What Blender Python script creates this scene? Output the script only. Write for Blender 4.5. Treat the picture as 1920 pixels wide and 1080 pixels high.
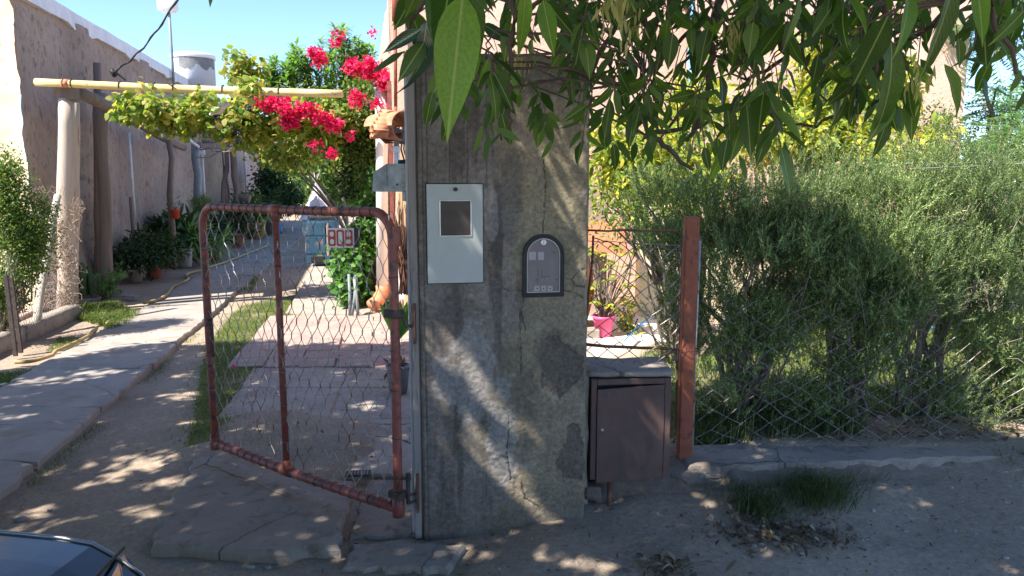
import bpy, math, random
import numpy as np
from mathutils import Vector, Matrix
R = random.Random(7)
N = np.random.default_rng(11)
for o in list(bpy.data.objects): bpy.data.objects.remove(o)
scene = bpy.context.scene
C = scene.collection
# ---------------------------------------------------------------- camera, sky, sun, exposure
PITCH = math.radians(8.1); F = 1400.0; EYE = 1.55
cam = bpy.data.objects.new('camera', bpy.data.cameras.new('camera')); C.objects.link(cam)
cam.data.sensor_width = 36; cam.data.lens = 36*F/1920; cam.location = (0, 0, EYE)
cam.rotation_euler = (math.pi/2-PITCH, 0, 0); cam.data.clip_start = 0.05; cam.data.clip_end = 800
scene.camera = cam
L = Vector((0.64, 0.52, -1.0)).normalized()          # direction the sunlight travels
SUN_EL = math.asin(-L.z); SUN_AZ = math.atan2(-L.x, -L.y)
w = bpy.data.worlds.new('World'); scene.world = w; w.use_nodes = True
nt = w.node_tree; nt.nodes.clear()
sky = nt.nodes.new('ShaderNodeTexSky'); sky.sky_type = 'NISHITA'; sky.sun_disc = False
sky.sun_elevation = SUN_EL; sky.sun_rotation = SUN_AZ
sky.altitude = 600; sky.air_density = 0.72; sky.dust_density = 0.0; sky.ozone_density = 4.0
bg = nt.nodes.new('ShaderNodeBackground'); bg.inputs['Strength'].default_value = 0.15
wo = nt.nodes.new('ShaderNodeOutputWorld')
nt.links.new(sky.outputs[0], bg.inputs[0]); nt.links.new(bg.outputs[0], wo.inputs[0])
sd = bpy.data.lights.new('sun', 'SUN'); sd.energy = 5.0; sd.angle = math.radians(0.53); sd.color = (1.0, 0.93, 0.83)
sun = bpy.data.objects.new('sun', sd); C.objects.link(sun)
sun.rotation_euler = L.to_track_quat('-Z', 'Y').to_euler(); sun.location = (-6, -6, 12)
vs = scene.view_settings; vs.view_transform = 'Standard'; vs.look = 'None'; vs.gamma = 1; vs.use_curve_mapping = False
vs.exposure = 1.3
# ---------------------------------------------------------------- helpers
def ray(px, py):
    X = (px-960)/F; U = -(py-540)/F
    return X, math.cos(PITCH)+U*math.sin(PITCH), -math.sin(PITCH)+U*math.cos(PITCH)
def at(px, py, Y):
    x, y, dz = ray(px, py); t = Y/y; return Vector((x*t, Y, EYE+dz*t))
def G(px, py, z=0.0):
    x, y, dz = ray(px, py); t = (z-EYE)/dz; return Vector((x*t, y*t, z))
_T = [np.random.default_rng(100+i).random((256, 256)) for i in range(6)]
def vn(x, y, k=0):
    x = np.asarray(x, float); y = np.asarray(y, float); T = _T[k % 6]
    xi = np.floor(x).astype(int); yi = np.floor(y).astype(int); fx = x-xi; fy = y-yi
    fx = fx*fx*(3-2*fx); fy = fy*fy*(3-2*fy)
    a = T[xi & 255, yi & 255]; b = T[(xi+1) & 255, yi & 255]; c = T[xi & 255, (yi+1) & 255]; d = T[(xi+1) & 255, (yi+1) & 255]
    return (a*(1-fx)+b*fx)*(1-fy)+(c*(1-fx)+d*fx)*fy
def fbm(x, y, oct=4, k=0):
    s = 0; a = .5; t = 0
    for i in range(oct):
        s = s+a*vn(np.asarray(x)*2**i+17.3*i, np.asarray(y)*2**i+5.1*i, k+i); t += a; a *= .5
    return s/t
def sst(a, b, x):
    t = np.clip((x-a)/(b-a), 0, 1); return t*t*(3-2*t)

def inpoly(P, poly):
    x, y = P[:, 0], P[:, 1]; ins = np.zeros(len(P), bool); n = len(poly)
    for i in range(n):
        x1, y1 = poly[i][:2]; x2, y2 = poly[(i+1) % n][:2]
        c = ((y1 > y) != (y2 > y)) & (x < (x2-x1)*(y-y1)/(y2-y1+1e-12)+x1); ins ^= c
    return ins

class MB:
    def __init__(s): s.v = []; s.f = []
    def add(s, vs, fs):
        o = len(s.v); s.v += [tuple(v) for v in vs]; s.f += [tuple(i+o for i in f) for f in fs]; return s
    def box(s, c, d, rz=0, M=None, bev=0):
        hx, hy, hz = d[0]/2, d[1]/2, d[2]/2
        m = (M if M is not None else Matrix.Rotation(rz, 3, 'Z')); c = Vector(c)
        if bev <= 0:
            vs = [c+m @ Vector((x*hx, y*hy, z*hz)) for z in (-1, 1) for y in (-1, 1) for x in (-1, 1)]
            return s.add(vs, [(0, 2, 3, 1), (4, 5, 7, 6), (0, 1, 5, 4), (2, 6, 7, 3), (0, 4, 6, 2), (1, 3, 7, 5)])
        b = bev; rings = []
        for z, e in ((-hz, b), (-hz+b, 0), (hz-b, 0), (hz, b)):
            x1 = hx-e; y1 = hy-e
            pts = [(-x1+b*(e == 0), -y1), (x1-b*(e == 0), -y1), (x1, -y1+b*(e == 0)), (x1, y1-b*(e == 0)), (x1-b*(e == 0), y1), (-x1+b*(e == 0), y1), (-x1, y1-b*(e == 0)), (-x1, -y1+b*(e == 0))]
            rings.append([c+m @ Vector((p[0], p[1], z)) for p in pts])
        vs = [v for r in rings for v in r]; fs = []
        for k in range(3):
            for i in range(8):
                j = (i+1) % 8; fs.append((k*8+i, k*8+j, k*8+8+j, k*8+8+i))
        fs.append(tuple(range(7, -1, -1))); fs.append(tuple(range(24, 32)))
        return s.add(vs, fs)
    def tube(s, pts, r, n=8, cap=True):
        pts = [Vector(p) for p in pts]; rr = r if isinstance(r, (list, tuple)) else [r]*len(pts)
        vs = []; fs = []; up = None
        for i, p in enumerate(pts):
            d = (pts[min(i+1, len(pts)-1)]-pts[max(i-1, 0)])
            d = d.normalized() if d.length > 1e-9 else Vector((0, 0, 1))
            if up is None:
                up = Vector((0, 0, 1)) if abs(d.z) < .9 else Vector((1, 0, 0))
            a = d.cross(up)
            a = a.normalized() if a.length > 1e-6 else d.orthogonal().normalized()
            b = d.cross(a).normalized(); up = -b if i < 0 else up
            if abs(d.dot(up)) > .95: up = b
            for k in range(n):
                t = 2*math.pi*k/n; vs.append(p+(a*math.cos(t)+b*math.sin(t))*rr[i])
        for i in range(len(pts)-1):
            for k in range(n):
                j = (k+1) % n; fs.append((i*n+k, i*n+j, i*n+n+j, i*n+n+k))
        if cap and n > 2:
            fs.append(tuple(range(n-1, -1, -1))); fs.append(tuple(range(len(vs)-n, len(vs))))
        return s.add(vs, fs)
    def lathe(s, prof, c, n=20, M=None, caps=True):
        c = Vector(c); m = M if M is not None else Matrix.Identity(3); vs = []; fs = []
        for r, z in prof:
            for k in range(n):
                t = 2*math.pi*k/n; vs.append(c+m @ Vector((r*math.cos(t), r*math.sin(t), z)))
        for i in range(len(prof)-1):
            for k in range(n):
                j = (k+1) % n; fs.append((i*n+k, i*n+j, i*n+n+j, i*n+n+k))
        if caps:
            fs.append(tuple(range(n-1, -1, -1))); fs.append(tuple(range(len(vs)-n, len(vs))))
        return s.add(vs, fs)
    def prism(s, poly, z0, z1, M=None, c=(0, 0, 0), bev=0):
        """poly 2D list extruded; M maps local(x,y,z)"""
        m = M if M is not None else Matrix.Identity(3); c = Vector(c); n = len(poly)
        cx = sum(p[0] for p in poly)/n; cy = sum(p[1] for p in poly)/n
        lay = [(z0, 0), (z1-bev, 0), (z1, bev)] if bev else [(z0, 0), (z1, 0)]
        vs = []; fs = []
        for z, e in lay:
            for p in poly:
                d = Vector((cx-p[0], cy-p[1])); d = d.normalized()*e if d.length > 1e-9 else d
                vs.append(c+m @ Vector((p[0]+d.x, p[1]+d.y, z)))
        for k in range(len(lay)-1):
            for i in range(n):
                j = (i+1) % n; fs.append((k*n+i, k*n+j, k*n+n+j, k*n+n+i))
        fs.append(tuple(range(n-1, -1, -1))); fs.append(tuple(range(len(vs)-n, len(vs))))
        return s.add(vs, fs)
    def rock(s, c, d, rz=0, seed=0, n=8, m=5):
        rr = random.Random(seed); c = Vector(c); vs = []; fs = []
        M = Matrix.Rotation(rz, 3, 'Z')
        for i in range(1, m):
            ph = math.pi*i/m
            for k in range(n):
                t = 2*math.pi*k/n; q = 1+rr.uniform(-.13, .13)
                v = Vector((math.sin(ph)*math.cos(t), math.sin(ph)*math.sin(t), math.cos(ph)))*q
                v = Vector([math.copysign(abs(a)**.75, a) for a in v])
                vs.append(c+M @ Vector((v.x*d[0]/2, v.y*d[1]/2, v.z*d[2]/2)))
        for i in range(m-2):
            for k in range(n):
                j = (k+1) % n; fs.append((i*n+k, i*n+n+k, i*n+n+j, i*n+j))
        fs.append(tuple(range(n))); fs.append(tuple(range(len(vs)-1, len(vs)-n-1, -1)))
        return s.add(vs, fs)
    def build(s, name, m, parent=None, smooth=False, **k): return mk(name, s.v, s.f, m, parent, smooth, **k)

def rootloc(p):
    v = Vector((0, 0, 0))
    while p is not None: v = v+p.location; p = p.parent
    return v
def props(o, label=None, cat=None, group=None, kind=None):
    if label: o['label'] = label
    if cat: o['category'] = cat
    if group: o['group'] = group
    if kind: o['kind'] = kind
    return o
def mk(name, v, f, m, parent=None, smooth=False, label=None, cat=None, group=None, kind=None, attrs=None):
    me = bpy.data.meshes.new(name)
    if isinstance(v, np.ndarray):
        off = np.array(rootloc(parent)); v = v-off
        me.vertices.add(len(v)); me.vertices.foreach_set('co', v.astype(np.float32).ravel())
        nf, k = f.shape
        me.loops.add(nf*k); me.loops.foreach_set('vertex_index', f.astype(np.int32).ravel())
        me.polygons.add(nf); me.polygons.foreach_set('loop_start', np.arange(0, nf*k, k, dtype=np.int32))
        try: me.polygons.foreach_set('loop_total', np.full(nf, k, dtype=np.int32))
        except Exception: pass
        me.update(calc_edges=True)
    else:
        off = rootloc(parent); me.from_pydata([tuple(Vector(a)-off) for a in v], [], f); me.update()
    if smooth: me.polygons.foreach_set('use_smooth', [True]*len(me.polygons))
    if attrs:
        for an, arr in attrs.items():
            if arr.ndim == 2:
                at_ = me.attributes.new(an, 'FLOAT_COLOR', 'POINT')
                at_.data.foreach_set('color', np.c_[arr, np.ones(len(arr))].astype(np.float32).ravel())
            else:
                at_ = me.attributes.new(an, 'FLOAT', 'POINT'); at_.data.foreach_set('value', arr.astype(np.float32))
    me.materials.append(m)
    o = bpy.data.objects.new(name, me); C.objects.link(o); o.parent = parent
    return props(o, label, cat, group, kind)
def thing(name, label, cat, loc=(0, 0, 0), group=None):
    o = bpy.data.objects.new(name, None); C.objects.link(o); o.location = loc; o.empty_display_size = .1
    return props(o, label, cat, group)
def inst(name, me, loc, rot, parent=None, scale=(1, 1, 1), **k):
    o = bpy.data.objects.new(name, me); C.objects.link(o); o.parent = parent
    o.location = Vector(loc)-rootloc(parent); o.rotation_euler = rot; o.scale = scale
    return props(o, **k)

# ---------------------------------------------------------------- materials
def node(nt, t, **k):
    n = nt.nodes.new(t)
    for a, b in k.items():
        if a in n.inputs.keys(): n.inputs[a].default_value = b
        else: setattr(n, a, b)
    return n
def ramp(nt, src, stops):
    r = nt.nodes.new('ShaderNodeValToRGB'); e = r.color_ramp.elements
    while len(e) < len(stops): e.new(.5)
    for i, (p, c) in enumerate(stops):
        e[i].position = p; e[i].color = tuple(c)+(1,) if len(c) == 3 else c
    nt.links.new(src, r.inputs[0]); return r.outputs[0]
def coords(nt, scale=(1, 1, 1), geo=False):
    if geo: s = nt.nodes.new('ShaderNodeNewGeometry').outputs['Position']
    else: s = nt.nodes.new('ShaderNodeTexCoord').outputs['Object']
    mp = nt.nodes.new('ShaderNodeMapping'); mp.inputs['Scale'].default_value = scale
    nt.links.new(s, mp.inputs['Vector']); return mp.outputs[0]
def noise(nt, vec, sc, det=5, rough=.6, out='Fac', dist=0):
    n = nt.nodes.new('ShaderNodeTexNoise'); n.inputs['Scale'].default_value = sc; n.inputs['Detail'].default_value = det
    n.inputs['Roughness'].default_value = rough; n.inputs['Distortion'].default_value = dist
    nt.links.new(vec, n.inputs['Vector']); return n.outputs[out]
def mixc(nt, fac, a, b, mode='MIX'):
    m = nt.nodes.new('ShaderNodeMix'); m.data_type = 'RGBA'; m.blend_type = mode
    for s, i in ((fac, 0), (a, 6), (b, 7)):
        if hasattr(s, 'is_linked'): nt.links.new(s, m.inputs[i])
        elif i == 0: m.inputs[0].default_value = s
        else: m.inputs[i].default_value = tuple(s)+(1,)
    return m.outputs[2]
def bump(nt, h, strength, dist, prev=None):
    b = nt.nodes.new('ShaderNodeBump'); b.inputs['Strength'].default_value = strength; b.inputs['Distance'].default_value = dist
    nt.links.new(h, b.inputs['Height'])
    if prev is not None: nt.links.new(prev, b.inputs['Normal'])
    return b.outputs[0]
def base(name):
    m = bpy.data.materials.new(name); m.use_nodes = True; nt = m.node_tree
    return m, nt, nt.nodes['Principled BSDF']
def rnd(c, k): return tuple(max(0, min(1, x*k)) for x in c)
def surf(name, c1, c2, sc=6, rough=.85, bsc=60, bst=.4, bd=.004, c3=None, c3sc=25, c3lo=.6, c3hi=.68, metal=0, stretch=(1, 1, 1), geo=False, spec=.3, det=6):
    m, nt, p = base(name); v = coords(nt, stretch, geo)
    col = ramp(nt, noise(nt, v, sc, det, .65), [(.32, c1), (.68, c2)])
    if c3 is not None:
        k = ramp(nt, noise(nt, v, c3sc, 5, .7, dist=.6), [(c3lo, (0, 0, 0)), (c3hi, (1, 1, 1))]); col = mixc(nt, k, col, c3)
    nt.links.new(col, p.inputs['Base Color']); p.inputs['Roughness'].default_value = rough; p.inputs['Metallic'].default_value = metal
    p.inputs['Specular IOR Level'].default_value = spec
    if bst > 0: nt.links.new(bump(nt, noise(nt, v, bsc, 6, .7), bst, bd), p.inputs['Normal'])
    return m
def leafmat(name, c1, c2, c3=None, trans=.35, rough=.45, tcol=None, vein=False, spec=.35):
    m, nt, p = base(name)
    g = nt.nodes.new('ShaderNodeNewGeometry'); rp = g.outputs['Random Per Island']
    stops = [(0, c1), (.6, c2)] + ([(1, c3)] if c3 else [])
    col = ramp(nt, rp, stops)
    if vein:
        rp2 = nt.nodes.new('ShaderNodeObjectInfo').outputs['Random']
        col = ramp(nt, rp2, stops)
        uv = nt.nodes.new('ShaderNodeUVMap').outputs[0]; sep = nt.nodes.new('ShaderNodeSeparateXYZ'); nt.links.new(uv, sep.inputs[0])
        a = node(nt, 'ShaderNodeMath', operation='SUBTRACT'); a.inputs[1].default_value = .5; nt.links.new(sep.outputs[1], a.inputs[0])
        b = node(nt, 'ShaderNodeMath', operation='ABSOLUTE'); nt.links.new(a.outputs[0], b.inputs[0])
        k = ramp(nt, b.outputs[0], [(.015, (1, 1, 1)), (.045, (0, 0, 0))])
        # slanting side veins
        c = node(nt, 'ShaderNodeMath', operation='MULTIPLY'); c.inputs[1].default_value = .55; nt.links.new(b.outputs[0], c.inputs[0])
        d = node(nt, 'ShaderNodeMath', operation='SUBTRACT'); nt.links.new(sep.outputs[0], d.inputs[0]); nt.links.new(c.outputs[0], d.inputs[1])
        e = node(nt, 'ShaderNodeMath', operation='MULTIPLY'); e.inputs[1].default_value = 70; nt.links.new(d.outputs[0], e.inputs[0])
        f_ = node(nt, 'ShaderNodeMath', operation='SINE'); nt.links.new(e.outputs[0], f_.inputs[0])
        k2 = ramp(nt, f_.outputs[0], [(.8, (0, 0, 0)), (1, (.14, .14, .14))])
        vt = coords(nt); mot = ramp(nt, noise(nt, vt, 40, 4), [(.3, (.75, .75, .75)), (.7, (1.1, 1.1, 1.0))])
        col = mixc(nt, 1, col, mot, 'MULTIPLY')
        lite = mixc(nt, .35, col, (.24, .32, .09))
        col = mixc(nt, k2, col, lite); col = mixc(nt, k, col, mixc(nt, .6, col, (.38, .44, .16)))
        nt.links.new(bump(nt, f_.outputs[0], .25, .0006), p.inputs['Normal'])
    nt.links.new(col, p.inputs['Base Color']); p.inputs['Roughness'].default_value = rough; p.inputs['Specular IOR Level'].default_value = spec
    t = nt.nodes.new('ShaderNodeBsdfTranslucent')
    tc = mixc(nt, 1, col, tcol or (1.5, 1.6, .6), 'MULTIPLY'); nt.links.new(tc, t.inputs[0])
    mx = nt.nodes.new('ShaderNodeMixShader'); mx.inputs[0].default_value = trans
    out = nt.nodes['Material Output']
    nt.links.new(p.outputs[0], mx.inputs[1]); nt.links.new(t.outputs[0], mx.inputs[2]); nt.links.new(mx.outputs[0], out.inputs[0])
    return m
M = {}
def ground_mat():
    m, nt, p = base('dirt'); v = coords(nt, geo=True)
    col = ramp(nt, noise(nt, v, 1.1, 8, .62), [(.3, (.31, .245, .19)), (.55, (.42, .335, .26)), (.75, (.49, .40, .31))])
    fine = ramp(nt, noise(nt, v, 38, 8, .72), [(.3, (.72, .72, .72)), (.7, (1.16, 1.16, 1.16))])
    col = mixc(nt, 1, col, fine, 'MULTIPLY')
    spk = ramp(nt, noise(nt, v, 120, 3, .6), [(.66, (0, 0, 0)), (.7, (1, 1, 1))]); col = mixc(nt, spk, col, (.12, .09, .07))
    a = nt.nodes.new('ShaderNodeAttribute'); a.attribute_name = 'turf'
    tn = ramp(nt, noise(nt, v, 9, 6, .7), [(.3, (.10, .12, .035)), (.7, (.20, .20, .07))])
    col = mixc(nt, a.outputs['Fac'], col, tn)
    nt.links.new(col, p.inputs['Base Color']); p.inputs['Roughness'].default_value = .95; p.inputs['Specular IOR Level'].default_value = .15
    b1 = bump(nt, noise(nt, v, 11, 9, .72), .8, .03); nt.links.new(bump(nt, noise(nt, v, 110, 5, .7), .5, .003, b1), p.inputs['Normal'])
    return m
def adobe_mat():
    m, nt, p = base('adobe_plaster'); v = coords(nt, (1, 1, 1), True)
    v2 = coords(nt, (1, 1, .6), True)
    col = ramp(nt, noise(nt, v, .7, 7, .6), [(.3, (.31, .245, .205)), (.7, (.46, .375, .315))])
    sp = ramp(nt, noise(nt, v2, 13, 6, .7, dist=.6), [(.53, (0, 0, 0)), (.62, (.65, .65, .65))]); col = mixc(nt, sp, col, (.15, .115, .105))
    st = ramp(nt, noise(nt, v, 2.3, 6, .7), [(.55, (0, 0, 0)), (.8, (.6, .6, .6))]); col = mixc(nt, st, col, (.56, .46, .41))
    nt.links.new(col, p.inputs['Base Color']); p.inputs['Roughness'].default_value = .95; p.inputs['Specular IOR Level'].default_value = .1
    b1 = bump(nt, noise(nt, v2, 14, 7, .75, dist=.6), .9, .03); nt.links.new(bump(nt, noise(nt, v, 55, 4), .5, .006, b1), p.inputs['Normal'])
    return m
def pillar_mat():
    m, nt, p = base('pillar_render'); v = coords(nt)
    a = nt.nodes.new('ShaderNodeAttribute'); a.attribute_name = 'tone'; b = nt.nodes.new('ShaderNodeAttribute'); b.attribute_name = 'coarse'
    n1 = noise(nt, v, 55, 7, .75); n2 = noise(nt, v, 9, 7, .7)
    c = mixc(nt, 1, a.outputs['Color'], ramp(nt, n1, [(.32, (.58, .57, .56)), (.68, (1.32, 1.32, 1.32))]), 'MULTIPLY')  # fine tone contrast in the colour stands in for relief shading
    c = mixc(nt, 1, c, ramp(nt, n2, [(.3, (.82, .82, .84)), (.7, (1.15, 1.15, 1.12))]), 'MULTIPLY')
    vo = nt.nodes.new('ShaderNodeTexVoronoi'); vo.inputs['Scale'].default_value = 55; nt.links.new(v, vo.inputs['Vector'])
    pit = ramp(nt, vo.outputs['Distance'], [(.06, (1, 1, 1)), (.13, (0, 0, 0))])
    n3 = ramp(nt, noise(nt, v, 6, 4), [(.5, (0, 0, 0)), (.62, (1, 1, 1))])
    pk = mixc(nt, 1, pit, n3, 'MULTIPLY'); c = mixc(nt, pk, c, (.05, .045, .04))
    nt.links.new(c, p.inputs['Base Color']); p.inputs['Roughness'].default_value = .93; p.inputs['Specular IOR Level'].default_value = .18
    hm = mixc(nt, b.outputs['Fac'], ramp(nt, n1, [(0, (.42, .42, .42)), (1, (.58, .58, .58))]), ramp(nt, noise(nt, v, 90, 8, .72), [(0, (0, 0, 0)), (1, (1, 1, 1))]))
    nt.links.new(bump(nt, hm, .9, .009), p.inputs['Normal'])
    return m
def cracked(m, sc=.9, w_=.012, geo=True, seed=0):
    nt = m.node_tree; p = nt.nodes['Principled BSDF']; v = coords(nt, (1, 1, .01), geo)
    d = noise(nt, v, 2.2, 5, .6, 'Color'); mx = mixc(nt, .16, v, d, 'ADD')
    vo = nt.nodes.new('ShaderNodeTexVoronoi'); vo.feature = 'DISTANCE_TO_EDGE'; vo.inputs['Scale'].default_value = sc; nt.links.new(mx, vo.inputs['Vector'])
    k = ramp(nt, vo.outputs['Distance'], [(0, (1, 1, 1)), (w_, (0, 0, 0))]); gate_ = ramp(nt, noise(nt, v, .9, 3), [(.42, (0, 0, 0)), (.55, (1, 1, 1))]); k = mixc(nt, 1, k, gate_, 'MULTIPLY')
    src = p.inputs['Base Color'].links[0].from_socket; nt.links.new(mixc(nt, k, src, (.06, .05, .045)), p.inputs['Base Color'])
def tubepaint(name, c1, c2, rust=(.12, .05, .03), lo=.55, hi=.62, rough=.5):
    return surf(name, c1, c2, 9, rough, 160, .25, .001, rust, 22, lo, hi, spec=.4)
M['dirt'] = ground_mat(); M['adobe'] = adobe_mat(); M['pillar'] = pillar_mat()
M['earth'] = surf('earthy_mortar', (.15, .115, .092), (.25, .205, .17), 9, .96, 45, 1, .012, (.33, .29, .26), 28, .6, .68, geo=True)
M['yard'] = surf('yard_concrete', (.33, .275, .235), (.44, .38, .33), 2.4, .93, 60, .7, .005, (.27, .225, .19), 6, .52, .68, geo=True)
M['plaster_lit'] = surf('cream_plaster', (.74, .60, .38), (.82, .71, .50), 2, .9, 25, .5, .01, (.45, .36, .25), 7, .62, .7, geo=True)  # cream plaster, its colour raised to look overexposed in the sun
M['whitewash'] = surf('whitewash', (.62, .64, .68), (.8, .8, .8), 5, .8, 40, .4, .006, (.4, .4, .42), 16, .62, .7)
M['concrete'] = surf('path_concrete', (.30, .27, .245), (.40, .36, .325), 2.2, .9, 70, .7, .005, (.30, .245, .20), 3.5, .5, .66, geo=True)
M['concrete2'] = surf('rough_concrete', (.285, .245, .21), (.39, .335, .285), 3, .93, 45, 1, .010, (.20, .16, .13), 9, .52, .7, geo=True)
M['tile'] = surf('red_floor_tile', (.33, .225, .20), (.41, .30, .265), 3, .8, 60, .4, .002, (.40, .34, .29), 5, .48, .62, geo=True)
M['brick'] = surf('old_brick', (.30, .20, .16), (.42, .31, .25), 14, .9, 60, .6, .006, (.3, .28, .25), 20, .5, .6)
M['stone'] = surf('stone', (.25, .23, .21), (.42, .39, .36), 12, .85, 70, .5, .004)
M['pink_wall'] = surf('pink_render', (.66, .43, .33), (.78, .55, .43), 2.5, .9, 38, .9, .012, (.5, .3, .22), 45, .64, .7, geo=True)
M['pink_column'] = surf('cream_column', (.74, .68, .62), (.82, .78, .73), 3, .85, 40, .4, .004)
M['terracotta'] = surf('terracotta', (.50, .19, .10), (.66, .31, .18), 14, .8, 60, .4, .003, (.25, .12, .08), 20, .6, .68)
M['terra_pot'] = surf('terracotta_pot', (.42, .15, .08), (.56, .22, .12), 14, .8, 60, .3, .002)
M['gatered'] = tubepaint('red_oxide_paint', (.24, .066, .052), (.33, .105, .078), (.10, .055, .045), .5, .62)
M['postred'] = tubepaint('orange_red_paint', (.22, .062, .036), (.36, .105, .052), (.12, .05, .03), .54, .66, .6)
M['rust'] = surf('rusty_iron', (.10, .055, .04), (.22, .11, .07), 30, .8, 150, .4, .001, metal=.2)
M['darkiron'] = surf('dark_iron', (.05, .042, .04), (.11, .085, .075), 25, .65, 150, .4, .001, metal=.4)
M['wire'] = surf('old_wire', (.22, .19, .17), (.42, .39, .36), 30, .5, 0, 0, 0, (.12, .06, .04), 15, .52, .6, metal=.6)
M['galv'] = surf('galvanised_wire', (.35, .34, .33), (.6, .58, .55), 25, .45, 0, 0, 0, (.2, .11, .07), 9, .5, .62, metal=.55)
M['meterbox'] = surf('grey_green_enamel', (.41, .44, .41), (.47, .50, .47), 5, .42, 90, .05, .0005, (.3, .33, .31), 9, .62, .8, spec=.5)
M['dullmetal'] = surf('aluminium', (.5, .5, .5), (.62, .62, .62), 10, .35, 0, 0, 0, metal=.7)
M['window'] = surf('dark_meter_glass', (.03, .028, .028), (.075, .058, .05), 3, .2, 0, 0, 0, stretch=(.3, .3, 3), spec=.3, det=1)  # soft bands in the colour stand in for a reflection
M['black'] = surf('black_plastic', (.018, .018, .02), (.03, .03, .034), 20, .55, 200, .15, .0006)
M['greyplate'] = surf('smoked_plate', (.20, .175, .17), (.26, .23, .225), 8, .6, 0, 0, 0, (.20, .18, .17), 14, .55, .7, spec=.2)
M['greylight'] = surf('paper_label', (.38, .35, .34), (.44, .41, .40), 30, .6, 0, 0, 0)
M['cabinet'] = surf('brown_cabinet_paint', (.10, .056, .048), (.15, .088, .074), 5, .55, 120, .25, .001, (.09, .06, .055), 12, .52, .66, stretch=(1, 1, .5), spec=.4)
M['wood'] = surf('grey_timber', (.25, .22, .20), (.42, .38, .34), 12, .85, 60, .7, .004, (.16, .13, .11), 25, .55, .66, stretch=(1, 1, .08))
M['paleLog'] = surf('pale_log', (.46, .37, .30), (.64, .54, .45), 8, .8, 40, .6, .005, (.3, .22, .17), 16, .58, .66, stretch=(1, 1, .07))
M['darklog'] = surf('weathered_log', (.16, .125, .11), (.28, .225, .19), 8, .9, 40, .7, .006, stretch=(1, 1, .08))
M['rawwood'] = surf('bare_timber', (.5, .32, .18), (.66, .46, .28), 8, .7, 50, .4, .003, stretch=(1, 1, .08))
M['bark'] = surf('bark', (.07, .05, .038), (.15, .11, .085), 18, .95, 50, .9, .006, stretch=(1, 1, .35))
M['twig'] = surf('twig', (.09, .06, .045), (.17, .12, .09), 30, .85, 120, .5, .001)
M['greytwig'] = surf('grey_branch', (.15, .12, .095), (.27, .22, .18), 30, .9, 80, .5, .002)
M['drytwig'] = surf('dry_twig', (.27, .20, .15), (.42, .33, .26), 20, .9, 0, 0, 0)
M['yellowpipe'] = surf('yellow_pipe_paint', (.62, .47, .16), (.74, .62, .34), 3, .6, 90, .3, .001, (.33, .20, .1), 9, .6, .68)
M['white'] = surf('white_plastic', (.78, .79, .8), (.85, .85, .85), 4, .5, 0, 0, 0)
M['oldwhite'] = surf('peeling_white', (.5, .5, .52), (.56, .56, .58), 3, .8, 0, 0, 0)
M['canvas'] = surf('white_canvas', (.76, .74, .72), (.84, .82, .8), 4, .9, 20, .4, .01)
M['printcloth'] = surf('patterned_cloth', (.62, .4, .36), (.78, .72, .68), 14, .9, 0, 0, 0)
M['blue'] = surf('weathered_blue_paint', (.018, .06, .11), (.035, .10, .165), 4, .75, 60, .3, .003, (.26, .17, .17), 6, .58, .66, stretch=(1, 1, .6))
M['bluetarp'] = surf('blue_plastic', (.02, .22, .62), (.04, .32, .75), 6, .5, 0, 0, 0)
M['galvbox'] = surf('galvanised_sheet', (.22, .25, .26), (.5, .53, .53), 22, .55, 60, .3, .001, (.48, .28, .10), 9, .55, .66, metal=.2)
M['pink'] = surf('pink_plastic', (.78, .10, .26), (.85, .15, .32), 5, .45, 0, 0, 0)
M['yellowpot'] = surf('yellow_plastic', (.55, .47, .12), (.62, .55, .2), 5, .5, 0, 0, 0)
M['redpot'] = surf('red_plastic', (.62, .08, .04), (.7, .12, .06), 5, .5, 0, 0, 0)
M['greypot'] = surf('grey_bucket', (.16, .16, .16), (.24, .24, .24), 8, .7, 60, .2, .002)
M['palepot'] = surf('pale_pot', (.42, .37, .31), (.55, .5, .43), 8, .8, 60, .2, .002)
M['hose'] = surf('yellow_hose', (.36, .25, .10), (.46, .34, .16), 12, .55, 0, 0, 0)
M['tube'] = surf('grey_conduit', (.18, .21, .23), (.26, .30, .32), 8, .5, 0, 0, 0)
M['rubber'] = surf('black_rubber', (.015, .015, .015), (.03, .03, .03), 8, .6, 0, 0, 0)
M['signwhite'] = surf('sign_white', (.78, .76, .72), (.84, .82, .79), 30, .6, 90, .2, .001, (.45, .4, .35), 40, .64, .7)
M['signred'] = surf('sign_red', (.48, .055, .03), (.58, .09, .05), 30, .5, 0, 0, 0)
M['bulb'] = surf('bulb_glass', (.82, .84, .86), (.88, .9, .92), 5, .25, 0, 0, 0)
M['grape'] = surf('dark_grape', (.02, .02, .05), (.06, .05, .10), 30, .4, 0, 0, 0)
M['birdgrey'] = surf('bird_grey', (.5, .5, .48), (.66, .66, .64), 30, .6, 0, 0, 0)
M['birdgreen'] = surf('bird_green', (.24, .36, .15), (.4, .46, .16), 30, .6, 0, 0, 0)
M['cactus'] = surf('cactus_skin', (.07, .12, .05), (.12, .17, .08), 10, .7, 30, .4, .006)
def carpaint():
    m, nt, p = base('car_paint'); v = coords(nt)
    col = ramp(nt, noise(nt, v, 3, 6), [(.3, (.014, .014, .015)), (.7, (.035, .033, .032))])
    nt.links.new(col, p.inputs['Base Color']); p.inputs['Roughness'].default_value = .16; p.inputs['Coat Weight'].default_value = .35; p.inputs['Specular IOR Level'].default_value = .35
    p.inputs['Coat Roughness'].default_value = .04
    nt.links.new(bump(nt, noise(nt, v, 7, 2), .06, .01), p.inputs['Normal'])
    return m
M['car'] = carpaint()
M['carglass'] = surf('car_glass', (.01, .01, .012), (.015, .015, .018), 3, .05, 0, 0, 0, spec=.8)
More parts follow.
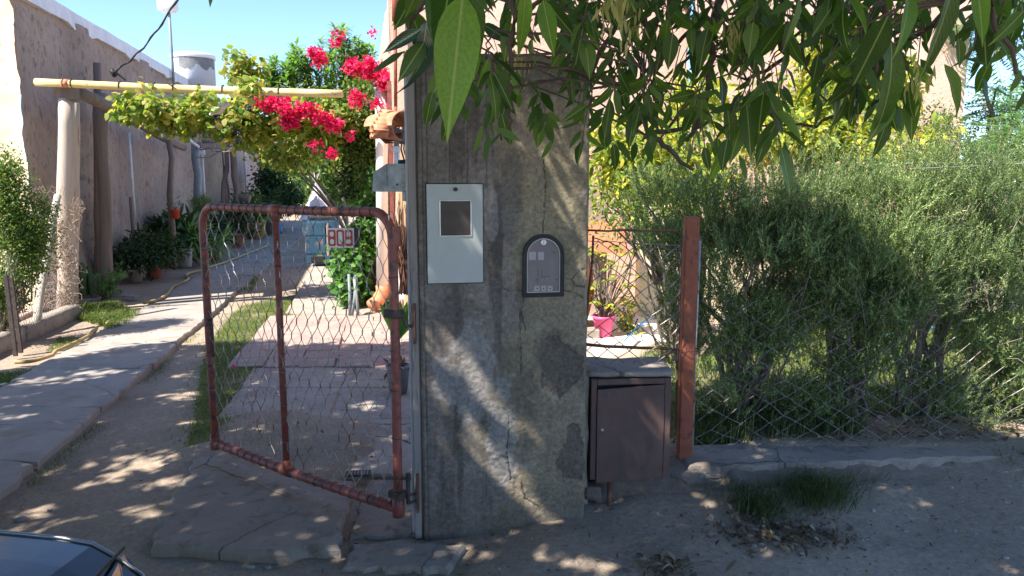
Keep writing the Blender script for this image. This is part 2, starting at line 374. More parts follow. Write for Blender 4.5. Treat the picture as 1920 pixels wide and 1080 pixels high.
M['chrome'] = surf('chrome', (.6, .6, .6), (.7, .7, .7), 3, .12, 0, 0, 0, metal=1)
cracked(M['concrete'], .75, .008); cracked(M['concrete2'], 1.3, .008); cracked(M['yard'], .8, .006)
_m = M['galvbox']; _nt = _m.node_tree; _v = coords(_nt); _s = _nt.nodes.new('ShaderNodeSeparateXYZ'); _nt.links.new(_v, _s.inputs[0])
_k = ramp(_nt, _s.outputs[0], [(0, (0, 0, 0)), (1, (1, 1, 1))]); _k.node.color_ramp.elements[0].position = 0
_a = _nt.nodes.new('ShaderNodeMath'); _a.operation = 'ADD'; _a.inputs[1].default_value = .035; _nt.links.new(_s.outputs[0], _a.inputs[0])
_b = _nt.nodes.new('ShaderNodeMath'); _b.operation = 'MULTIPLY'; _b.inputs[1].default_value = 22; _nt.links.new(_a.outputs[0], _b.inputs[0])
_n = _nt.nodes.new('ShaderNodeMath'); _n.operation = 'ADD'; _nt.links.new(_b.outputs[0], _n.inputs[0]); _nt.links.new(noise(_nt, _v, 25, 4), _n.inputs[1])
_k = ramp(_nt, _n.outputs[0], [(.45, (0, 0, 0)), (.75, (.9, .9, .9))]); _p = _nt.nodes['Principled BSDF']; _l = _p.inputs['Base Color'].links[0].from_socket
_nt.links.new(mixc(_nt, _k, _l, (.42, .22, .06)), _p.inputs['Base Color'])
# foliage
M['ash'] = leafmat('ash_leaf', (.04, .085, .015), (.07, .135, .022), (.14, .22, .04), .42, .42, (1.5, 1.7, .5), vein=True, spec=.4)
M['ashlit'] = leafmat('lit_ash_leaf', (.13, .24, .03), (.16, .28, .04), (.19, .31, .05), .5, .42, (1.6, 1.7, .5), vein=True)  # lighter copy of the ash leaf, sunlight put into its colour
M['ashyellow'] = leafmat('yellowed_leaf', (.62, .42, .03), (.7, .5, .04), None, .4, .5, (1.3, 1.2, .5), vein=True)
M['ashsky'] = leafmat('glossy_leaf', (.03, .07, .05), (.04, .09, .05), (.05, .1, .05), .15, .16, (1, 1, .8), vein=True, spec=1.0)
M['ashfol'] = leafmat('ash_foliage', (.035, .08, .014), (.065, .13, .022), (.12, .20, .035), .35, .5)
M['samara'] = leafmat('ash_keys', (.30, .30, .09), (.42, .38, .14), (.5, .4, .2), .35, .6)
M['rosemary'] = leafmat('rosemary_needles', (.09, .155, .075), (.21, .30, .125), (.50, .55, .24), .3, .55, (1.3, 1.4, .7))
_m = M['rosemary']; _nt = _m.node_tree; _a = _nt.nodes.new('ShaderNodeAttribute'); _a.attribute_name = 'tint'
_c = ramp(_nt, _a.outputs['Fac'], [(.15, (.42, .44, .48)), (.45, (.85, .85, .85)), (.8, (1.35, 1.3, 1.1))]); _p = _nt.nodes['Principled BSDF']; _l = _p.inputs['Base Color'].links[0].from_socket
_x = mixc(_nt, 1, _l, _c, 'MULTIPLY'); _nt.links.new(_x, _p.inputs['Base Color'])
M['vine'] = leafmat('vine_leaf', (.10, .20, .035), (.26, .33, .07), (.55, .42, .15), .45, .6)
M['privet'] = leafmat('bush_leaf', (.06, .12, .03), (.12, .20, .045), (.24, .30, .08), .35, .5)
M['oleander'] = leafmat('oleander_leaf', (.12, .24, .08), (.18, .32, .11), (.26, .38, .16), .45, .35)
M['ivy'] = leafmat('ivy_leaf', (.05, .14, .03), (.10, .24, .05), (.18, .32, .08), .35, .5)
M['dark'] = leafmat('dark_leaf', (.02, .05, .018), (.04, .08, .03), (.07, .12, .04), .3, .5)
M['yellowleaf'] = leafmat('yellow_green_leaf', (.13, .23, .04), (.34, .42, .06), (.75, .64, .08), .4, .5, (1.2, 1.1, .4))
M['feather'] = leafmat('feathery_leaf', (.10, .22, .10), (.16, .32, .15), (.20, .38, .19), .35, .55)
M['bract'] = leafmat('magenta_bract', (.50, .01, .07), (.76, .02, .15), (.88, .14, .32), .4, .6, (1.2, .8, 1.0))
M['grass'] = leafmat('grass_blade', (.06, .12, .02), (.13, .20, .04), (.30, .29, .12), .3, .65)
M['grassdark'] = leafmat('coarse_grass', (.03, .06, .018), (.06, .105, .03), (.22, .24, .11), .25, .6)
M['litter'] = leafmat('dry_leaf', (.08, .055, .035), (.18, .125, .075), (.42, .35, .25), .12, .8, (1, 1, 1))

# ---------------------------------------------------------------- foliage builders (numpy)
def unit(a): return a/np.maximum(np.linalg.norm(a, axis=1, keepdims=True), 1e-9)
PL6 = (np.array([[0, 0, 0], [.3, .46, .06], [.3, -.46, .06], [.68, .38, 0], [.68, -.38, 0], [1, 0, -.08]]), np.array([[0, 2, 1, 1], [1, 2, 4, 3], [3, 4, 5, 5]]))
PL4 = (np.array([[0, 0, 0], [.45, .5, .05], [1, 0, 0], [.45, -.5, .05]]), np.array([[0, 3, 2, 1]]))
def leaves(pos, ax, up, ln, wd, proto=PL4):
    ax = unit(ax); side = unit(np.cross(up, ax)); nr = np.cross(ax, side); pv, pf = proto
    n = len(pos); k = len(pv)
    V = pos[:, None, :]+ax[:, None, :]*(pv[None, :, 0:1]*ln[:, None, None])+side[:, None, :]*(pv[None, :, 1:2]*wd[:, None, None])+nr[:, None, :]*(pv[None, :, 2:3]*ln[:, None, None])
    return V.reshape(-1, 3), (pf[None]+(np.arange(n)*k)[:, None, None]).reshape(-1, pf.shape[1])
def tri_fix(f):   # degenerate quads -> keep as tris by splitting all into tris
    a = f[:, [0, 1, 2]]; b = f[:, [0, 2, 3]]; t = np.vstack([a, b])
    ok = (t[:, 0] != t[:, 1]) & (t[:, 1] != t[:, 2]) & (t[:, 0] != t[:, 2]); return t[ok]
def cloud(ells, n, clump=.18, per=26, L0=.05, W0=.03, droop=.3, proto=PL4, rng=N, shell=.55, keep=None, up0=None):
    """leaf cloud in ellipsoids [(cx,cy,cz,rx,ry,rz)]: leaves gather in clumps towards the shell"""
    E_ = np.array(ells, float); vol = E_[:, 3]*E_[:, 4]*E_[:, 5]; pr = vol**(2/3); pr /= pr.sum()
    nc = max(4, n//per); ix = rng.choice(len(E_), nc, p=pr); d = unit(rng.normal(size=(nc, 3)))
    r = shell+(1-shell)*rng.random((nc, 1))**.8
    r = np.where(rng.random((nc, 1)) < .22, rng.random((nc, 1)), r)
    cc = E_[ix, :3]+d*r*E_[ix, 3:6]
    j = rng.integers(0, nc, n); cs = clump*(.5+rng.random(nc))[j][:, None]
    p = cc[j]+rng.normal(size=(n, 3))*cs*.55
    out = unit(p-E_[ix, :3][j]+1e-6)
    ax = out*.8+rng.normal(size=(n, 3))*.7+np.array([0, 0, -droop]); up = rng.normal(size=(n, 3))*.6+np.array([0, 0, 1.])+out*.3
    if keep is not None:
        m = keep(p); p, ax, up = p[m], ax[m], up[m]
    s = .6+.7*rng.random(len(p))
    V, Fq = leaves(p, ax, up, L0*s, W0*s, proto)
    return V, tri_fix(Fq), cc
def stems(mb, base, tips, r0=.02, wob=.05, rr=R, n=5, sides=5, mid=None):
    base = Vector(base)
    for t in tips:
        t = Vector(t); b = base+Vector((rr.uniform(-1, 1), rr.uniform(-1, 1), 0))*r0*2
        pts = []
        for i in range(n+1):
            f = i/n; p = b.lerp(t, f); p.z = b.z+(t.z-b.z)*(f**.8)
            if 0 < i < n: p += Vector([rr.gauss(0, wob) for _ in range(3)])
            pts.append(p)
        mb.tube(pts, [r0*(1-.75*i/n) for i in range(n+1)], sides)
def grass(name, pts, h, w=.005, lean=.6, m=None, parent=None, rng=N, **k):
    pts = np.asarray(pts, float); n = len(pts); s = (.5+rng.random(n)*.8)*h
    th = rng.random(n)*2*np.pi; d = np.c_[np.cos(th), np.sin(th), np.zeros(n)]; sd = np.c_[-np.sin(th+.6), np.cos(th+.6), np.zeros(n)]
    ln = lean*(.3+rng.random(n))[:, None]
    b = pts; mid = b+d*ln*s[:, None]*.3+np.c_[np.zeros((n, 2)), s*.6]; tip = b+d*ln*s[:, None]+np.c_[np.zeros((n, 2)), s*(.95-.3*ln[:, 0])]
    V = np.stack([b-sd*w/2, b+sd*w/2, mid+sd*w*.4, mid-sd*w*.4, tip], 1).reshape(-1, 3)
    o = (np.arange(n)*5)[:, None]
    Ft = np.vstack([o+np.array([[0, 1, 2]]), o+np.array([[0, 2, 3]]), o+np.array([[3, 2, 4]])])
    return mk(name, V, Ft, m or M['grass'], parent, **k)
def sample_poly(poly, n, rng=N, gap=.45, sc=3):
    a = np.array([[p[0], p[1]] for p in poly]); lo, hi = a.min(0), a.max(0)
    P = lo+rng.random((n*4, 2))*(hi-lo); P = P[inpoly(P, poly)]
    P = P[fbm(P[:, 0]*sc+9, P[:, 1]*sc, 3, 2) > gap*rng.random(len(P))+gap*.55][:n]
    return P
GRASSPOLY = [G(350, 845), G(362, 790), G(375, 700), G(392, 640), G(425, 600), G(450, 570), G(560, 548), G(545, 590), G(512, 640), G(488, 690), G(448, 745), G(420, 800), G(400, 835)]
def gh(x, y):
    """ground height"""
    x = np.asarray(x, float); y = np.asarray(y, float)
    h = (fbm(x*1.3, y*1.3, 4, 1)-.5)*.035+(fbm(x*9, y*9, 3, 3)-.5)*.012
    near = 1-sst(12, 20, y); h = h*near
    h = h+.15*sst(.75, 1.35, x)*sst(3.5, 3.8, y)*(1-sst(9, 12, y))*near
    h = np.maximum(h, (.03+.13*sst(3.0, 3.6, y))*sst(1.5, 2.9, x)*(1-sst(3.7, 3.9, y))+(h)*(1-sst(1.5, 2.9, x)*(1-sst(3.7, 3.9, y))))
    h = h+.05*sst(.3, .7, x)*sst(3.05, 3.42, y)*(1-sst(3.45, 3.7, y))*(1-sst(1.5, 2.5, x))
    h = h+.06*sst(-.35, .3, x)*sst(2.5, 3.1, y)*(1-sst(5, 7, y))
    h = h-.03
    h = h+.036*sst(-2.3, -1.75, x)*(1-sst(-.95, -.72, x))*sst(3.0, 3.25, y)*(1-sst(4.5, 5, y))
    h = h+.022*sst(3.9, 4.2, y)*sst(-2.6, -2.2, x+.2*(y-4))*(1-sst(-.5, -.3, x))*(1-sst(9, 10, y))
    # flat garden side behind the fence
    return h
def gz(x, y): return float(gh(x, y))

# ================================================================ SETTING
# ground sheet
xs = np.unique(np.concatenate([np.linspace(-300, -12, 14), np.linspace(-12, -7, 40), np.arange(-7, 4.5, .035), np.linspace(4.5, 9, 40), np.linspace(9, 300, 14)]))
ys = np.unique(np.concatenate([np.linspace(-120, -1, 12), np.arange(-1, 2.4, .1), np.arange(2.4, 6, .03), np.arange(6, 12, .07), np.linspace(12, 40, 50), np.linspace(40, 600, 14)]))
X, Y = np.meshgrid(xs, ys, indexing='ij'); Z = gh(X, Y)
V = np.c_[X.ravel(), Y.ravel(), Z.ravel()]; ny = len(ys)
ii, jj = np.meshgrid(np.arange(len(xs)-1), np.arange(ny-1), indexing='ij'); q = (ii*ny+jj).ravel()
FQ = np.c_[q, q+ny, q+ny+1, q+1]
P2 = V[:, :2]; turf = inpoly(P2, GRASSPOLY).astype(float)*.8
lawn = [(.5, 4.2), (7, 4.4), (9, 8.2), (3.2, 7.9), (1.2, 6.3), (.5, 5.6)]
turf = np.maximum(turf, inpoly(P2, lawn)*.85)
far = sst(30, 60, P2[:, 1]); turf = np.maximum(turf, far*.8)
turf = turf*sst(.3, .45, fbm(P2[:, 0]*4, P2[:, 1]*4, 3, 5)+.1)
mk('ground', V, FQ, M['dirt'], smooth=True, kind='structure', attrs={'turf': turf})

def slab(name, poly, z0, z1, m, parent, jit=.012, seed=0, tilt=0, step=.12, bev=.01, **k):
    rr = random.Random(seed); pts = []; n = len(poly)
    for i in range(n):
        a = Vector(poly[i][:2]); b = Vector(poly[(i+1) % n][:2]); d = b-a; c = max(1, int(d.length/step))
        for j in range(c):
            p = a+d*(j/c); nn = Vector((-d.y, d.x)).normalized(); pts.append(p+nn*rr.uniform(-jit, jit))
    mb = MB(); mb.prism([(p.x, p.y) for p in pts], z0, z1, bev=bev)
    if tilt:
        cx = sum(p.x for p in pts)/len(pts)
        mb.v = [(v[0], v[1], v[2]+(v[0]-cx)*tilt) for v in mb.v]
    return mb.build(name, m, parent, **k)
path = thing('path', None, None); path['kind'] = 'structure'
def RE(y): return -1.85-.195*y
def LE(y): return -2.80-.195*y
yy = [1.2, 2.6, 3.95, 5.0, 6.05, 7.05, 7.75, 9.0, 10.6, 12.2, 14.2, 16.4, 18.8, 21.6, 24.6, 28]
for i in range(len(yy)-1):
    a, b = yy[i]+.003, yy[i+1]-.003
    sk = [.05, -.04, .09, -.03, .02][i % 5]; sk2 = [.05, -.04, .09, -.03, .02][(i+1) % 5]
    r = R.uniform(-.015, .015)
    slab('paving_slab', [(LE(a), a+sk), (RE(a)+r, a), (RE(b)+r, b), (LE(b), b+sk2)], -.08, .016+R.uniform(-.004, .004), M['concrete'], path, .02, i, R.uniform(-.006, .006))
apron = thing('pavement', None, None); apron['kind'] = 'structure'
slab('threshold_slab', [(-1.80, 4.06), (-1.66, 3.60), (-1.66, 3.36), (-1.53, 2.97), (-1.1, 2.92), (-.74, 2.96), (-.78, 3.3), (-.80, 3.68), (-1.25, 3.78)], -.09, .026, M['concrete2'], apron, .024, 50, 0, .06, .018)
slab('broken_slab', [(-.70, 2.86), (-.25, 2.82), (-.2, 3.02), (-.44, 3.08), (-.69, 3.06)], -.08, .0, M['concrete2'], apron, .02, 51, .03, .05, .014)
slab('threshold_slab', [(-.72, 3.12), (-.40, 3.14), (-.40, 3.75), (-.76, 3.78)], -.1, -.012, M['concrete2'], apron, .016, 53, 0, .06)
cols = [(lambda y: -1.84-.19*(y-4.1)+(.0 if y < 5 else .05), lambda y: -1.149-.11*(y-4.1)), (lambda y: -1.145-.11*(y-4.1), lambda y: -.40-.03*(y-4.1))]
rows = [3.80, 4.75, 5.5, 6.1]
for ci, (l, r) in enumerate(cols):
    for i in range(3):
        a, b = rows[i]+.002+(.3 if ci == 0 and i == 0 else 0), rows[i+1]-.002
        slab('floor_slab', [(l(a), a), (r(a), a), (r(b), b), (l(b), b)], -.08, .004+R.uniform(-.002, .002), M['yard'], apron, .008, 60+ci*5+i)
# light concrete yard further on
for i, (a, b) in enumerate([(8.75, 10.2), (10.22, 11.8), (11.82, 13.6), (13.62, 16), (16.02, 19), (19.02, 23), (23.02, 30)]):
    slab('floor_slab', [(-2.95-.2*(a-8.75)+.25, a), (-1.85-.2*(a-8.75)+.2, a), (-1.85-.2*(b-8.75)+.2, b), (-2.95-.2*(b-8.75)+.25, b)], -.08, .006, M['yard'], apron, .01, 80+i)
porch = thing('tiled_floor', None, None); porch['kind'] = 'structure'
tm = MB(); tm.box((0, 0, -.03), (.292, .292, .06), bev=.004); t0 = tm.build('floor_tile', M['tile'], porch); tme = t0.data
C.objects.unlink(t0); bpy.data.objects.remove(t0)
for i in range(6):
    for j in range(8):
        y = 6.28+j*.3; x = -2.28-.17*(y-6.28)+i*.3+.02*R.random()
        inst('floor_tile', tme, (x, y, .014+R.uniform(-.002, .002)), (R.uniform(-.004, .004), R.uniform(-.004, .004), .17+R.uniform(-.006, .006)), porch)
# red tiled yard in front of the neighbour's wall
slab('terrace', [(-9, 7.3), (-5.35, 7.3), (-5.75, 8.9), (-9, 8.9)], -.08, .02, M['tile'], None, 0, 91, kind='structure')

# crumbling plinth under the wire fence
nx = 150
def plinth():
    s = np.linspace(0, 1, nx); x0 = .40+s*6.0; yb = 3.40+.10*(x0-.4)
    prof = [(-.10, -.10), (-.04, .03), (-.01, .10), (.012, .15), (.06, .168), (.18, .17), (.33, .165), (.35, .05)]
    V = []
    for k, (dy, z) in enumerate(prof):
        n_ = (fbm(x0*7, np.full(nx, k*1.7), 4, 2)-.5); a = .20 if k < 4 else .014
        V.append(np.c_[x0, yb+dy+n_*a*(1.0), z-.02*(k in (3, 4))*np.abs(n_)*4+ (n_*.03 if k > 3 else 0)-.03*sst(1.6, 3.2, x0)])
    V = np.stack(V, 1).reshape(-1, 3); K = len(prof)
    i, j = np.meshgrid(np.arange(nx-1), np.arange(K-1), indexing='ij'); q = (i*K+j).ravel()
    return V, np.c_[q, q+1, q+K+1, q+K][:, ::-1]
V, FQ = plinth()
mk('kerb', V, FQ, M['earth'], smooth=True, kind='structure')
slab('kerb_cap', [(.86, 3.47), (6.4, 4.02), (6.4, 4.2), (.86, 3.78)], .12, .178, M['concrete2'], bpy.data.objects['kerb'], .02, 77, 0, .08, .012)

# ================================================================ PILLAR
pl = Vector((-.39, 3.12, 0)); pr = Vector((.335, 3.25, 0)); pd = (pr-pl).normalized(); PW = (pr-pl).length; pn = Vector((pd.y, -pd.x, 0))
def pil(px, py):
    """point on the pillar's face seen at that place -> (s, z)"""
    x, y, dz = ray(px, py); t = (pl.x*pd.y-pl.y*pd.x)/(x*pd.y-y*pd.x)
    return ((x*t-pl.x)*pd.x+(y*t-pl.y)*pd.y, EYE+dz*t)
def pp(s, z, d=0): return Vector((pl.x+pd.x*s+pn.x*d, pl.y+pd.y*s+pn.y*d, z))
PM = Matrix(((pd.x, 0, pn.x), (pd.y, 0, pn.y), (0, 1, 0)))     # local x along face, local y up, local z outwards
PTOP = 2.07
pillar = thing('pillar', 'tall weathered grey and olive concrete gate pillar, cracked and patched', 'pillar', (0, 3.3, 0))
ns, nz = 185, 540
S, ZZ = np.meshgrid(np.linspace(0, PW, ns), np.linspace(-.12, PTOP, nz), indexing='ij'); S = S.ravel(); ZZ = ZZ.ravel()
def blob(cx, cy, rx, ry, k, amp=.9, sc=9, soft=.25):
    s0, z0 = pil(cx, cy); a = rx/450.; b = ry/450.
    d = ((S-s0)/a)**2+((ZZ-z0)/b)**2; return sst(-soft, soft, 1-d+(fbm(S*sc+k, ZZ*sc, 5, k)-.5)*amp*4)
n0 = fbm(S*5, ZZ*5, 6, 0); n1 = fbm(S*14, ZZ*10, 5, 1); nf = fbm(S*60, ZZ*60, 3, 2); nv = fbm(S*26, ZZ*1.6, 5, 3)
bx = PW*.50+.07*(fbm(ZZ*2.5, ZZ*0+3, 3, 4)-.5)*2+.03*(n1-.5)
right = sst(-.05, .05, S-bx+.10*(n0-.5)*2)
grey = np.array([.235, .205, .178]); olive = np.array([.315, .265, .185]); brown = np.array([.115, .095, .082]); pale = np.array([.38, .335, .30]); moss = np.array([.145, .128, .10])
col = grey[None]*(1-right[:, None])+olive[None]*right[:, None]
def mixin(c, k): 
    global col
    col = col*(1-k[:, None])+np.array(c)[None]*k[:, None]
mixin(brown, sst(.50, .66, nv)*.75*(1-right)); mixin(pale, sst(.62, .8, n1)*.35); mixin(moss, sst(.5, .7, n0)*.6)
mixin((.10, .085, .075), blob(932, 430, 14, 110, 1, .6)*.75)
mixin((.12, .10, .09), blob(850, 690, 32, 150, 2, .5)*.45)
mixin((.135, .13, .13), blob(960, 370, 26, 90, 5, .5)*.55)
mixin((.46, .44, .42), blob(920, 400, 12, 40, 3, .9)*.35)
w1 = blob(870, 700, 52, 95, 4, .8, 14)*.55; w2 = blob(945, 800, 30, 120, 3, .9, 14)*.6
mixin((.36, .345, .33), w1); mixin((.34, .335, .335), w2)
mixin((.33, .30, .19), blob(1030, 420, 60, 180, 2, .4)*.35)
def pchip(poly):
    q_ = np.array([pil(*p) for p in poly]); W2 = np.c_[S+(fbm(S*40, ZZ*40, 4, 1)-.5)*.022, ZZ+(fbm(S*40+9, ZZ*40, 4, 2)-.5)*.022]
    return inpoly(W2, [tuple(a) for a in q_]).astype(float)
chip = np.maximum(pchip([(1022, 632), (1040, 628), (1052, 640), (1075, 655), (1092, 668), (1092, 700), (1078, 722), (1050, 747), (1033, 738), (1013, 728), (1016, 690), (1011, 655)]), pchip([(1072, 795), (1085, 800), (1092, 830), (1099, 880), (1090, 900), (1058, 897), (1043, 872), (1050, 845), (1062, 830), (1064, 805)]))
chip_old = np.maximum.reduce([blob(1055, 690, 34, 58, 5, .8, 7, .05), blob(1072, 850, 24, 66, 1, 1.0, 8, .05), blob(1005, 915, 20, 36, 2, .4, 12, .06)*0, blob(1088, 770, 10, 34, 3, .5, 14, .1)])
mixin((.15, .128, .11), chip*.85*(.6+.6*nf))
foot = sst(.25, 0, ZZ+.2*(n0-.5)); mixin((.17, .145, .125), foot*.7)
# formwork board lines in the concrete
brd = np.zeros_like(S)
for pxl in (800, 842, 876, 912):
    s0, _ = pil(pxl, 250); brd = np.maximum(brd, np.exp(-((S-s0)/.0025)**2)*sst(1.45, 1.6, ZZ+.2*(n0-.5)))
s0, _ = pil(797, 600); brd = np.maximum(brd, np.exp(-((S-s0)/.003)**2))
cr = np.zeros_like(S)
for line in ([(1018, 300), (1024, 340), (1019, 400), (1018, 437)], [(1058, 545), (1080, 549), (1096, 560)], [(1058, 522), (1072, 524), (1085, 508), (1096, 505)], [(1072, 524), (1078, 536), (1096, 538)],
             [(978, 545), (955, 545), (940, 540)], [(982, 560), (978, 590), (985, 620)], [(1018, 400), (1002, 395)], [(975, 580), (977, 700)], [(955, 780), (950, 850), (958, 900)], [(978, 905), (985, 935), (1010, 950), (1035, 925)]):
    pts = [pil(*p) for p in line]
    for (a0, b0), (a1, b1) in zip(pts, pts[1:]):
        dx, dy = a1-a0, b1-b0; wob = (fbm(S*60, ZZ*60, 3, 4)-.5)*.012
        t = np.clip(((S-a0)*dx+(ZZ-b0)*dy)/(dx*dx+dy*dy), 0, 1); d = np.hypot(S-a0-t*dx+wob, ZZ-b0-t*dy+wob*.6); cr = np.maximum(cr, np.exp(-(d/.0022)**2))
mixin((.03, .027, .024), np.clip(cr*1.1, 0, 1)); mixin((.08, .07, .06), brd*.7)
disp = (n0-.5)*.010+(n1-.5)*.008*(.4+right)+(nf-.5)*.005*(.35+.65*right+w1+w2+chip)-chip*.007-cr*.005-brd*.003
disp -= .012*sst(.985, 1.0, S/PW)+.010*sst(.012, .0, S/PW)
Vp = np.c_[pl.x+pd.x*S+pn.x*disp, pl.y+pd.y*S+pn.y*disp, ZZ]
ii, jj = np.meshgrid(np.arange(ns-1), np.arange(nz-1), indexing='ij'); q = (ii*nz+jj).ravel()
coarse = np.clip(.15+right*.75+w1+w2+chip, 0, 1)
edge = np.r_[np.arange(nz), (np.arange(1, ns)*nz+nz-1), (np.arange(nz-2, -1, -1)+(ns-1)*nz)]
nb = len(Vp); back = Vp[edge].copy(); back[:, 0] -= pn.x*.30; back[:, 1] -= pn.y*.30
ne = len(edge); sf = np.c_[edge[:-1], nb+np.arange(ne-1), nb+np.arange(1, ne), edge[1:]]
Vall = np.vstack([Vp, back]); Fall = np.vstack([np.c_[q, q+nz, q+nz+1, q+1], sf, [[nb, nb+ne-1, nb+ne-nz, nb+nz-1]]])
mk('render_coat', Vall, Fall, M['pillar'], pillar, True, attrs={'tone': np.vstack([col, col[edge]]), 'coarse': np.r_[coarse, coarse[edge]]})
# timber jamb strips on the pillar's left edge
mb = MB(); mb.box(pp(-.022, 1.03, -.045), (.030, .07, 2.1), math.atan2(pd.y, pd.x), bev=.003); mb.build('timber_strip', M['wood'], pillar)
mb = MB(); mb.box(pp(-.0415, 1.03, -.075), (.008, .05, 2.1), math.atan2(pd.y, pd.x)); mb.build('timber_strip', M['oldwhite'], pillar)

# electric meter box set in the pillar
def mcorner(px, py): return pil(px, py)
a0, b0 = pil(802, 531); a1, b1 = pil(904, 345)
mbx = thing('meter_box', 'pale grey green steel meter box with a dark square window, set in the pillar', 'meter box', pp((a0+a1)/2, b0, 0))
def prect(mb, s0, z0, s1, z1, d0, d1, bev=.0015):
    mb.box(pp((s0+s1)/2, (z0+z1)/2, (d0+d1)/2), (s1-s0, abs(d1-d0), z1-z0), math.atan2(pd.y, pd.x), bev=bev)
mb = MB(); prect(mb, a0-.004, b0-.004, a1+.004, b1+.004, -.02, .007); mb.build('surround', M['black'], mbx)
mb = MB(); prect(mb, a0, b0, a1, b1, .007, .017, .002); door = mb.build('door', M['meterbox'], mbx)
c0, d0 = pil(826, 441); c1, d1 = pil(881, 377)
mb = MB(); t_ = .0055
prect(mb, c0-t_, d0-t_, c1+t_, d0, .0172, .021); prect(mb, c0-t_, d1, c1+t_, d1+t_, .0172, .021); prect(mb, c0-t_, d0, c0, d1, .0172, .0208); prect(mb, c1, d0, c1+t_, d1, .0172, .0208)
wf = mb.build('window_frame', M['dullmetal'], mbx)
mb = MB(); prect(mb, c0, d0, c1, d1, .0172, .0185); mb.build('window_pane', M['window'], mbx)
ks, kz = pil(853, 355)
lm = PM
mb = MB(); mb.lathe([(.0085, 0), (.0085, .012), (.006, .0135)], pp(ks, kz, .017), 16, lm); kn = mb.build('lock_barrel', M['darkiron'], mbx, True)
mb = MB()
for (qx, qy) in ((835, 374), (871, 374), (822, 409), (885, 409), (835, 444), (871, 444)):
    s_, z_ = pil(qx, qy); m1 = MB(); m1.lathe([(.0028, 0), (.0028, .0018), (.0014, .003)], pp(s_, z_, .017), 10, lm); m1.build('screw', M['dullmetal'], mbx, True)
# arched meter cover
a0, b0 = pil(979, 557); a1, b1 = pil(1057, 438)
cxs = (a0+a1)/2; hw = (a1-a0)/2
arch = thing('meter_cover', 'arched black frame with a smoked plate, fixed to the right half of the pillar', 'meter cover', pp(cxs, b0, 0))
def archpts(w_, zb, zt, n=14):
    zc = zt-w_; return [(-w_, zb), (w_, zb)]+[(w_*math.cos(math.pi*i/n), zc+w_*math.sin(math.pi*i/n)) for i in range(n+1)]
def ring(outer, inner, d0, d1):
    mb = MB(); n = len(outer); vs = []
    for poly, d in ((outer, d0), (outer, d1), (inner, d1), (inner, d0)):
        vs += [pp(cxs+p[0], p[1], d) for p in poly]
    fs = []
    for k in range(3):
        for i in range(n):
            j = (i+1) % n; fs.append((k*n+i, k*n+j, k*n+n+j, k*n+n+i))
    return mb.add(vs, fs)
ring(archpts(hw, b0, b1), archpts(hw-.0185, b0+.020, b1-.0185), -.01, .016).build('frame', M['black'], arch)
ring(archpts(hw-.0180, b0+.0195, b1-.018), archpts(hw-.0205, b0+.022, b1-.0205), .002, .0135).build('rim', M['dullmetal'], arch)
mb = MB(); mb.prism([(p[0]+cxs, p[1]) for p in archpts(hw-.0205, b0+.022, b1-.0205)], -.002, .0095, PM, (pl.x, pl.y, 0)); mb.build('cover_plate', M['greyplate'], arch)
s_, z_ = pil(1018, 454)
mb = MB(); mb.lathe([(.0135, 0), (.0135, .004), (.010, .006), (.008, .004), (.004, .009)], pp(s_, z_, .0095), 18, lm); mb.build('lock_barrel', M['dullmetal'], arch, True)
for i, (qx0, qy0, qx1, qy1, mm) in enumerate([(991, 472, 1004, 487, 'greylight'), (1008, 472, 1019, 487, 'greylight')]):
    s0_, z1_ = pil(qx0, qy0); s1_, z0_ = pil(qx1, qy1); mb = MB(); prect(mb, s0_, z0_, s1_, z1_, .0096, .0102, 0); mb.build('label_sticker', M[mm], arch)
for i, qx in enumerate((1001, 1013, 1025)):
    s0_, z1_ = pil(qx, 535); s1_, z0_ = pil(qx+10, 545); mb = MB()
    prect(mb, s0_, z0_, s1_, z1_, .0096, .0125, .001); mb.build('terminal_cap', M['greylight'], arch)
    m1 = MB(); sc_, zc_ = (s0_+s1_)/2, (z0_+z1_)/2; prect(m1, sc_-.003, zc_-.002, sc_+.003, zc_+.002, .0126, .0135, 0); m1.build('slot', M['black'], arch)
for qx, qy in ((1005, 524), (1016, 524), (1024, 524), (1043, 524), (1038, 473)):
    s_, z_ = pil(qx, qy); m1 = MB(); m1.lathe([(.0028, 0), (.0024, .002)], pp(s_, z_, .0096), 8, lm); m1.build('screw', M['darkiron'] if qx in (1005, 1043, 1038) else M['greylight'], arch)
mb = MB()
for (x1, y1, x2, y2) in ((1008, 505, 1008, 532), (1015, 505, 1015, 518), (1015, 518, 1030, 518)):
    A = pil(x1, y1); B = pil(x2, y2); mb.tube([pp(A[0], A[1], .0097), pp(B[0], B[1], .0097)], .0007, 4)
mb.build('cable_line', M['black'], arch)

# ================================================================ GATE
gh0 = Vector((-.497, 3.10, 0)); gh1 = Vector((-1.625, 3.93, 0))    # hinge stile and free stile
gd = (gh1-gh0).normalized(); GW = (gh1-gh0).length; gn = Vector((-gd.y, gd.x, 0)); gn = gn if gn.y < 0 else -gn
gate = thing('gate', 'red tube garden gate filled with hexagonal wire, standing open beside the pillar', 'gate', (gh0.x, gh0.y, 0))
def gp(s, z, d=0): return gh0+gd*s+gn*d+Vector((0, 0, z))
ZT = 1.425; ZB = .135; RT = .0205
def topz(s): return ZT-.006*math.sin(math.pi*s/GW)
def botz(s): return ZB-.012*math.sin(math.pi*s/GW)
rc = .11
pts = [gp(0, ZB-.02), gp(0, .4), gp(-.004, .8), gp(0, ZT-rc)]+[gp(rc-rc*math.cos(a), ZT-rc+rc*math.sin(a)) for a in [math.pi/2*i/7 for i in range(1, 8)]]
pts += [gp(rc+(GW-2*rc)*i/10, topz(rc+(GW-2*rc)*i/10)) for i in range(1, 10)]
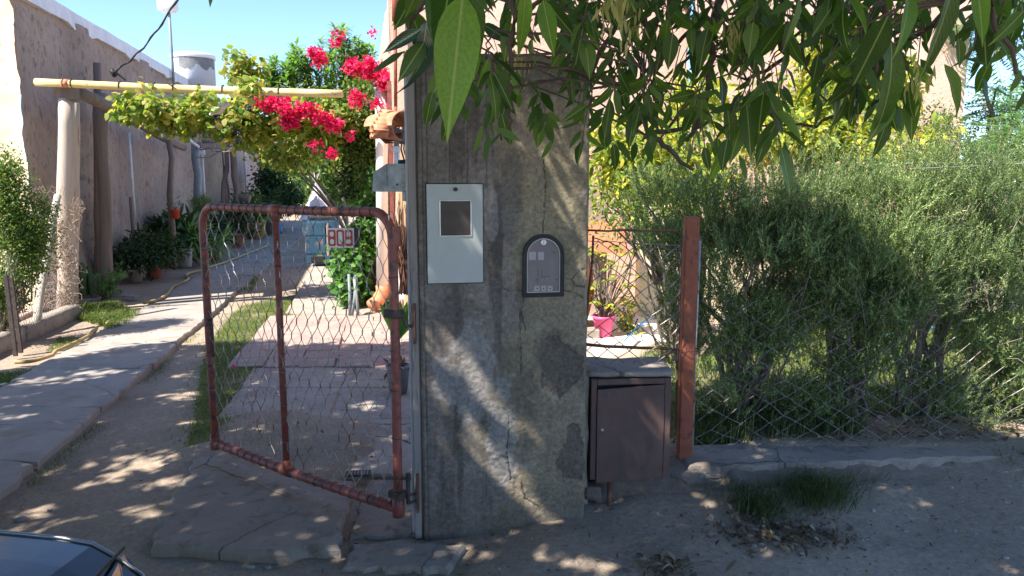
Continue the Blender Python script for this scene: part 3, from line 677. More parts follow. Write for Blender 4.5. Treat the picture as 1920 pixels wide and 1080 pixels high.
pts += [gp(GW-rc+rc*math.sin(a), ZT-rc+rc*math.cos(a)) for a in [math.pi/2*i/7 for i in range(0, 8)]]
pts += [gp(GW+.002, .8), gp(GW, .4), gp(GW, ZB)]
MB().tube(pts, RT, 14).build('frame_tube', M['gatered'], gate, True)
bp = [gp(-.01+(GW+.02)*i/8, botz(GW*i/8)) for i in range(9)]
MB().tube(bp, .023, 14).build('bottom_tube', M['gatered'], gate, True)
sm = GW*.555
MB().tube([gp(sm, botz(sm)), gp(sm+.004, .7), gp(sm, topz(sm))], .0165, 12).build('middle_tube', M['gatered'], gate, True)
mb = MB(); mb.tube([gp(sm-.032, botz(sm)), gp(sm+.032, botz(sm))], .028, 14); mb.tube([gp(sm, botz(sm)), gp(sm, botz(sm)+.055)], .022, 12); mb.build('tee_joint', M['postred'], gate, True)
mb = MB(); mb.tube([gp(sm-.032, topz(sm)), gp(sm+.032, topz(sm))], .025, 14); mb.tube([gp(sm, topz(sm)), gp(sm, topz(sm)-.05)], .021, 12); mb.build('tee_joint', M['gatered'], gate, True)
for s_ in (0, GW):
    mb = MB(); mb.tube([gp(s_, ZB-.035), gp(s_, ZB+.05)], .027, 12); mb.build('corner_fitting', M['gatered'], gate, True)
# wire ties round the tubes
def tie(parent, c, ax, r, turns=1, rw=.0016, m='darkiron'):
    ax = ax.normalized(); a = ax.orthogonal().normalized(); b = ax.cross(a); mb = MB()
    for t in range(turns):
        mb.tube([c+ax*(t*.004)+(a*math.cos(k*math.pi/6)+b*math.sin(k*math.pi/6))*(r+rw*.6) for k in range(13)], rw, 5, False)
    mb.build('wire_tie', M[m], parent)
for i in range(22):
    s_ = .05+(GW-.1)*i/21; tilt = Vector((0, 0, R.uniform(-.15, .15)))
    if rc*.6 < s_ < GW-rc*.6: tie(gate, gp(s_, topz(s_)), gd+tilt, RT, 1, .0017)
    tie(gate, gp(s_, botz(s_)), gd+tilt, .023, 1, .002, 'gatered')
for i in range(6):
    z_ = .28+.18*i
    for s_, r_ in ((0, RT), (sm, .0165), (GW, RT)): tie(gate, gp(s_, z_+R.uniform(-.03, .03)), Vector((0, 0, 1))+gd*R.uniform(-.1, .1), r_, 1, .0018, R.choice(('wire', 'darkiron')))
# hexagonal netting
cw = .0745; chh = .145
def hexnet(W_, Z0, Z1, P, cw, ch, wob, rw=.00115, rt=.0018, drop=0, seed=3):
    rr = random.Random(seed); mb = MB(); ncol = int(W_/cw)+1; half = ch/2; nrow = int((Z1-Z0)/half)+1; cache = {}
    def node_(i, j, k):      # k 0 lower end, 1 upper end of a twist
        key = (i, j, k)
        if key not in cache:
            s_ = i*cw+(cw/2 if j % 2 else 0); z_ = Z1-j*half-(ch*.17 if k == 0 else -ch*.0)
            dx = (fbm(s_*3+seed, z_*3, 2, 2)-.5)*wob*3; dz = (fbm(s_*3, z_*3+seed, 2, 4)-.5)*wob*4
            s2 = min(max(s_+dx+rr.gauss(0, wob*.22), .0), W_); z2 = min(max(z_+dz+rr.gauss(0, wob*.3), Z0), Z1)
            cache[key] = P(s2, z2, (fbm(s_*4, z_*4, 2, 1)-.5)*.05)
        return cache[key]
    for j in range(nrow):
        for i in range(ncol+1):
            if rr.random() < drop: continue
            a = node_(i, j, 1); b = node_(i, j, 0)
            mb.tube([a, b], rt, 4, False)
            if j+1 < nrow:
                odd = j % 2; nxt = [(i, j+1), (i+1, j+1)] if odd else [(i-1, j+1), (i, j+1)]
                for (ni, nj) in nxt:
                    if 0 <= ni <= ncol and rr.random() > drop*.6:
                        c = node_(ni, nj, 1); m_ = (b+c)/2+Vector([rr.gauss(0, .0012) for _ in range(3)]); mb.tube([b, m_, c], rw, 4, False)
    return mb
nl = hexnet(GW-.02, .15, 1.415, lambda s, z, d: gp(s+.01, z, .004+d*.7), cw, chh, .0045, .0019, .0030, drop=.01)
nl.build('wire_netting', M['galv'], gate)
# hinges, latch bar
def hinge(z_, up):
    mb = MB(); mb.box(gp(0, z_), (.075, .055, .034), math.atan2(gd.y, gd.x), bev=.004); h = mb.build('hinge_clamp', M['darkiron'], gate)
    mb = MB()
    a = gh0+Vector((.045, -.01, z_)); b = Vector((-.425, 3.105, z_-.055*(up)))
    if up: mb.tube([a+Vector((-.01, 0, .0)), a+Vector((0, 0, -.03)), a+Vector((.012, 0, -.05)), b], .008, 8)
    else:
        mb.tube([a+Vector((0, 0, -.04)), a+Vector((0, 0, .10))], .009, 8); mb.tube([a+Vector((0, 0, -.0)), Vector((-.42, 3.105, z_+.0))], .007, 8); mb.tube([a+Vector((0, 0, -.035)), Vector((-.42, 3.105, z_-.035))], .007, 8)
    mb.build('hinge_pin', M['darkiron'], gate)
    mb = MB(); mb.box((-.412, 3.108, z_+(-.045 if up else .0)), (.009, .03, .17), bev=.001); mb.build('hinge_plate', M['rust'], gate)
hinge(1.0, True); hinge(.20, False)
mb = MB(); mb.box(gp(-.022, 1.325, 0), (.012, .03, .085), math.atan2(gd.y, gd.x)); mb.build('stop_plate', M['gatered'], gate)
mb = MB(); mb.tube([gp(GW-.03, .62, .0), gp(GW-.032, .83, .0)], .008, 6); mb.tube([gp(GW-.03, .82, .0), gp(GW-.03, .83, .03)], .007, 6); mb.build('latch_bolt', M['darkiron'], gate)
# number sign 809, hung on the gate netting
sp = at(641, 446, 3.30); sgn = thing('number_sign', 'small white house number plate reading 809 in red, hung on the gate', 'house number sign', sp)
sM = Matrix.Rotation(math.radians(-6), 3, 'Z') @ Matrix(((1, 0, 0), (0, 0, -1), (0, 1, 0)))    # local xy -> plate, z toward the street
def srr(mb, x0, z0, x1, z1, d0, d1, r=.004, n=4):
    p = []
    for cx, cy, a in ((x1-r, z1-r, 0), (x0+r, z1-r, 1), (x0+r, z0+r, 2), (x1-r, z0+r, 3)):
        for i in range(n+1):
            t = (a+i/n)*math.pi/2; p.append((cx+r*math.cos(t), cy+r*math.sin(t)))
    mb.prism(p, d0, d1, sM, sp)
mb = MB(); mb.box(sp+Vector((.008, .011, 0)), (.132, .026, .086), math.radians(-6), bev=.001); mb.build('backing_box', M['darkiron'], sgn)
mb = MB(); srr(mb, -.0625, -.0435, .0575, .0435, .004, .007, .001, 1); mb.build('plate', M['signwhite'], sgn)
for i, dg in enumerate('809'):
    x0 = -.0590+i*.0385; x1 = x0+.0335; z0, z1 = -.036, .036; xc = (x0+x1)/2
    mb = MB(); srr(mb, x0, z0, x1, z1, .007, .0095, .008); t = mb.build('digit_'+{'8': 'eight', '0': 'zero', '9': 'nine'}[dg], M['signred'], sgn)
    mb = MB()
    if dg == '8': srr(mb, xc-.0092, .006, xc+.0092, .028, .0095, .0101, .0075); srr(mb, xc-.0092, -.028, xc+.0092, -.005, .0095, .0101, .0075)
    if dg == '0': srr(mb, xc-.0088, -.028, xc+.0088, .028, .0095, .0101, .0075)
    if dg == '9': srr(mb, xc-.0092, .006, xc+.0092, .028, .0095, .0101, .0075); srr(mb, xc-.0168, -.024, xc+.0075, -.006, .0095, .0101, .005)
    mb.build('digit_hollow', M['signwhite'], t)

# ================================================================ CABINET + RED POST + FENCES
cb = math.radians(3)
cab_c = at(1185, 900, 3.38); cab_w = .365
ca = at(1108, 900, 3.36); ct = at(1111, 712, 3.36); CBW = .375; CBH = ct.z-ca.z
cabinet = thing('utility_cabinet', 'low rusty brown steel utility cabinet built in between pillar and red post', 'cabinet', ca)
crz = math.radians(5); cM = Matrix.Rotation(crz, 3, 'Z')
def cbx(mb, x0, z0, x1, z1, y0, y1, bev=.002):
    c = ca+cM @ Vector(((x0+x1)/2, (y0+y1)/2, (z0+z1)/2)); mb.box(c, (x1-x0, y1-y0, z1-z0), crz, bev=bev)
mb = MB(); cbx(mb, -.005, 0, .022, CBH, .0, .05); cbx(mb, CBW-.030, 0, CBW, CBH, .0, .05); cbx(mb, .0225, CBH-.028, CBW-.0305, CBH, .0, .05); cbx(mb, .0225, .0, CBW-.0305, .015, .002, .05)
mb.build('door_frame', M['cabinet'], cabinet)
mb = MB(); x0, x1, z0, z1 = .024, CBW-.033, .0, CBH-.042
vs = [(x0, -.010, z0-.012), (x1, -.006, z0+.004), (x1, -.004, z1+.012), (x0, -.006, z1-.006)]
front = [ca+cM @ Vector(v) for v in vs]; bk = [ca+cM @ Vector((v[0], .012, v[2])) for v in vs]
mb.add(front+bk, [(0, 1, 2, 3), (7, 6, 5, 4), (0, 4, 5, 1), (1, 5, 6, 2), (2, 6, 7, 3), (3, 7, 4, 0)]); dr = mb.build('door', M['cabinet'], cabinet)
mb = MB(); mb.lathe([(.007, 0), (.007, .004), (.003, .004), (.002, -.001)], ca+cM @ Vector((.048, -.008, CBH*.51)), 12, cM @ Matrix(((1, 0, 0), (0, 0, -1), (0, 1, 0)))); mb.build('keyhole', M['dullmetal'], cabinet)
mb = MB(); cbx(mb, .02, .02, CBW-.02, CBH-.03, .05, .16, 0); mb.build('inner_box', M['black'], cabinet)
for zz in (.05, CBH-.07):
    mb = MB(); mb.tube([ca+cM @ Vector((CBW-.031, -.006, zz-.02)), ca+cM @ Vector((CBW-.031, -.006, zz+.02))], .005, 8); mb.build('hinge', M['rust'], cabinet)
# masonry niche holding the cabinet
def rough_box(name, x0, x1, y0, y1, z0, z1, m, parent=None, amp=.012, res=.03, seed=0, **k):
    """box with uneven, worn faces; corners rounded a little"""
    mb = MB(); nx_ = max(2, int((x1-x0)/res)); ny_ = max(2, int((y1-y0)/res)); nz_ = max(2, int((z1-z0)/res)); idx = {}; vs = []; fs = []
    def vid(i, j, l):
        if (i, j, l) not in idx:
            p = Vector((x0+(x1-x0)*i/nx_, y0+(y1-y0)*j/ny_, z0+(z1-z0)*l/nz_)); c = Vector(((x0+x1)/2, (y0+y1)/2, (z0+z1)/2))
            e = (i in (0, nx_))+(j in (0, ny_))+(l in (0, nz_)); n_ = float(fbm(p.x*9+p.y*5+seed, p.z*9+p.y*7, 4, 2))-.5
            d = p-c; d = Vector((d.x/(x1-x0), d.y/(y1-y0), d.z/(z1-z0))).normalized()
            idx[(i, j, l)] = len(vs); vs.append(p+d*(n_*amp*2-amp*.5*(e-1)))
        return idx[(i, j, l)]
    for i in range(nx_):
        for j in range(ny_):
            for l, fl in ((0, 1), (nz_, 0)):
                f = (vid(i, j, l), vid(i+1, j, l), vid(i+1, j+1, l), vid(i, j+1, l)); fs.append(f[::-1] if fl else f)
    for i in range(nx_):
        for l in range(nz_):
            for j, fl in ((0, 0), (ny_, 1)):
                f = (vid(i, j, l), vid(i+1, j, l), vid(i+1, j, l+1), vid(i, j, l+1)); fs.append(f[::-1] if fl else f)
    for j in range(ny_):
        for l in range(nz_):
            for i, fl in ((0, 1), (nx_, 0)):
                f = (vid(i, j, l), vid(i, j+1, l), vid(i, j+1, l+1), vid(i, j, l+1)); fs.append(f[::-1] if fl else f)
    return mk(name, vs, fs, m, parent, True, **k)
niche = thing('masonry_block', 'rough mortar block with a broken ledge around the brown cabinet', 'masonry block', (ca.x+.19, ca.y+.2, 0))
rough_box('back_block', ca.x-.05, ca.x+CBW+.0, ca.y+.13, ca.y+.30, .0, ca.z+CBH+.0, M['earth'], niche, .02, .03, 1)
rough_box('side_pier', ca.x-.06, ca.x-.012, ca.y+.01, ca.y+.20, .0, ca.z+CBH+.01, M['concrete2'], niche, .012, .025, 2)
rough_box('ledge', ca.x-.04, ca.x+CBW+.01, ca.y+.02, ca.y+.32, ca.z+CBH+.004, ca.z+CBH+.034, M['concrete2'], niche, .009, .025, 4)
rough_box('brick', ca.x-.035, ca.x+.055, ca.y+.0, ca.y+.10, .05, .12, M['earth'], niche, .008, .02, 5)
rough_box('brick', ca.x+.14, ca.x+.27, ca.y+.05, ca.y+.14, .06, .13, M['brick'], niche, .008, .02, 6)
mb = MB(); g0 = at(1143, 972, 3.30); mb.tube([at(1143, 905, 3.38), at(1143, 935, 3.36), g0], .0125, 10); pipe = mb.build('gas_pipe', M['rust'], None, True, label='short rusty pipe stub dropping from under the brown cabinet', cat='pipe')
# red post
p0 = at(1281, 893, 3.62); p1 = at(1297, 406, 3.62)
rp = thing('fence_post', 'square orange red painted steel fence post, standing right of the cabinet', 'fence post', p0)
mb = MB(); mb.box((p0+p1)/2, (.068, .058, (p1-p0).length), M=Matrix.Rotation(math.atan2(p1.x-p0.x, p1.z-p0.z), 3, 'Y'), bev=.006); mb.build('post', M['postred'], rp)
mb = MB(); mb.tube([p0+Vector((-.047, -.0, .25)), p1+Vector((-.045, 0, -.1))], .006, 6); mb.build('tie_rod', M['rust'], rp)
tie(rp, at(1290, 655, 3.62), Vector((0, .0, 1)), .052, 1, .0022)
# small wire panel between pillar and post
q0 = at(1100, 432, 3.40); q1 = at(1275, 432, 3.60); q2 = at(1100, 648, 3.40); q3 = at(1272, 655, 3.60)
pan = thing('small_fence', 'rusty rod frame with loose diamond mesh between the pillar and the red post', 'fence', (q2.x, q2.y, q2.z))
for a, b, r_, mm in ((q0, q1, .0055, 'rust'), (q2, q3, .008, 'rust'), (at(1113, 440, 3.42), at(1092, 690, 3.40), .006, 'rust'), (at(1278, 440, 3.58), at(1268, 690, 3.58), .005, 'rust'), (at(1110, 445, 3.43), at(1160, 462, 3.44), .003, 'darkiron'), (at(1240, 668, 3.5), q3, .006, 'rust')):
    pts = [a.lerp(b, i/5)+Vector((R.gauss(0, .002), 0, R.gauss(0, .003))) for i in range(6)]
    MB().tube(pts, r_, 6).build('rod', M[mm], pan, True)
def diamond(P, W_, H_, cw, ch, rw, wob, seed=0, drop=0.0, keep=None):
    rr = random.Random(seed); mb = MB(); nxx = int(W_/cw)+1; nzz = int(H_/ch)+1; cache = {}
    def nd(i, j):
        if (i, j) not in cache:
            s_ = (i+(.5 if j % 2 else 0))*cw; z_ = j*ch/2
            s_ += (float(fbm(s_*3+seed, z_*3, 2, 2))-.5)*wob*4+rr.gauss(0, wob*.3); z_ += (float(fbm(s_*3, z_*3+seed, 2, 4))-.5)*wob*4+rr.gauss(0, wob*.3)
            cache[(i, j)] = P(min(max(s_, 0), W_), min(max(z_, 0), H_))
        return cache[(i, j)]
    for j in range(nzz*2):
        for i in range(nxx):
            for ni in ((i, i+1) if j % 2 else (i-1, i)):
                if ni < 0 or rr.random() < drop: continue
                a, b = nd(i, j), nd(ni, j+1)
                if (a-b).length > 1e-4 and (keep is None or keep(a)): mb.tube([a, (a+b)/2+Vector((0, rr.gauss(0, .002), rr.gauss(0, .0015))), b], rw, 4, False)
    return mb
b0_ = at(1098, 692, 3.40); b1_ = at(1270, 690, 3.56)
def PP(s, z):
    f = s/.44; b = b0_.lerp(b1_, f); return Vector((b.x, b.y+.01*math.sin(s*20+z*9), b.z+z))
diamond(PP, .44, .60, .100, .08, .0021, .010, 5, .05).build('wire_mesh', M['wire'], pan)
# long wire fence, overgrown by the rosemary
f0 = at(1300, 885, 3.66); f1 = Vector((4.6, 4.02, .16)); FH = 1.34
fence = thing('wire_fence', 'long diamond mesh wire fence standing on the crumbling plinth, overgrown by rosemary', 'fence', f0)
FWD = (f1-f0).length
def FP(s, z):
    b = f0.lerp(f1, s/FWD); return Vector((b.x+z*.012, b.y+.012*math.sin(s*5), b.z+z*(.8 if s > .4 else .84)-.01))
diamond(FP, FWD, 1.15, .152, .118, .0016, .014, 9, .02, lambda a: a.z < 1.0-.28*max(0, a.x-1.0)+.05*math.sin(a.x*9)).build('wire_mesh', M['wire'], fence)
MB().tube([at(1297, 886, 3.66), at(1304, 650, 3.66), at(1313, 443, 3.66)], .0062, 8).build('tension_rod', M['galv'], fence, True)
for zz, yy2 in ((318, 3.8),):
    a = at(1640, 318, 3.9); b = at(2050, 296, 4.0); mb = MB(); mb.tube([a.lerp(b, i/8)+Vector((0, 0, -.01*math.sin(math.pi*i/8))) for i in range(9)], .0026, 5); mb.build('line_wire', M['galv'], fence)
    a = at(1650, 306, 3.98); b = at(2050, 305, 4.1); mb = MB(); mb.tube([a, (a+b)/2, b], .0016, 5); mb.build('line_wire', M['galv'], fence)

# ================================================================ NEIGHBOUR'S ADOBE WALL (left)
wc = Vector((-5.75, 8.95, 0)); wd_ = Vector((-.2, 1, 0)).normalized(); WH = 3.72
aw = thing('adobe_wall', 'long high rough plastered wall in shade on the left, white coping on top', 'wall', wc)
nl_, nh = 300, 60
t = np.r_[np.linspace(0, 6, 170), np.linspace(6.06, 20.5, 130)]; hz = np.linspace(-.1, WH, nh)
TT, HH = np.meshgrid(t, hz, indexing='ij'); TT = TT.ravel(); HH = HH.ravel()
dd = (fbm(TT*2, HH*1.4, 5, 1)-.5)*.07+(fbm(TT*9, HH*5, 3, 2)-.5)*.02
for pc in (2.1, 5.2, 8.8, 12.6, 16.8):            # shallow buttresses swelling out of the wall
    dd += .10*np.exp(-((TT-pc)/.28)**4)
edge_j = (fbm(HH*7, HH*0+2, 4, 3)-.5)*.12*np.exp(-TT*9)
Vw = np.c_[wc.x+wd_.x*(TT+edge_j)+dd*.98, wc.y+wd_.y*(TT+edge_j)+dd*.2, HH+.03*(fbm(TT*2, HH*0, 3, 4)-.5)*(HH > WH-.1)]
ii, jj = np.meshgrid(np.arange(nl_-1), np.arange(nh-1), indexing='ij'); q = (ii*nh+jj).ravel()
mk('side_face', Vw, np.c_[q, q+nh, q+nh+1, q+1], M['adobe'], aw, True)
# sunlit front face, ragged edge of thick render
nl2, nh2 = 60, 90
A, B = np.meshgrid(np.linspace(0, 1, nl2)**1.6*4.5, np.linspace(-.1, WH+.05, nh2), indexing='ij'); A = A.ravel(); B = B.ravel()
jag = (fbm(B*6, B*0+7, 4, 5)-.5)*.14*np.exp(-A*12)
dv = (fbm(A*5, B*5, 4, 3)-.5)*.03+.02*np.exp(-A*10)
Vf = np.c_[wc.x+.02-(A+jag)*.98, wc.y-.03-(A)*-.0-dv-.19*A*0, B]
ii, jj = np.meshgrid(np.arange(nl2-1), np.arange(nh2-1), indexing='ij'); q = (ii*nh2+jj).ravel()
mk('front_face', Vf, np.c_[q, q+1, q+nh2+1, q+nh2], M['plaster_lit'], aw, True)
mb = MB(); a = wc+Vector((-.2, 0, 0)); e = wc+wd_*20.5
mb.add([wc+Vector((-4.5, .02, WH)), wc+Vector((-.3, .02, WH)), e+Vector((-.3, 0, WH)), e+Vector((-4.5, 0, WH)), wc+Vector((-4.5, .02, -.1)), wc+Vector((-.3, .02, -.1)), e+Vector((-.3, 0, -.1)), e+Vector((-4.5, 0, -.1)), e+Vector((.05, 0, -.1)), e+Vector((.05, 0, WH))],
       [(0, 1, 2, 3), (2, 6, 8, 9), (7, 6, 2, 3)]); mb.build('wall_core', M['adobe'], aw)
k = 90
cop = []
for i in range(k+1):
    f = i/k*20.6; c = wc+wd_*f; lo = WH+.02*float(fbm(f*2.2, 1.3, 4, 1))*2-.05-(.05 if (i*7) % 11 < 2 else 0); hi = WH+.155+.02*float(fbm(f*1.5, 8, 3, 2))
    ov = .06+.03*(float(fbm(f*3, 2, 3, 2))-.5)
    cop += [c+Vector((ov, 0, lo)), c+Vector((ov-.02, 0, hi)), c+Vector((-.5, 0, hi+.03)), c+Vector((-.5, 0, lo))]
fs = [(i*4+j, i*4+(j+1) % 4, i*4+4+(j+1) % 4, i*4+4+j) for i in range(k) for j in range(4)]+[(3, 2, 1, 0)]
mk('coping', cop, fs, M['whitewash'], aw)
# far brick stretch and end pier
def wpt(f, z, off=0): return wc+wd_*f+Vector((off*.98, off*.2, z))
m, nt_, p_ = base('far_brickwork'); v_ = coords(nt_)
bt = nt_.nodes.new('ShaderNodeTexBrick'); bt.inputs['Scale'].default_value = 1; bt.inputs['Color1'].default_value = (.40, .25, .21, 1); bt.inputs['Color2'].default_value = (.50, .35, .30, 1); bt.inputs['Mortar'].default_value = (.33, .26, .23, 1)
bt.inputs['Brick Width'].default_value = .26; bt.inputs['Row Height'].default_value = .085; bt.inputs['Mortar Size'].default_value = .014
cx_ = nt_.nodes.new('ShaderNodeSeparateXYZ'); nt_.links.new(v_, cx_.inputs[0]); cmb = nt_.nodes.new('ShaderNodeCombineXYZ'); nt_.links.new(cx_.outputs[1], cmb.inputs[0]); nt_.links.new(cx_.outputs[2], cmb.inputs[1]); nt_.links.new(cmb.outputs[0], bt.inputs['Vector'])
nt_.links.new(bt.outputs[0], p_.inputs['Base Color']); p_.inputs['Roughness'].default_value = .9; nt_.links.new(bump(nt_, bt.outputs[1], -.6, .01), p_.inputs['Normal']); M['brickwork'] = m
mb = MB(); mb.add([wpt(12.5, 0, .12), wpt(20.3, 0, .12), wpt(20.3, 3.1, .12), wpt(12.5, 3.1, .12)], [(0, 1, 2, 3)]); mb.box(wpt(20.4, 1.5, .15), (.3, .3, 3.0), .2); mb.build('brick_facing', M['brickwork'], aw)
# pipes and boards on the wall
for f, z0_, z1_, r_, mm, nm in ((3.6, .95, 2.35, .022, 'whitewash', 'wall_pipe'), (3.45, .35, 1.3, .03, 'darklog', 'wall_pipe'), (9.4, .6, 2.45, .028, 'whitewash', 'wall_pipe'), (16.2, .3, 2.9, .03, 'pink_column', 'wall_pipe')):
    mb = MB(); mb.tube([wpt(f, z0_, .16), wpt(f, z1_, .16)], r_, 8); mb.build(nm, M[mm], aw, True)
MB().box(wpt(9.1, 2.25, .2), (.16, .1, .14), .2, bev=.01).build('junction_box', M['whitewash'], aw)
# cable from the wall up out of the frame
a = at(213, 135, 9.6); b = at(345, -20, 7.0); mb = MB()
pts = [a.lerp(b, i/20)+Vector((0, 0, -.10*math.sin(math.pi*i/20)-.012*math.sin(i*1.4))) for i in range(21)]
mb.tube(pts, [.010+.002*math.sin(i*2.2) for i in range(21)], 6); mb.tube([a+Vector((.0, .0, .02)), at(235, 150, 10.2)], .012, 5); mb.tube([a+Vector((-.03, 0, .03)), a+Vector((.02, 0, -.05))], .03, 6)
mb.build('overhead_cable', M['rubber'], None, True, label='dark twisted overhead cable running from the left wall up into the sky', cat='cable')
# roof-top tank, pole with a light
tk = at(345, 160, 17.5); tz = 3.4
tank = thing('water_tank', 'white water tank on the roof behind the left wall', 'water tank', (tk.x, tk.y+.6, tz))
r_ = .47
mb = MB(); mb.lathe([(r_, 0), (r_, .92), (r_*.99, 1.03)], (tk.x, tk.y+.6, tz), 28); mb.build('barrel', M['oldwhite'], tank, True)
mb = MB(); mb.lathe([(r_*1.05, .99), (r_*1.06, 1.07), (r_*.9, 1.11), (r_*.2, 1.16)], (tk.x, tk.y+.6, tz), 28); mb.build('lid', M['white'], tank, True)
mb = MB(); n_ = 14; vs = []
for i in range(n_+1):
    a_ = -1.9+i*1.9/n_; dr_ = .12+.2*float(fbm(i*.7, 3, 2, 1)); vs += [(tk.x+r_*1.015*math.cos(a_), tk.y+.6+r_*1.015*math.sin(a_), tz+.99), (tk.x+r_*1.02*math.cos(a_), tk.y+.6+r_*1.02*math.sin(a_), tz+.99-dr_)]
mb.add(vs, [(2*i, 2*i+1, 2*i+3, 2*i+2) for i in range(n_)]); mb.build('dark_patch', M['greypot'], tank)  # dark grey strip with a ragged lower edge, below the lid
lp0 = at(321, 110, 16); lp1 = at(316, 8, 16)
lp = thing('roof_mast', 'thin purple grey mast with a white lamp head rising beside the water tank', 'mast', (lp0.x, lp0.y, 3.3))
MB().tube([(lp0.x+.02, lp0.y, 3.2), lp1], .03, 8).build('pole', M['tube'], lp, True)
mb = MB(); mb.box(lp1+Vector((-.02, 0, -.02)), (.40, .22, .30), bev=.07); mb.build('lamp_head', M['white'], lp, True)

# ================================================================ PERGOLA
PY = 8.62
perg = thing('pergola', 'pergola of pale log posts with a long yellow pipe beam carrying the vines', 'pergola', (-5.2, PY+.1, 0))
def log(name, a, b, r0, r1, m, parent, wob=.015, n=9, sides=12, **k):
    pts = [Vector(a).lerp(Vector(b), i/n)+(Vector((R.gauss(0, wob), R.gauss(0, wob), 0)) if 0 < i < n else Vector()) for i in range(n+1)]
    return MB().tube(pts, [r0+(r1-r0)*i/n+R.gauss(0, r0*.02) for i in range(n+1)], sides).build(name, m, parent, True, **k)
pb = at(122, 583, 8.75); ptp = at(124, 185, 8.75)
log('post', (pb.x, 8.75, -.03), (ptp.x, 8.75, ptp.z), .098, .082, M['paleLog'], perg, .004)
log('post', (pb.x-.07, 8.98, -.03), (ptp.x-.06, 8.98, ptp.z-.02), .085, .075, M['paleLog'], perg, .005)
MB().box((ptp.x+.02, 8.75, ptp.z+.06), (.2, .14, .15)).build('post_cap', M['darklog'], perg)
ba = at(67, 154, PY); bb = at(642, 176, PY)
mb = MB(); mb.tube([ba.lerp(bb, i/10)+Vector((0, 0, -.012*math.sin(math.pi*i/10))) for i in range(11)], .043, 14); beam = mb.build('beam', M['yellowpipe'], perg, True)
mb = MB(); mb.tube([at(116, 156, PY), at(130, 157, PY)], .047, 14); mb.build('beam_band', M['terracotta'], perg, True)
for px_ in (120, 135, 225, 289, 326, 372, 418, 523): tie(perg, at(px_, 154+(px_-67)*.038, PY), Vector((1, 0, .0)), .043, 2, .006)
log('side_rail', at(140, 168, 8.9), at(345, 278, 15), .08, .06, M['darklog'], perg, .02)
# slender props further back
for i, (x0, y0, x1, y1, Yp, r_, mm) in enumerate([(322, 470, 316, 262, 13.2, .055, 'darklog'), (372, 430, 366, 268, 15.5, .09, 'tube'), (409, 425, 428, 262, 19, .06, 'darklog'), (425, 425, 421, 310, 20, .045, 'darklog'), (436, 425, 424, 330, 19.5, .035, 'darklog'), (449, 420, 436, 280, 19, .09, 'darklog'), (441, 420, 440, 270, 19.4, .04, 'darklog')]):
    b = at(x0, y0, Yp); b.z = max(0, min(b.z, .05)); log('prop', b, at(x1, y1, Yp), r_*1.1, r_*.9, M[mm], perg, .015, 7, 8)
log('cross_rail', at(372, 272, 15.4), at(460, 279, 19), .06, .05, M['darklog'], perg, .02)
log('cross_rail', at(340, 252, 14), at(372, 275, 15.4), .03, .03, M['whitewash'], perg, .0)
log('cross_rail', at(380, 265, 15.6), at(640, 272, 18), .03, .03, M['darklog'], perg, .03)
mb = MB()
for i in range(16):
    a = at(R.uniform(370, 480), R.uniform(255, 290), R.uniform(14, 18)); b = a+Vector((R.uniform(-.6, .9), R.uniform(-.5, .5), R.uniform(-.25, .2))); mb.tube([a, (a+b)/2+Vector((0, 0, R.uniform(-.12, .1))), b], R.uniform(.006, .016), 5)
mb.build('vine_cane', M['greytwig'], perg, kind='stuff')
b = at(459, 372, 19); log('log_stub', at(446, 368, 19), b+Vector((.12, 0, -.02)), .07, .12, M['darklog'], perg, 0, 4)
# big log leaning in shade next to the wall
pb2 = at(203, 560, 10.4)
log('wall_post', (pb2.x-.0, 10.4, 0), at(190, 175, 10.4), .085, .07, M['darklog'], None, .008, label='thick grey weathered log post standing close against the left wall', cat='post')
pb3 = at(190, 540, 10.8); log('wall_post', (pb3.x-.02, 10.75, 0), at(182, 118, 10.75), .055, .05, M['darklog'], None, .006, label='thinner darker log post just behind the thick log by the left wall', cat='post')

# grape vine on the pergola
def viney(name, label, cat, ells, n, L0, W0, m, clump=.14, base=(0, 0, 0), tips=18, r0=.02, stem='greytwig', shell=.3, droop=.5, per=22, part='foliage', tipmat=None, keep=None, proto=PL6, group=None, wob=.06):
    t = thing(name, label, cat, base, group)
    V, Fq, cc = cloud(ells, n, clump, per, L0, W0, droop, proto, N, shell, keep)
    mk(part, V, Fq, m, t, kind='stuff')
    if tips:
        mb = MB(); idx = N.choice(len(cc), min(tips, len(cc)), replace=False); stems(mb, base, [cc[i] for i in idx], r0, wob); mb.build('stem', M[stem], t, True)
    return t
def E3(px, py, Y, rx, rz, ry=.5):
    c = at(px, py, Y); k = Y/F; return (c.x, c.y, c.z, rx*k, ry, rz*k)
vine = viney('grape_vine', 'sunlit grape vine trained along the yellow pergola beam, leaves turning yellow', 'vine',
    [E3(290, 210, 9.2, 70, 20, .6), E3(350, 225, 9.6, 80, 23, .7), E3(430, 215, 9.4, 80, 28, .6), E3(470, 250, 9.6, 60, 22, .6), E3(560, 235, 9.6, 80, 37, .6), E3(455, 130, 9.6, 28, 23, .35), E3(470, 165, 8.5, 26, 10, .1), E3(290, 175, 8.55, 18, 5, .08), E3(380, 180, 8.5, 25, 5, .08), E3(475, 172, 9.5, 30, 11, .5), E3(250, 195, 9.0, 30, 16, .3), E3(600, 215, 9.6, 50, 18, .5), E3(620, 230, 9.6, 60, 44, .5)],
    9000, .08, .072, M['vine'], .10, (-1.75, 9.9, 0), 0, .022, per=14, shell=.1)
mb = MB(); stems(mb, at(470, 250, 9.5), [at(R.uniform(240, 440), R.uniform(180, 250), 9.3) for _ in range(14)], .012, .07); mb.build('cane', M['greytwig'], vine, True)
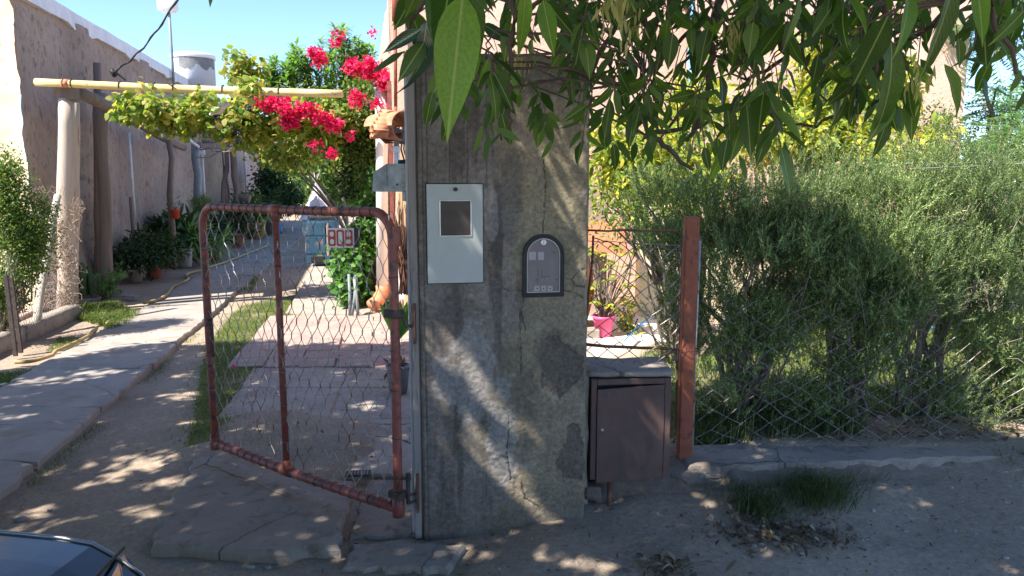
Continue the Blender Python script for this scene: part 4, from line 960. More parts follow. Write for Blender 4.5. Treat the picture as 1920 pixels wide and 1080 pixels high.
for i, (qx, qy) in enumerate([(408, 222), (447, 248), (467, 187), (515, 170)]):
    c = at(qx, qy, 9.0); mb = MB()
    for _ in range(26):
        f = R.random(); p = c+Vector((R.gauss(0, .035*(1-f)+.008), R.gauss(0, .03), .06-f*.2)); mb.rock(p, (.028, .028, .028), 0, _, 6, 4)
    mb.build('grape_bunch', M['grape'], vine, True, kind='stuff')
# carved bird ornament
bc = at(410, 205, 8.72); bird = thing('bird_ornament', 'small grey and green bird figure perched in the grape vine below the beam', 'bird ornament', bc)
ax_ = Vector((.86, 0, .5)).normalized(); Mb = Matrix((ax_, (0, 1, 0), ax_.cross(Vector((0, 1, 0))))).transposed()
prof = [(.004, -.13), (.02, -.11), (.025, -.07), (.045, -.03), (.05, .02), (.036, .06), (.03, .085), (.034, .11), (.022, .135), (.006, .145)]
Mz = Matrix((Vector((0, 1, 0)), ax_.cross(Vector((0, 1, 0))), ax_)).transposed()
MB().lathe(prof, bc, 14, Mz).build('body', M['birdgrey'], bird, True)
MB().lathe([(.003, -.09), (.03, -.05), (.036, .0), (.02, .04), (.003, .06)], bc+Vector((-.005, -.035, -.005)), 12, Mz).build('wing', M['birdgreen'], bird, True)
MB().lathe([(.012, 0), (.009, .03), (.002, .07)], bc+ax_*.13+Vector((0, 0, .0)), 8, Matrix.Rotation(math.radians(80), 3, 'Y')).build('beak', M['yellowpot'], bird, True)
MB().rock(bc+ax_*.118+Vector((0, -.03, .01)), (.01, .006, .01)).build('eye', M['black'], bird)

# tall oleander shoots above the beam
def shoots(name, label, cat, cent, Yc, hs, m, n, L0, W0, spread, group=None):
    base_ = (at(cent, 400, Yc).x, Yc, 0); t = thing(name, label, cat, base_, group); P = []; A_ = []; U_ = []; mb = MB()
    for (px, ptop, pbot) in hs:
        a = at(px+R.uniform(-6, 6), pbot, Yc+R.uniform(-.3, .3)); b = at(px, ptop, a.y+R.uniform(-.1, .1))
        mb.tube([a, a.lerp(b, .5)+Vector((R.gauss(0, .03), 0, 0)), b], [.012, .009, .004], 5)
        if len(P) < n*3: mb.tube([Vector(base_)+Vector((R.gauss(0, .05), R.gauss(0, .1), 0)), Vector((base_[0], base_[1], 1.9)), Vector((base_[0]-.1, base_[1], 2.5)), a], [.035, .03, .02, .012], 6)
        for i in range(n):
            f = R.random()**.8; p = a.lerp(b, f); th = R.random()*6.28; P.append(p); A_.append((math.cos(th), math.sin(th), R.uniform(-.1, .9))); U_.append((-math.cos(th)*.5, -math.sin(th)*.5, 1))
    P = np.array([tuple(v) for v in P]); A_ = np.array(A_); U_ = np.array(U_); s = .7+.6*N.random(len(P))
    PD = (np.array([[0, 0, 0], [.3, .5, .09], [.3, -.5, .09], [.65, .42, .07], [.65, -.42, .07], [1, 0, -.12]]), PL6[1])
    V, Fq = leaves(P, A_, U_, L0*s, W0*s, PD); mk('foliage', V, tri_fix(Fq), m, t, kind='stuff'); mb.build('stem', M['greytwig'], t, True); return t
hs1 = [(R.uniform(498, 585), 0, 0) for _ in range(26)]; hs1 = [(x, 80+abs(x-560)*.55+R.uniform(0, 40), 200) for x, _, _ in hs1]
shoots('oleander', 'left, lower clump of upright green oleander shoots above the beam', 'shrub', 700, 11, hs1, M['oleander'], 80, .15, .034, 0, 'oleanders behind the pergola')
hs2 = [(R.uniform(588, 700), 0, 0) for _ in range(36)]; hs2 = [(x, 42+abs(x-640)*.75+R.uniform(0, 45), 215) for x, _, _ in hs2]
shoots('oleander', 'taller clump of upright oleander shoots nearest the bougainvillea, reaching highest', 'shrub', 706, 11.3, hs2, M['oleander'], 80, .15, .034, 0, 'oleanders behind the pergola')

# bougainvillea
boug = viney('bougainvillea', 'large bougainvillea with masses of magenta flowers climbing over the pergola end', 'climbing shrub',
    [E3(645, 208, 9.9, 60, 30, .6), E3(690, 200, 9.9, 50, 70, .5), E3(620, 250, 9.9, 75, 40, .5), E3(690, 300, 9.9, 38, 80, .4), E3(560, 200, 9.7, 60, 30, .4), E3(530, 215, 9.7, 40, 22, .3)],
    13000, .046, .034, M['privet'], .12, (-1.95, 9.95, 0), 0, .03, per=20, shell=.3)
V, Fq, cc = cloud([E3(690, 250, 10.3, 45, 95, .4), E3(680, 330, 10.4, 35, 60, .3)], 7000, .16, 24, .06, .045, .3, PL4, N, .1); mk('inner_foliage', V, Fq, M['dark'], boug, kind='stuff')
bl = [(690, 130, 38, 18), (725, 150, 24, 26), (662, 125, 14, 12), (505, 193, 26, 15), (540, 205, 30, 22), (550, 225, 20, 18), (575, 205, 20, 14), (600, 220, 26, 18), (625, 235, 18, 14), (668, 185, 14, 16), (735, 193, 16, 12), (590, 100, 14, 9), (600, 112, 12, 6), (628, 78, 6, 7), (640, 66, 5, 5), (592, 270, 10, 8), (620, 287, 8, 5), (655, 255, 7, 5), (705, 195, 6, 8), (538, 222, 10, 22), (486, 190, 8, 6), (603, 108, 10, 8), (700, 60, 4, 4), (632, 58, 4, 4)]
V, Fq, cc = cloud([E3(a, b, 8.9, c*.82, d*.82, .12) for a, b, c, d in bl], 5200, .036, 9, .044, .038, .1, PL4, N, .2); mk('flower_cluster', V, Fq, M['bract'], boug, kind='stuff')
# trunks under it
mb = MB()
for i in range(7):
    a = Vector((-1.95+R.uniform(-.15, .2), 10+R.uniform(-.2, .3), 0)); b = at(R.uniform(655, 700), R.uniform(240, 330), 10.1); mb.tube([a, a.lerp(b, .35)+Vector((R.gauss(0, .06), 0, 0)), a.lerp(b, .7)+Vector((R.gauss(0, .06), 0, 0)), b], [.09, .07, .06, .04], 9)
mb.build('trunk', M['bark'], boug, True)
# ivy-like climber at its foot
viney('ivy', 'bright green ivy climbing round the trunks beside the white downpipe', 'climber', [E3(672, 470, 9.3, 30, 60, .25), E3(660, 540, 9.2, 26, 40, .25), E3(690, 420, 9.4, 24, 50, .2), E3(645, 500, 9.3, 14, 40, .2), E3(735, 520, 9.3, 10, 60, .1), E3(700, 350, 9.5, 14, 30, .2)], 3600, .075, .07, M['ivy'], .09, (-1.95, 9.3, 0), 14, .012, per=14, shell=.2)
# ================================================================ HOUSE
house = thing('house', 'pink rendered house behind the pillar and garden, partly hidden by foliage', 'house', (-1.3, 8.6, 0))
hx0, hx1, hy, ht = -1.36, 5.05, 8.6, 3.62
def wallgrid(name, p0, p1, z0, z1, m, parent, amp=.012, res=.08):
    p0 = Vector(p0); p1 = Vector(p1); n = max(3, int((p1-p0).length/res)); k = max(3, int((z1-z0)/res)); d = (p1-p0).normalized(); nr = Vector((d.y, -d.x, 0))
    a, b = np.meshgrid(np.linspace(0, (p1-p0).length, n), np.linspace(z0, z1, k), indexing='ij'); a = a.ravel(); b = b.ravel(); e = (fbm(a*3+p0.x, b*3, 4, 2)-.5)*amp*2
    V = np.c_[p0.x+d.x*a+nr.x*e, p0.y+d.y*a+nr.y*e, b]; i, j = np.meshgrid(np.arange(n-1), np.arange(k-1), indexing='ij'); q = (i*k+j).ravel()
    return mk(name, V, np.c_[q, q+k, q+k+1, q+1], m, parent, True)
wallgrid('front_wall', (hx0, hy, 0), (2.0, hy+.2, 0), -.1, ht, M['pink_wall'], house)
wallgrid('front_wall', (1.95, hy-.25, 0), (hx1, hy-.05, 0), -.1, 5.2, M['pink_wall'], house)
wallgrid('side_wall', (hx1, hy-.05, 0), (hx1-1.0, hy+5, 0), -.1, 5.2, M['pink_wall'], house)
wallgrid('side_wall', (hx0-.9, hy+4.5, 0), (hx0, hy, 0), -.1, ht, M['pink_wall'], house)
mb = MB(); mb.add([(hx0, hy, ht), (2, hy+.2, ht), (1.5, hy+5, ht), (hx0-.9, hy+4.5, ht)], [(0, 1, 2, 3)]); mb.add([(1.95, hy-.25, 5.2), (hx1, hy-.05, 5.2), (hx1-1, hy+5, 5.2), (1.5, hy+5, 5.2), (1.95, hy-.25, ht-.1), (1.5, hy+5, ht-.1)], [(0, 1, 2, 3), (0, 3, 5, 4)]); mb.build('roof', M['pink_wall'], house)
# red conduit and cream column at the corner
mb = MB(); mb.tube([at(741, 40, 8.5), at(742, 200, 8.5)], .02, 8); mb.tube([at(741, -40, 8.5), at(741, 40, 8.5)], .035, 8); mb.tube([at(742, 200, 8.5), (at(735, 560, 8.5).x, 8.5, .3)], .02, 8); mb.build('red_pipe', M['postred'], house, True)
mb = MB(); mb.tube([at(734, -20, 8.75), at(733, 100, 8.75)], .03, 8); mb.build('vent_pipe', M['whitewash'], house, True)
dpx = at(717, 540, 9.0)
mb = MB(); mb.tube([(dpx.x, 9.0, dpx.z), at(716, 250, 9.0), at(714, 170, 9.0)], .073, 16); dp = mb.build('downpipe', M['pink_column'], house, True)
mb = MB(); mb.tube([Vector((dpx.x, 9, dpx.z+.03)), Vector((dpx.x, 9, dpx.z-.06)), Vector((dpx.x-.05, 8.93, dpx.z-.15)), Vector((dpx.x-.11, 8.86, dpx.z-.2))], .082, 16); mb.build('pipe_elbow', M['terracotta'], dp, True)
# door, shutter and boards in the shade under the tiled canopy
mb = MB(); mb.box((at(760, 400, 8.0).x, 8.05, 1.15), (.07, .07, 2.3), bev=.01); mb.build('porch_post', M['rawwood'], house)
mb = MB(); mb.box((at(770, 400, 7.7).x, 7.72, 1.2), (.06, .05, 2.4), bev=.01); mb.build('porch_post', M['wood'], house)
mb = MB(); mb.box((at(752, 560, 8.1).x, 8.12, .62), (.1, .1, .7), bev=.01); mb.build('meter_tube', M['whitewash'], house)
# terracotta tile canopy
can = MB(); ty = 6.6; cl = at(703, 232, ty)
canopy = thing('tile_canopy', 'small canopy of red clay roof tiles over the side door, left of the pillar', 'canopy', (cl.x+.2, ty, cl.z))
def tile(c, r, ln, M3, up=True, n=10):
    mb = MB(); vs = []; th = .012
    for q_, (rr_, e) in enumerate(((r, 0), (r*.84, ln))):
        for rad in (rr_, rr_-th):
            for i in range(n+1):
                a_ = math.pi*i/n; vs.append(Vector(c)+M3 @ Vector((rad*math.cos(a_), e, (1 if up else -1)*rad*math.sin(a_))))
    k_ = n+1; fs = []
    for i in range(n): fs += [(i, i+1, 2*k_+i+1, 2*k_+i), (k_+i+1, k_+i, 3*k_+i, 3*k_+i+1), (i+1, i, k_+i, k_+i+1), (2*k_+i, 2*k_+i+1, 3*k_+i+1, 3*k_+i)]
    fs += [(0, k_, 3*k_, 2*k_), (n, 2*k_+n, 3*k_+n, k_+n)]
    mb.add(vs, fs); return mb
M3 = Matrix.Rotation(math.radians(-62), 3, 'Z') @ Matrix.Rotation(math.radians(20), 3, 'X')
# the ridge tile shows its lit side and its dark mouth; smaller tile ends step down on the left
RZ = lambda d: Matrix.Rotation(math.radians(d), 3, 'Z')
tl = at(757, 236, 6.3)
tile(tl, .125, .30, RZ(42) @ Matrix.Rotation(math.radians(2), 3, 'X')).build('roof_tile', M['terracotta'], canopy, True)
tile(tl+Vector((-.12, .20, .02)), .125, .30, RZ(42)).build('roof_tile', M['terracotta'], canopy, True)
tile(tl+Vector((-.02, .06, -.02)), .10, .28, RZ(42), False).build('roof_tile', M['terracotta'], canopy, True)
for (px, py, Yd, dg) in ((711, 222, 6.35, 70), (707, 230, 6.30, 66), (702, 237, 6.26, 62), (698, 244, 6.22, 58), (694, 247, 6.3, 74), (716, 216, 6.5, 70)):
    tile(at(px, py, Yd), .050, .13, RZ(-dg), True).build('roof_tile', M['terracotta'], canopy, True)
    tile(at(px, py+4, Yd+.02), .042, .13, RZ(-dg), False).build('roof_tile', M['terracotta'], canopy, True)
for k_ in range(1, 6):
    for dx in (0, .2):
        tile(tl+Vector((dx-.02, .18+k_*.36, .03*k_)), .11, .40, RZ(10)).build('roof_tile', M['terracotta'], canopy, True)
for dx in (-.10, .16): MB().box((tl.x+dx, 7.5, tl.z-.03), (.05, 2.25, .06), bev=.006).build('rafter', M['darklog'], canopy)
MB().box((tl.x+.03, 6.55, tl.z-.04), (.34, .30, .03), bev=.006).build('dark_backing', M['darklog'], canopy)  # dark sheet added to fill the shaded space under the tiles
for dz, yy3 in ((-.0, 6.4), (-.02, 6.7)):
    p = at(712, 252, yy3); MB().tube([p+Vector((-.02, 0, .05)), p+Vector((0, 0, -.02)), p+Vector((.05, 0, -.05+dz)), p+Vector((.21, 0, -.055+dz))], .013, 7).build('bracket', M['rust'], canopy, True)
mb = MB(); mb.box(at(758, 340, 7.4), (.14, .04, .9), bev=.004); mb.build('back_board', M['rawwood'], canopy)
MB().box(at(733, 300, 7.9), (.04, .04, 1.6)).build('door_edge', M['gatered'], canopy)
# energy saving bulb hanging under the canopy
bu = at(743, 262, 6.4); bulb = thing('light_bulb', 'unlit spiral tube bulb hanging below the tiled canopy', 'light bulb', bu)
MB().tube([bu+Vector((0, 0, .12)), bu], .003, 5).build('flex', M['rubber'], bulb)
MB().lathe([(.012, .02), (.022, 0), (.022, -.045), (.03, -.055)], bu, 14).build('lamp_holder', M['greypot'], bulb, True)
MB().lathe([(.03, -.055), (.032, -.10), (.026, -.11)], bu, 14).build('lamp_base', M['white'], bulb, True)
mb = MB()
for dx in (-.016, .0, .016):
    mb.tube([bu+Vector((dx, 0, -.11)), bu+Vector((dx, 0, -.20)), bu+Vector((dx, 0, -.205))], [.0085, .0085, .005], 8)
mb.build('glass_tube', M['bulb'], bulb, True)
# galvanised sheet box and cables on the jamb
gx0 = at(700, 354, 3.32); gx1 = at(774, 354, 3.32); zt_ = at(725, 307, 3.32).z; zl_ = at(700, 323, 3.32).z; zb_ = gx0.z
gb = thing('sheet_metal_box', 'grey galvanised sheet box with rust stain, fixed left of the pillar top', 'metal box', (gx1.x, 3.4, zb_))
xk = at(725, 307, 3.32).x
pr_ = [(gx0.x-.004, zb_-.006), (gx1.x, zb_), (gx1.x, zt_), (xk, zt_), (gx0.x, zl_)]
MB().prism([(a, b) for a, b in pr_], 0, .17, Matrix(((1, 0, 0), (0, 0, 1), (0, 1, 0))), (0, 3.32, 0)).build('sheet_body', M['galvbox'], gb)
MB().box((gx0.x*.5+gx1.x*.5-.02, 3.325, zb_-.006), (gx1.x-gx0.x-.03, .012, .014)).build('lower_lip', M['galvbox'], gb)
for q_ in ((771, 318), (772, 338), (744, 346)):
    c = at(q_[0], q_[1], 3.312); MB().lathe([(.0045, 0), (.003, .003)], c, 8, Matrix(((1, 0, 0), (0, 0, -1), (0, 1, 0)))).build('rivet', M['rust'], gb)
MB().tube([(xk, 3.3185, zt_), (xk, 3.3185, zb_)], .0008, 4).build('seam', M['black'], gb)
MB().box((gx1.x-.035, 3.36, zb_-.03), (.025, .05, .05), .4).build('wood_block', M['palepot'], gb)
cab_t = thing('door_cable', 'pair of dark cables rising from the galvanised box past the tiled canopy', 'cable', (gx1.x-.05, 3.42, zt_))
mb = MB(); a = Vector((gx1.x-.045, 3.42, zt_)); mb.tube([a, at(752, 280, 3.7), at(757, 240, 4.2), at(764, 160, 5.2), at(782, 90, 6.8), at(800, 60, 8.3)], .004, 6)
mb.tube([a+Vector((.012, 0, 0)), at(757, 280, 3.7), at(762, 230, 4.2), at(770, 150, 5.2), at(784, 95, 6.8), at(803, 62, 8.3)], .0035, 6); mb.build('cable_pair', M['rubber'], cab_t, True)
mb = MB()
for k_ in range(4): mb.tube([a+Vector((.004+.034*math.cos(t_*.63), .03*math.sin(t_*.63), .004+.004*k_)) for t_ in range(11)], .004, 6, False)
mb.build('cable_coil', M['rubber'], cab_t, True)
# bundle of dry sticks behind the gate stile
sb = thing('stick_bundle', 'bundle of thin reddish dry twigs leaning beside the porch post', 'twigs', (at(757, 560, 7).x, 7, 0)); mb = MB()
for i in range(70):
    a = Vector((at(760, 560, 7).x+R.uniform(-.05, .08), 7+R.uniform(-.1, .1), .5)); b = at(R.uniform(735, 775), R.uniform(360, 450), 7+R.uniform(-.2, .2)); mb.tube([a, a.lerp(b, .6)+Vector((R.gauss(0, .02), 0, 0)), b], [.006, .005, .003], 4)
mb.build('twigs', M['rust'], sb)

# porch features right of the pillar
pc = at(1098, 590, 6.9)
mb = MB(); mb.lathe([(.10, -.42), (.20, -.36), (.26, -.1), (.24, .12), (.13, .28), (.09, .30), (.11, .34)], (at(1062, 560, 6.9).x, 6.9, .62), 22); mb.build('clay_jar', M['terra_pot'], None, True, label='big rounded clay jar half hidden behind the right edge of the pillar', cat='jar')
mb = MB(); mb.box((at(1060, 610, 6.9).x, 6.9, .1), (.6, .5, .24), bev=.01); mb.build('jar_plinth', M['concrete2'], None, label='low concrete block under the clay jar behind the pillar', cat='block')
aw2 = at(1140, 455, 7.4)
mb = MB(); mb.add([at(1060, 425, 7.6), at(1176, 425, 7.9), at(1174, 478, 7.0), at(1105, 470, 7.0), at(1060, 500, 7.0)], [(0, 1, 2, 3, 4)]); vs0 = list(mb.v); mb.add([Vector(v)+Vector((0, .03, .06)) for v in vs0], [(4, 3, 2, 1, 0)])
mb.f += [(i, (i+1) % 5, 5+(i+1) % 5, 5+i) for i in range(5)]
mb.build('porch_hood', M['terra_pot'], house)
mb = MB(); mb.box((at(1060, 520, 7.6).x+.1, 7.9, .75), (.7, .2, 1.5), bev=.01); mb.build('door_recess', M['brick'], house)
slab('terrace', [(.25, 6.55), (1.7, 6.55), (2.0, 8.5), (.1, 8.5)], -.06, .14, M['pink_column'], None, .004, 120, kind='structure')

def pot(mb, c, r, h, rim=.012): mb.lathe([(r*.72, 0), (r*.98, h*.86), (r*1.06, h*.87), (r*1.08, h), (r*.98, h), (r*.9, h*.8)], c, 22, None, True)
pb_ = at(1131, 638, 6.75); pb_.z = .14
pk = thing('plant_bucket', 'bright pink plastic bucket holding a variegated umbrella plant, behind the wire panel', 'potted plant', pb_)
mb = MB(); pot(mb, pb_, .098, .195); mb.build('bucket', M['pink'], pk, True)
mb = MB(); mb.tube([pb_+Vector((.1*math.cos(a_), -.02-.10*math.sin(a_)*.35, .175-.06*math.sin(a_))) for a_ in [math.pi*i/10 for i in range(11)]], .004, 5); mb.build('handle', M['pink'], pk)
PM_ = []; mb = MB(); P = []; A_ = []; U_ = []
for i in range(46):
    tp = Vector((pb_.x+R.gauss(0, .11)+.04, pb_.y+R.gauss(0, .1), R.uniform(.42, .98))); tp.x += (tp.z-.5)*.05
    mb.tube([pb_+Vector((R.gauss(0, .02), R.gauss(0, .02), .15)), (pb_+tp)/2+Vector((R.gauss(0, .02), 0, .1)), tp], [.007, .005, .003], 4)
    for q_ in range(8):
        th = q_*.785+R.random(); P.append(tp); A_.append((math.cos(th), math.sin(th), -.25)); U_.append((0, 0, 1))
V, Fq = leaves(np.array([tuple(v) for v in P]), np.array(A_), np.array(U_, float), np.full(len(P), .075), np.full(len(P), .027), PL6)
mk('foliage', V, tri_fix(Fq), M['yellowleaf'], pk, kind='stuff'); mb.build('stem', M['greytwig'], pk)
viney('garden_shrub', 'olive leaved shrub standing in front of the sunlit porch, right of the pink bucket', 'shrub', [E3(1172, 590, 7.1, 16, 45, .2), E3(1190, 645, 6.8, 22, 22, .2)], 380, .06, .024, M['yellowleaf'], .09, (1.12, 7.0, .1), 14, .012, per=10, shell=.1)
# whitewashed low wall and steps catching the sun behind the hedge
lw = thing('garden_wall', 'low cream garden wall behind the hedge, bright in the sun', 'wall', (2.5, 7.9, 0))
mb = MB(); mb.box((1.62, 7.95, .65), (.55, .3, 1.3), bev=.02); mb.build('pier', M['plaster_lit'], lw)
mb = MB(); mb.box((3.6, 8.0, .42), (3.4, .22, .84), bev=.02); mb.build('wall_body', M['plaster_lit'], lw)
mb = MB()
ba_ = [at(1700, 622, 6.9), at(1760, 640, 6.7), at(1790, 636, 6.7), at(1745, 608, 7.2)]
for v in ba_: v.z = .10
tb = thing('blue_tarp', 'crumpled bright blue plastic sheet lying on the lawn behind the hedge', 'plastic sheet', (ba_[0].x, ba_[0].y, .1))
n_ = 12; vs = []; c0_ = at(1690, 628, 6.7)
for i in range(n_):
    for j in range(5): vs.append((c0_.x+i*.07, 6.9+j*.11, .06+.08*float(fbm(i*.8, j*.9, 3, 1))+.03*math.sin(i)))
mb.add(vs, [(i*5+j, i*5+5+j, i*5+6+j, i*5+j+1) for i in range(n_-1) for j in range(4)]); mb.build('sheet', M['bluetarp'], tb, True)
for i, (a, b) in enumerate([(((1170, 640), (1215, 600)), 6.5), (((1640, 640), (1700, 620)), 6.6), (((1730, 605), (1766, 590)), 6.6)]):
    A1, B1 = at(a[0][0], a[0][1], b), at(a[1][0], a[1][1], b); mb = MB(); mb.tube([A1, (A1+B1)/2+Vector((0, 0, .02)), B1], .006, 6)
    mb.build('blue_tube', M['bluetarp'], None, True, label=['thin blue tube slanting right of the pink bucket', 'thin blue tube low behind the middle of the hedge', 'short blue tube high above the blue plastic sheet'][i], cat='tube')

# ================================================================ ROSEMARY HEDGE
def rosemary(label, bx, by, ells, n, seed):
    rg = np.random.default_rng(seed); rr = random.Random(seed); t = thing('rosemary_shrub', label, 'shrub', (bx, by, .1), 'rosemary shrubs of the hedge')
    E_ = np.array(ells); pr = (E_[:, 3]*E_[:, 4]*E_[:, 5])**.7*E_[:, 6]; pr /= pr.sum(); nc = n//7
    ix = rg.choice(len(E_), nc, p=pr); d = unit(rg.normal(size=(nc, 3))); r = rg.random((nc, 1))**.45; cc = E_[ix, :3]+d*r*E_[ix, 3:6]
    j = rg.integers(0, nc, n); cd = unit(unit(cc-np.array([bx, by, .3]))*.5+np.array([0, 0, .85])+rg.normal(size=(nc, 3))*.42)
    hi_ = (rg.random(nc) < .35) & (cc[:, 2] > 1.3); cc[:, 2] += hi_*rg.random(nc)*.16; cl_ = .06+.09*rg.random(nc)+.08*hi_
    base_ = cc[j]+cd[j]*(rg.uniform(-1, 1, n)*cl_[j])[:, None]+rg.normal(size=(n, 3))*.018; tint_ = rg.random(nc)[j]*.6+.4*fbm(cc[:, 0]*3, cc[:, 2]*3, 2, 4)[j]
    g_ = fbm(base_[:, 0]*6+base_[:, 1]*4, base_[:, 2]*6, 3, 1); lowz = 1-sst(.75, 1.1, base_[:, 2])
    g_ = (g_ > .43+.05*(1-sst(1.1, 1.35, base_[:, 2]))+.07*lowz*sst(1.7, 2.1, base_[:, 0])) | (rg.random(n) < .04); base_, j, tint_ = base_[g_], j[g_], tint_[g_]; g_ = (base_[:, 1] > 3.80+.10*(base_[:, 0]-1)) | ((base_[:, 2] > .8+.5*np.clip(1.9-base_[:, 0], 0, .6)) & (base_[:, 1] > 3.55)); base_, j, tint_ = base_[g_], j[g_], tint_[g_]; n = len(base_)
    ax = unit(cd[j]+rg.normal(size=(n, 3))*.30)
    ln = .07+.09*rg.random(n)
    # needles on a sprig
    K = 24; f = np.tile(np.linspace(.02, 1, K), (n, 1))+rg.normal(size=(n, K))*.02
    a = np.cross(ax, np.array([.3, .9, .1])); a = unit(a); b = np.cross(ax, a)
    th = (np.arange(K)*2.4)[None, :]+rg.random((n, 1))*6.28
    rad = a[:, None, :]*np.cos(th)[..., None]+b[:, None, :]*np.sin(th)[..., None]
    p0_ = base_[:, None, :]+ax[:, None, :]*(f*ln[:, None])[..., None]
    nd = rad*.75+ax[:, None, :]*(.55+f[..., None]*.5); nd /= np.linalg.norm(nd, axis=2, keepdims=True)
    L_ = (.018+.014*rg.random((n, K)))[..., None]*(1-.35*f[..., None]); sd = np.cross(nd, rad); sd /= np.maximum(np.linalg.norm(sd, axis=2, keepdims=True), 1e-6)
    W_ = .0026
    V = np.stack([p0_-sd*W_, p0_+sd*W_, p0_+nd*L_], 2).reshape(-1, 3); Ft = np.arange(len(V)).reshape(-1, 3)
    # island randomness per sprig: join needle triangles by sharing nothing; colour varies per needle
    mk('needles', V, Ft, M['rosemary'], t, kind='stuff', attrs={'tint': np.repeat(tint_, K*3)})
    mb = MB(); tips = cc[rg.choice(nc, min(34, nc), replace=False)]
    for k_, tp in enumerate(tips):
        tp = Vector(tp); b0_ = Vector((bx+rr.gauss(0, .06), by+rr.gauss(0, .05), .08)); n_ = 6; pts = []
        for i in range(n_+1):
            q_ = i/n_; p = b0_.lerp(tp, q_); p.x = b0_.x+(tp.x-b0_.x)*q_**1.3; p.z = b0_.z+(tp.z-b0_.z)*q_**.8
            if 0 < i < n_: p += Vector([rr.gauss(0, .035) for _ in range(3)])
            pts.append(p)
        r0 = .024 if k_ < 7 else .010
        mb.tube(pts, [r0*(1-.8*i/n_) for i in range(n_+1)], 6 if k_ < 6 else 4)
    for k_ in range(170):
        p = Vector(cc[rr.randrange(nc)]); q_ = p+Vector((rr.gauss(0, .1), rr.gauss(0, .08), rr.uniform(-.2, .1))); mb.tube([p, (p+q_)/2+Vector((0, 0, .02)), q_], [.003, .0025, .0018], 3, False)
    mb.build('stem', M['greytwig'], t, True); return t
rosemary('leftmost rosemary shrub, dark and shaded, growing right behind the red post', 1.38, 4.25, [(1.1, 4.2, 1.15, .26, .26, .42, 1.0), (1.42, 3.98, 1.12, .34, .34, .46, 1.5), (1.02, 4.3, .68, .16, .2, .4, .45), (1.42, 4.0, .6, .36, .26, .32, .7), (.86, 4.4, 1.35, .2, .2, .22, .7), (1.5, 4.15, .32, .45, .22, .22, .55)], 11500, 21)
rosemary('second rosemary shrub from the red post, mostly shaded with a sunlit crest', 1.92, 4.25, [(1.88, 3.98, 1.14, .38, .36, .46, 1.5), (1.75, 4.0, .62, .3, .26, .30, .55), (2.1, 4.0, .85, .3, .3, .36, .8), (1.95, 4.05, .38, .45, .22, .2, .45)], 11000, 22)
rosemary('third rosemary shrub from the red post, sunlit top and open stems below', 2.42, 4.4, [(2.4, 4.12, 1.2, .38, .38, .42, 1.5), (2.3, 4.02, .42, .34, .22, .16, .3), (2.7, 4.1, .8, .3, .3, .38, .8)], 10000, 23)
rosemary('rightmost rosemary shrub, pale and fully sunlit at the edge of the hedge', 3.1, 4.45, [(2.95, 4.2, 1.15, .42, .42, .46, 1.5), (3.2, 4.25, .6, .45, .35, .42, 1.1), (2.8, 4.1, .36, .45, .22, .22, .8)], 12000, 24)

# ================================================================ GARDEN TREES AND SHRUBS (right, behind the hedge)
viney('yellow_shrub', 'yellow green shrub behind the hedge, sprawling between the pillar and the hanging branches', 'shrub', [E3(1190, 330, 6.0, 80, 70, .4), E3(1150, 280, 6.1, 50, 60, .4), E3(1260, 300, 6.2, 70, 70, .4), E3(1330, 330, 6, 60, 50, .4), E3(1300, 200, 6.4, 60, 60, .4)], 4300, .085, .032, M['yellowleaf'], .14, (1.5, 6.2, 0), 60, .02, 'greytwig', .1, .3, 9)
viney('yellow_shrub', 'brightest yellow leaved shrub in front of the pink wall, right of the hanging branches', 'shrub', [E3(1560, 190, 6.9, 80, 70, .4), E3(1620, 270, 6.7, 80, 40, .4), E3(1500, 250, 6.7, 80, 60, .4), E3(1530, 110, 7.0, 50, 60, .3), E3(1420, 240, 6.7, 60, 60, .4), E3(1745, 260, 6.7, 22, 26, .15), E3(1660, 170, 7.2, 60, 60, .3), E3(1600, 60, 7.2, 70, 40, .3)], 5600, .10, .036, M['yellowleaf'], .14, (2.6, 6.9, 0), 60, .022, 'greytwig', .1, .3, 9)
viney('garden_shrub', 'dusty olive shrub with fine twigs behind the top of the hedge', 'shrub', [E3(1180, 400, 5.6, 90, 50, .3), E3(1300, 370, 5.8, 90, 40, .3), E3(1750, 250, 7.3, 60, 60, .3), E3(1720, 310, 7, 90, 30, .3)], 4200, .04, .016, M['privet'], .12, (1.3, 5.7, 0), 16, .012, 'greytwig', .1, .1, 12)
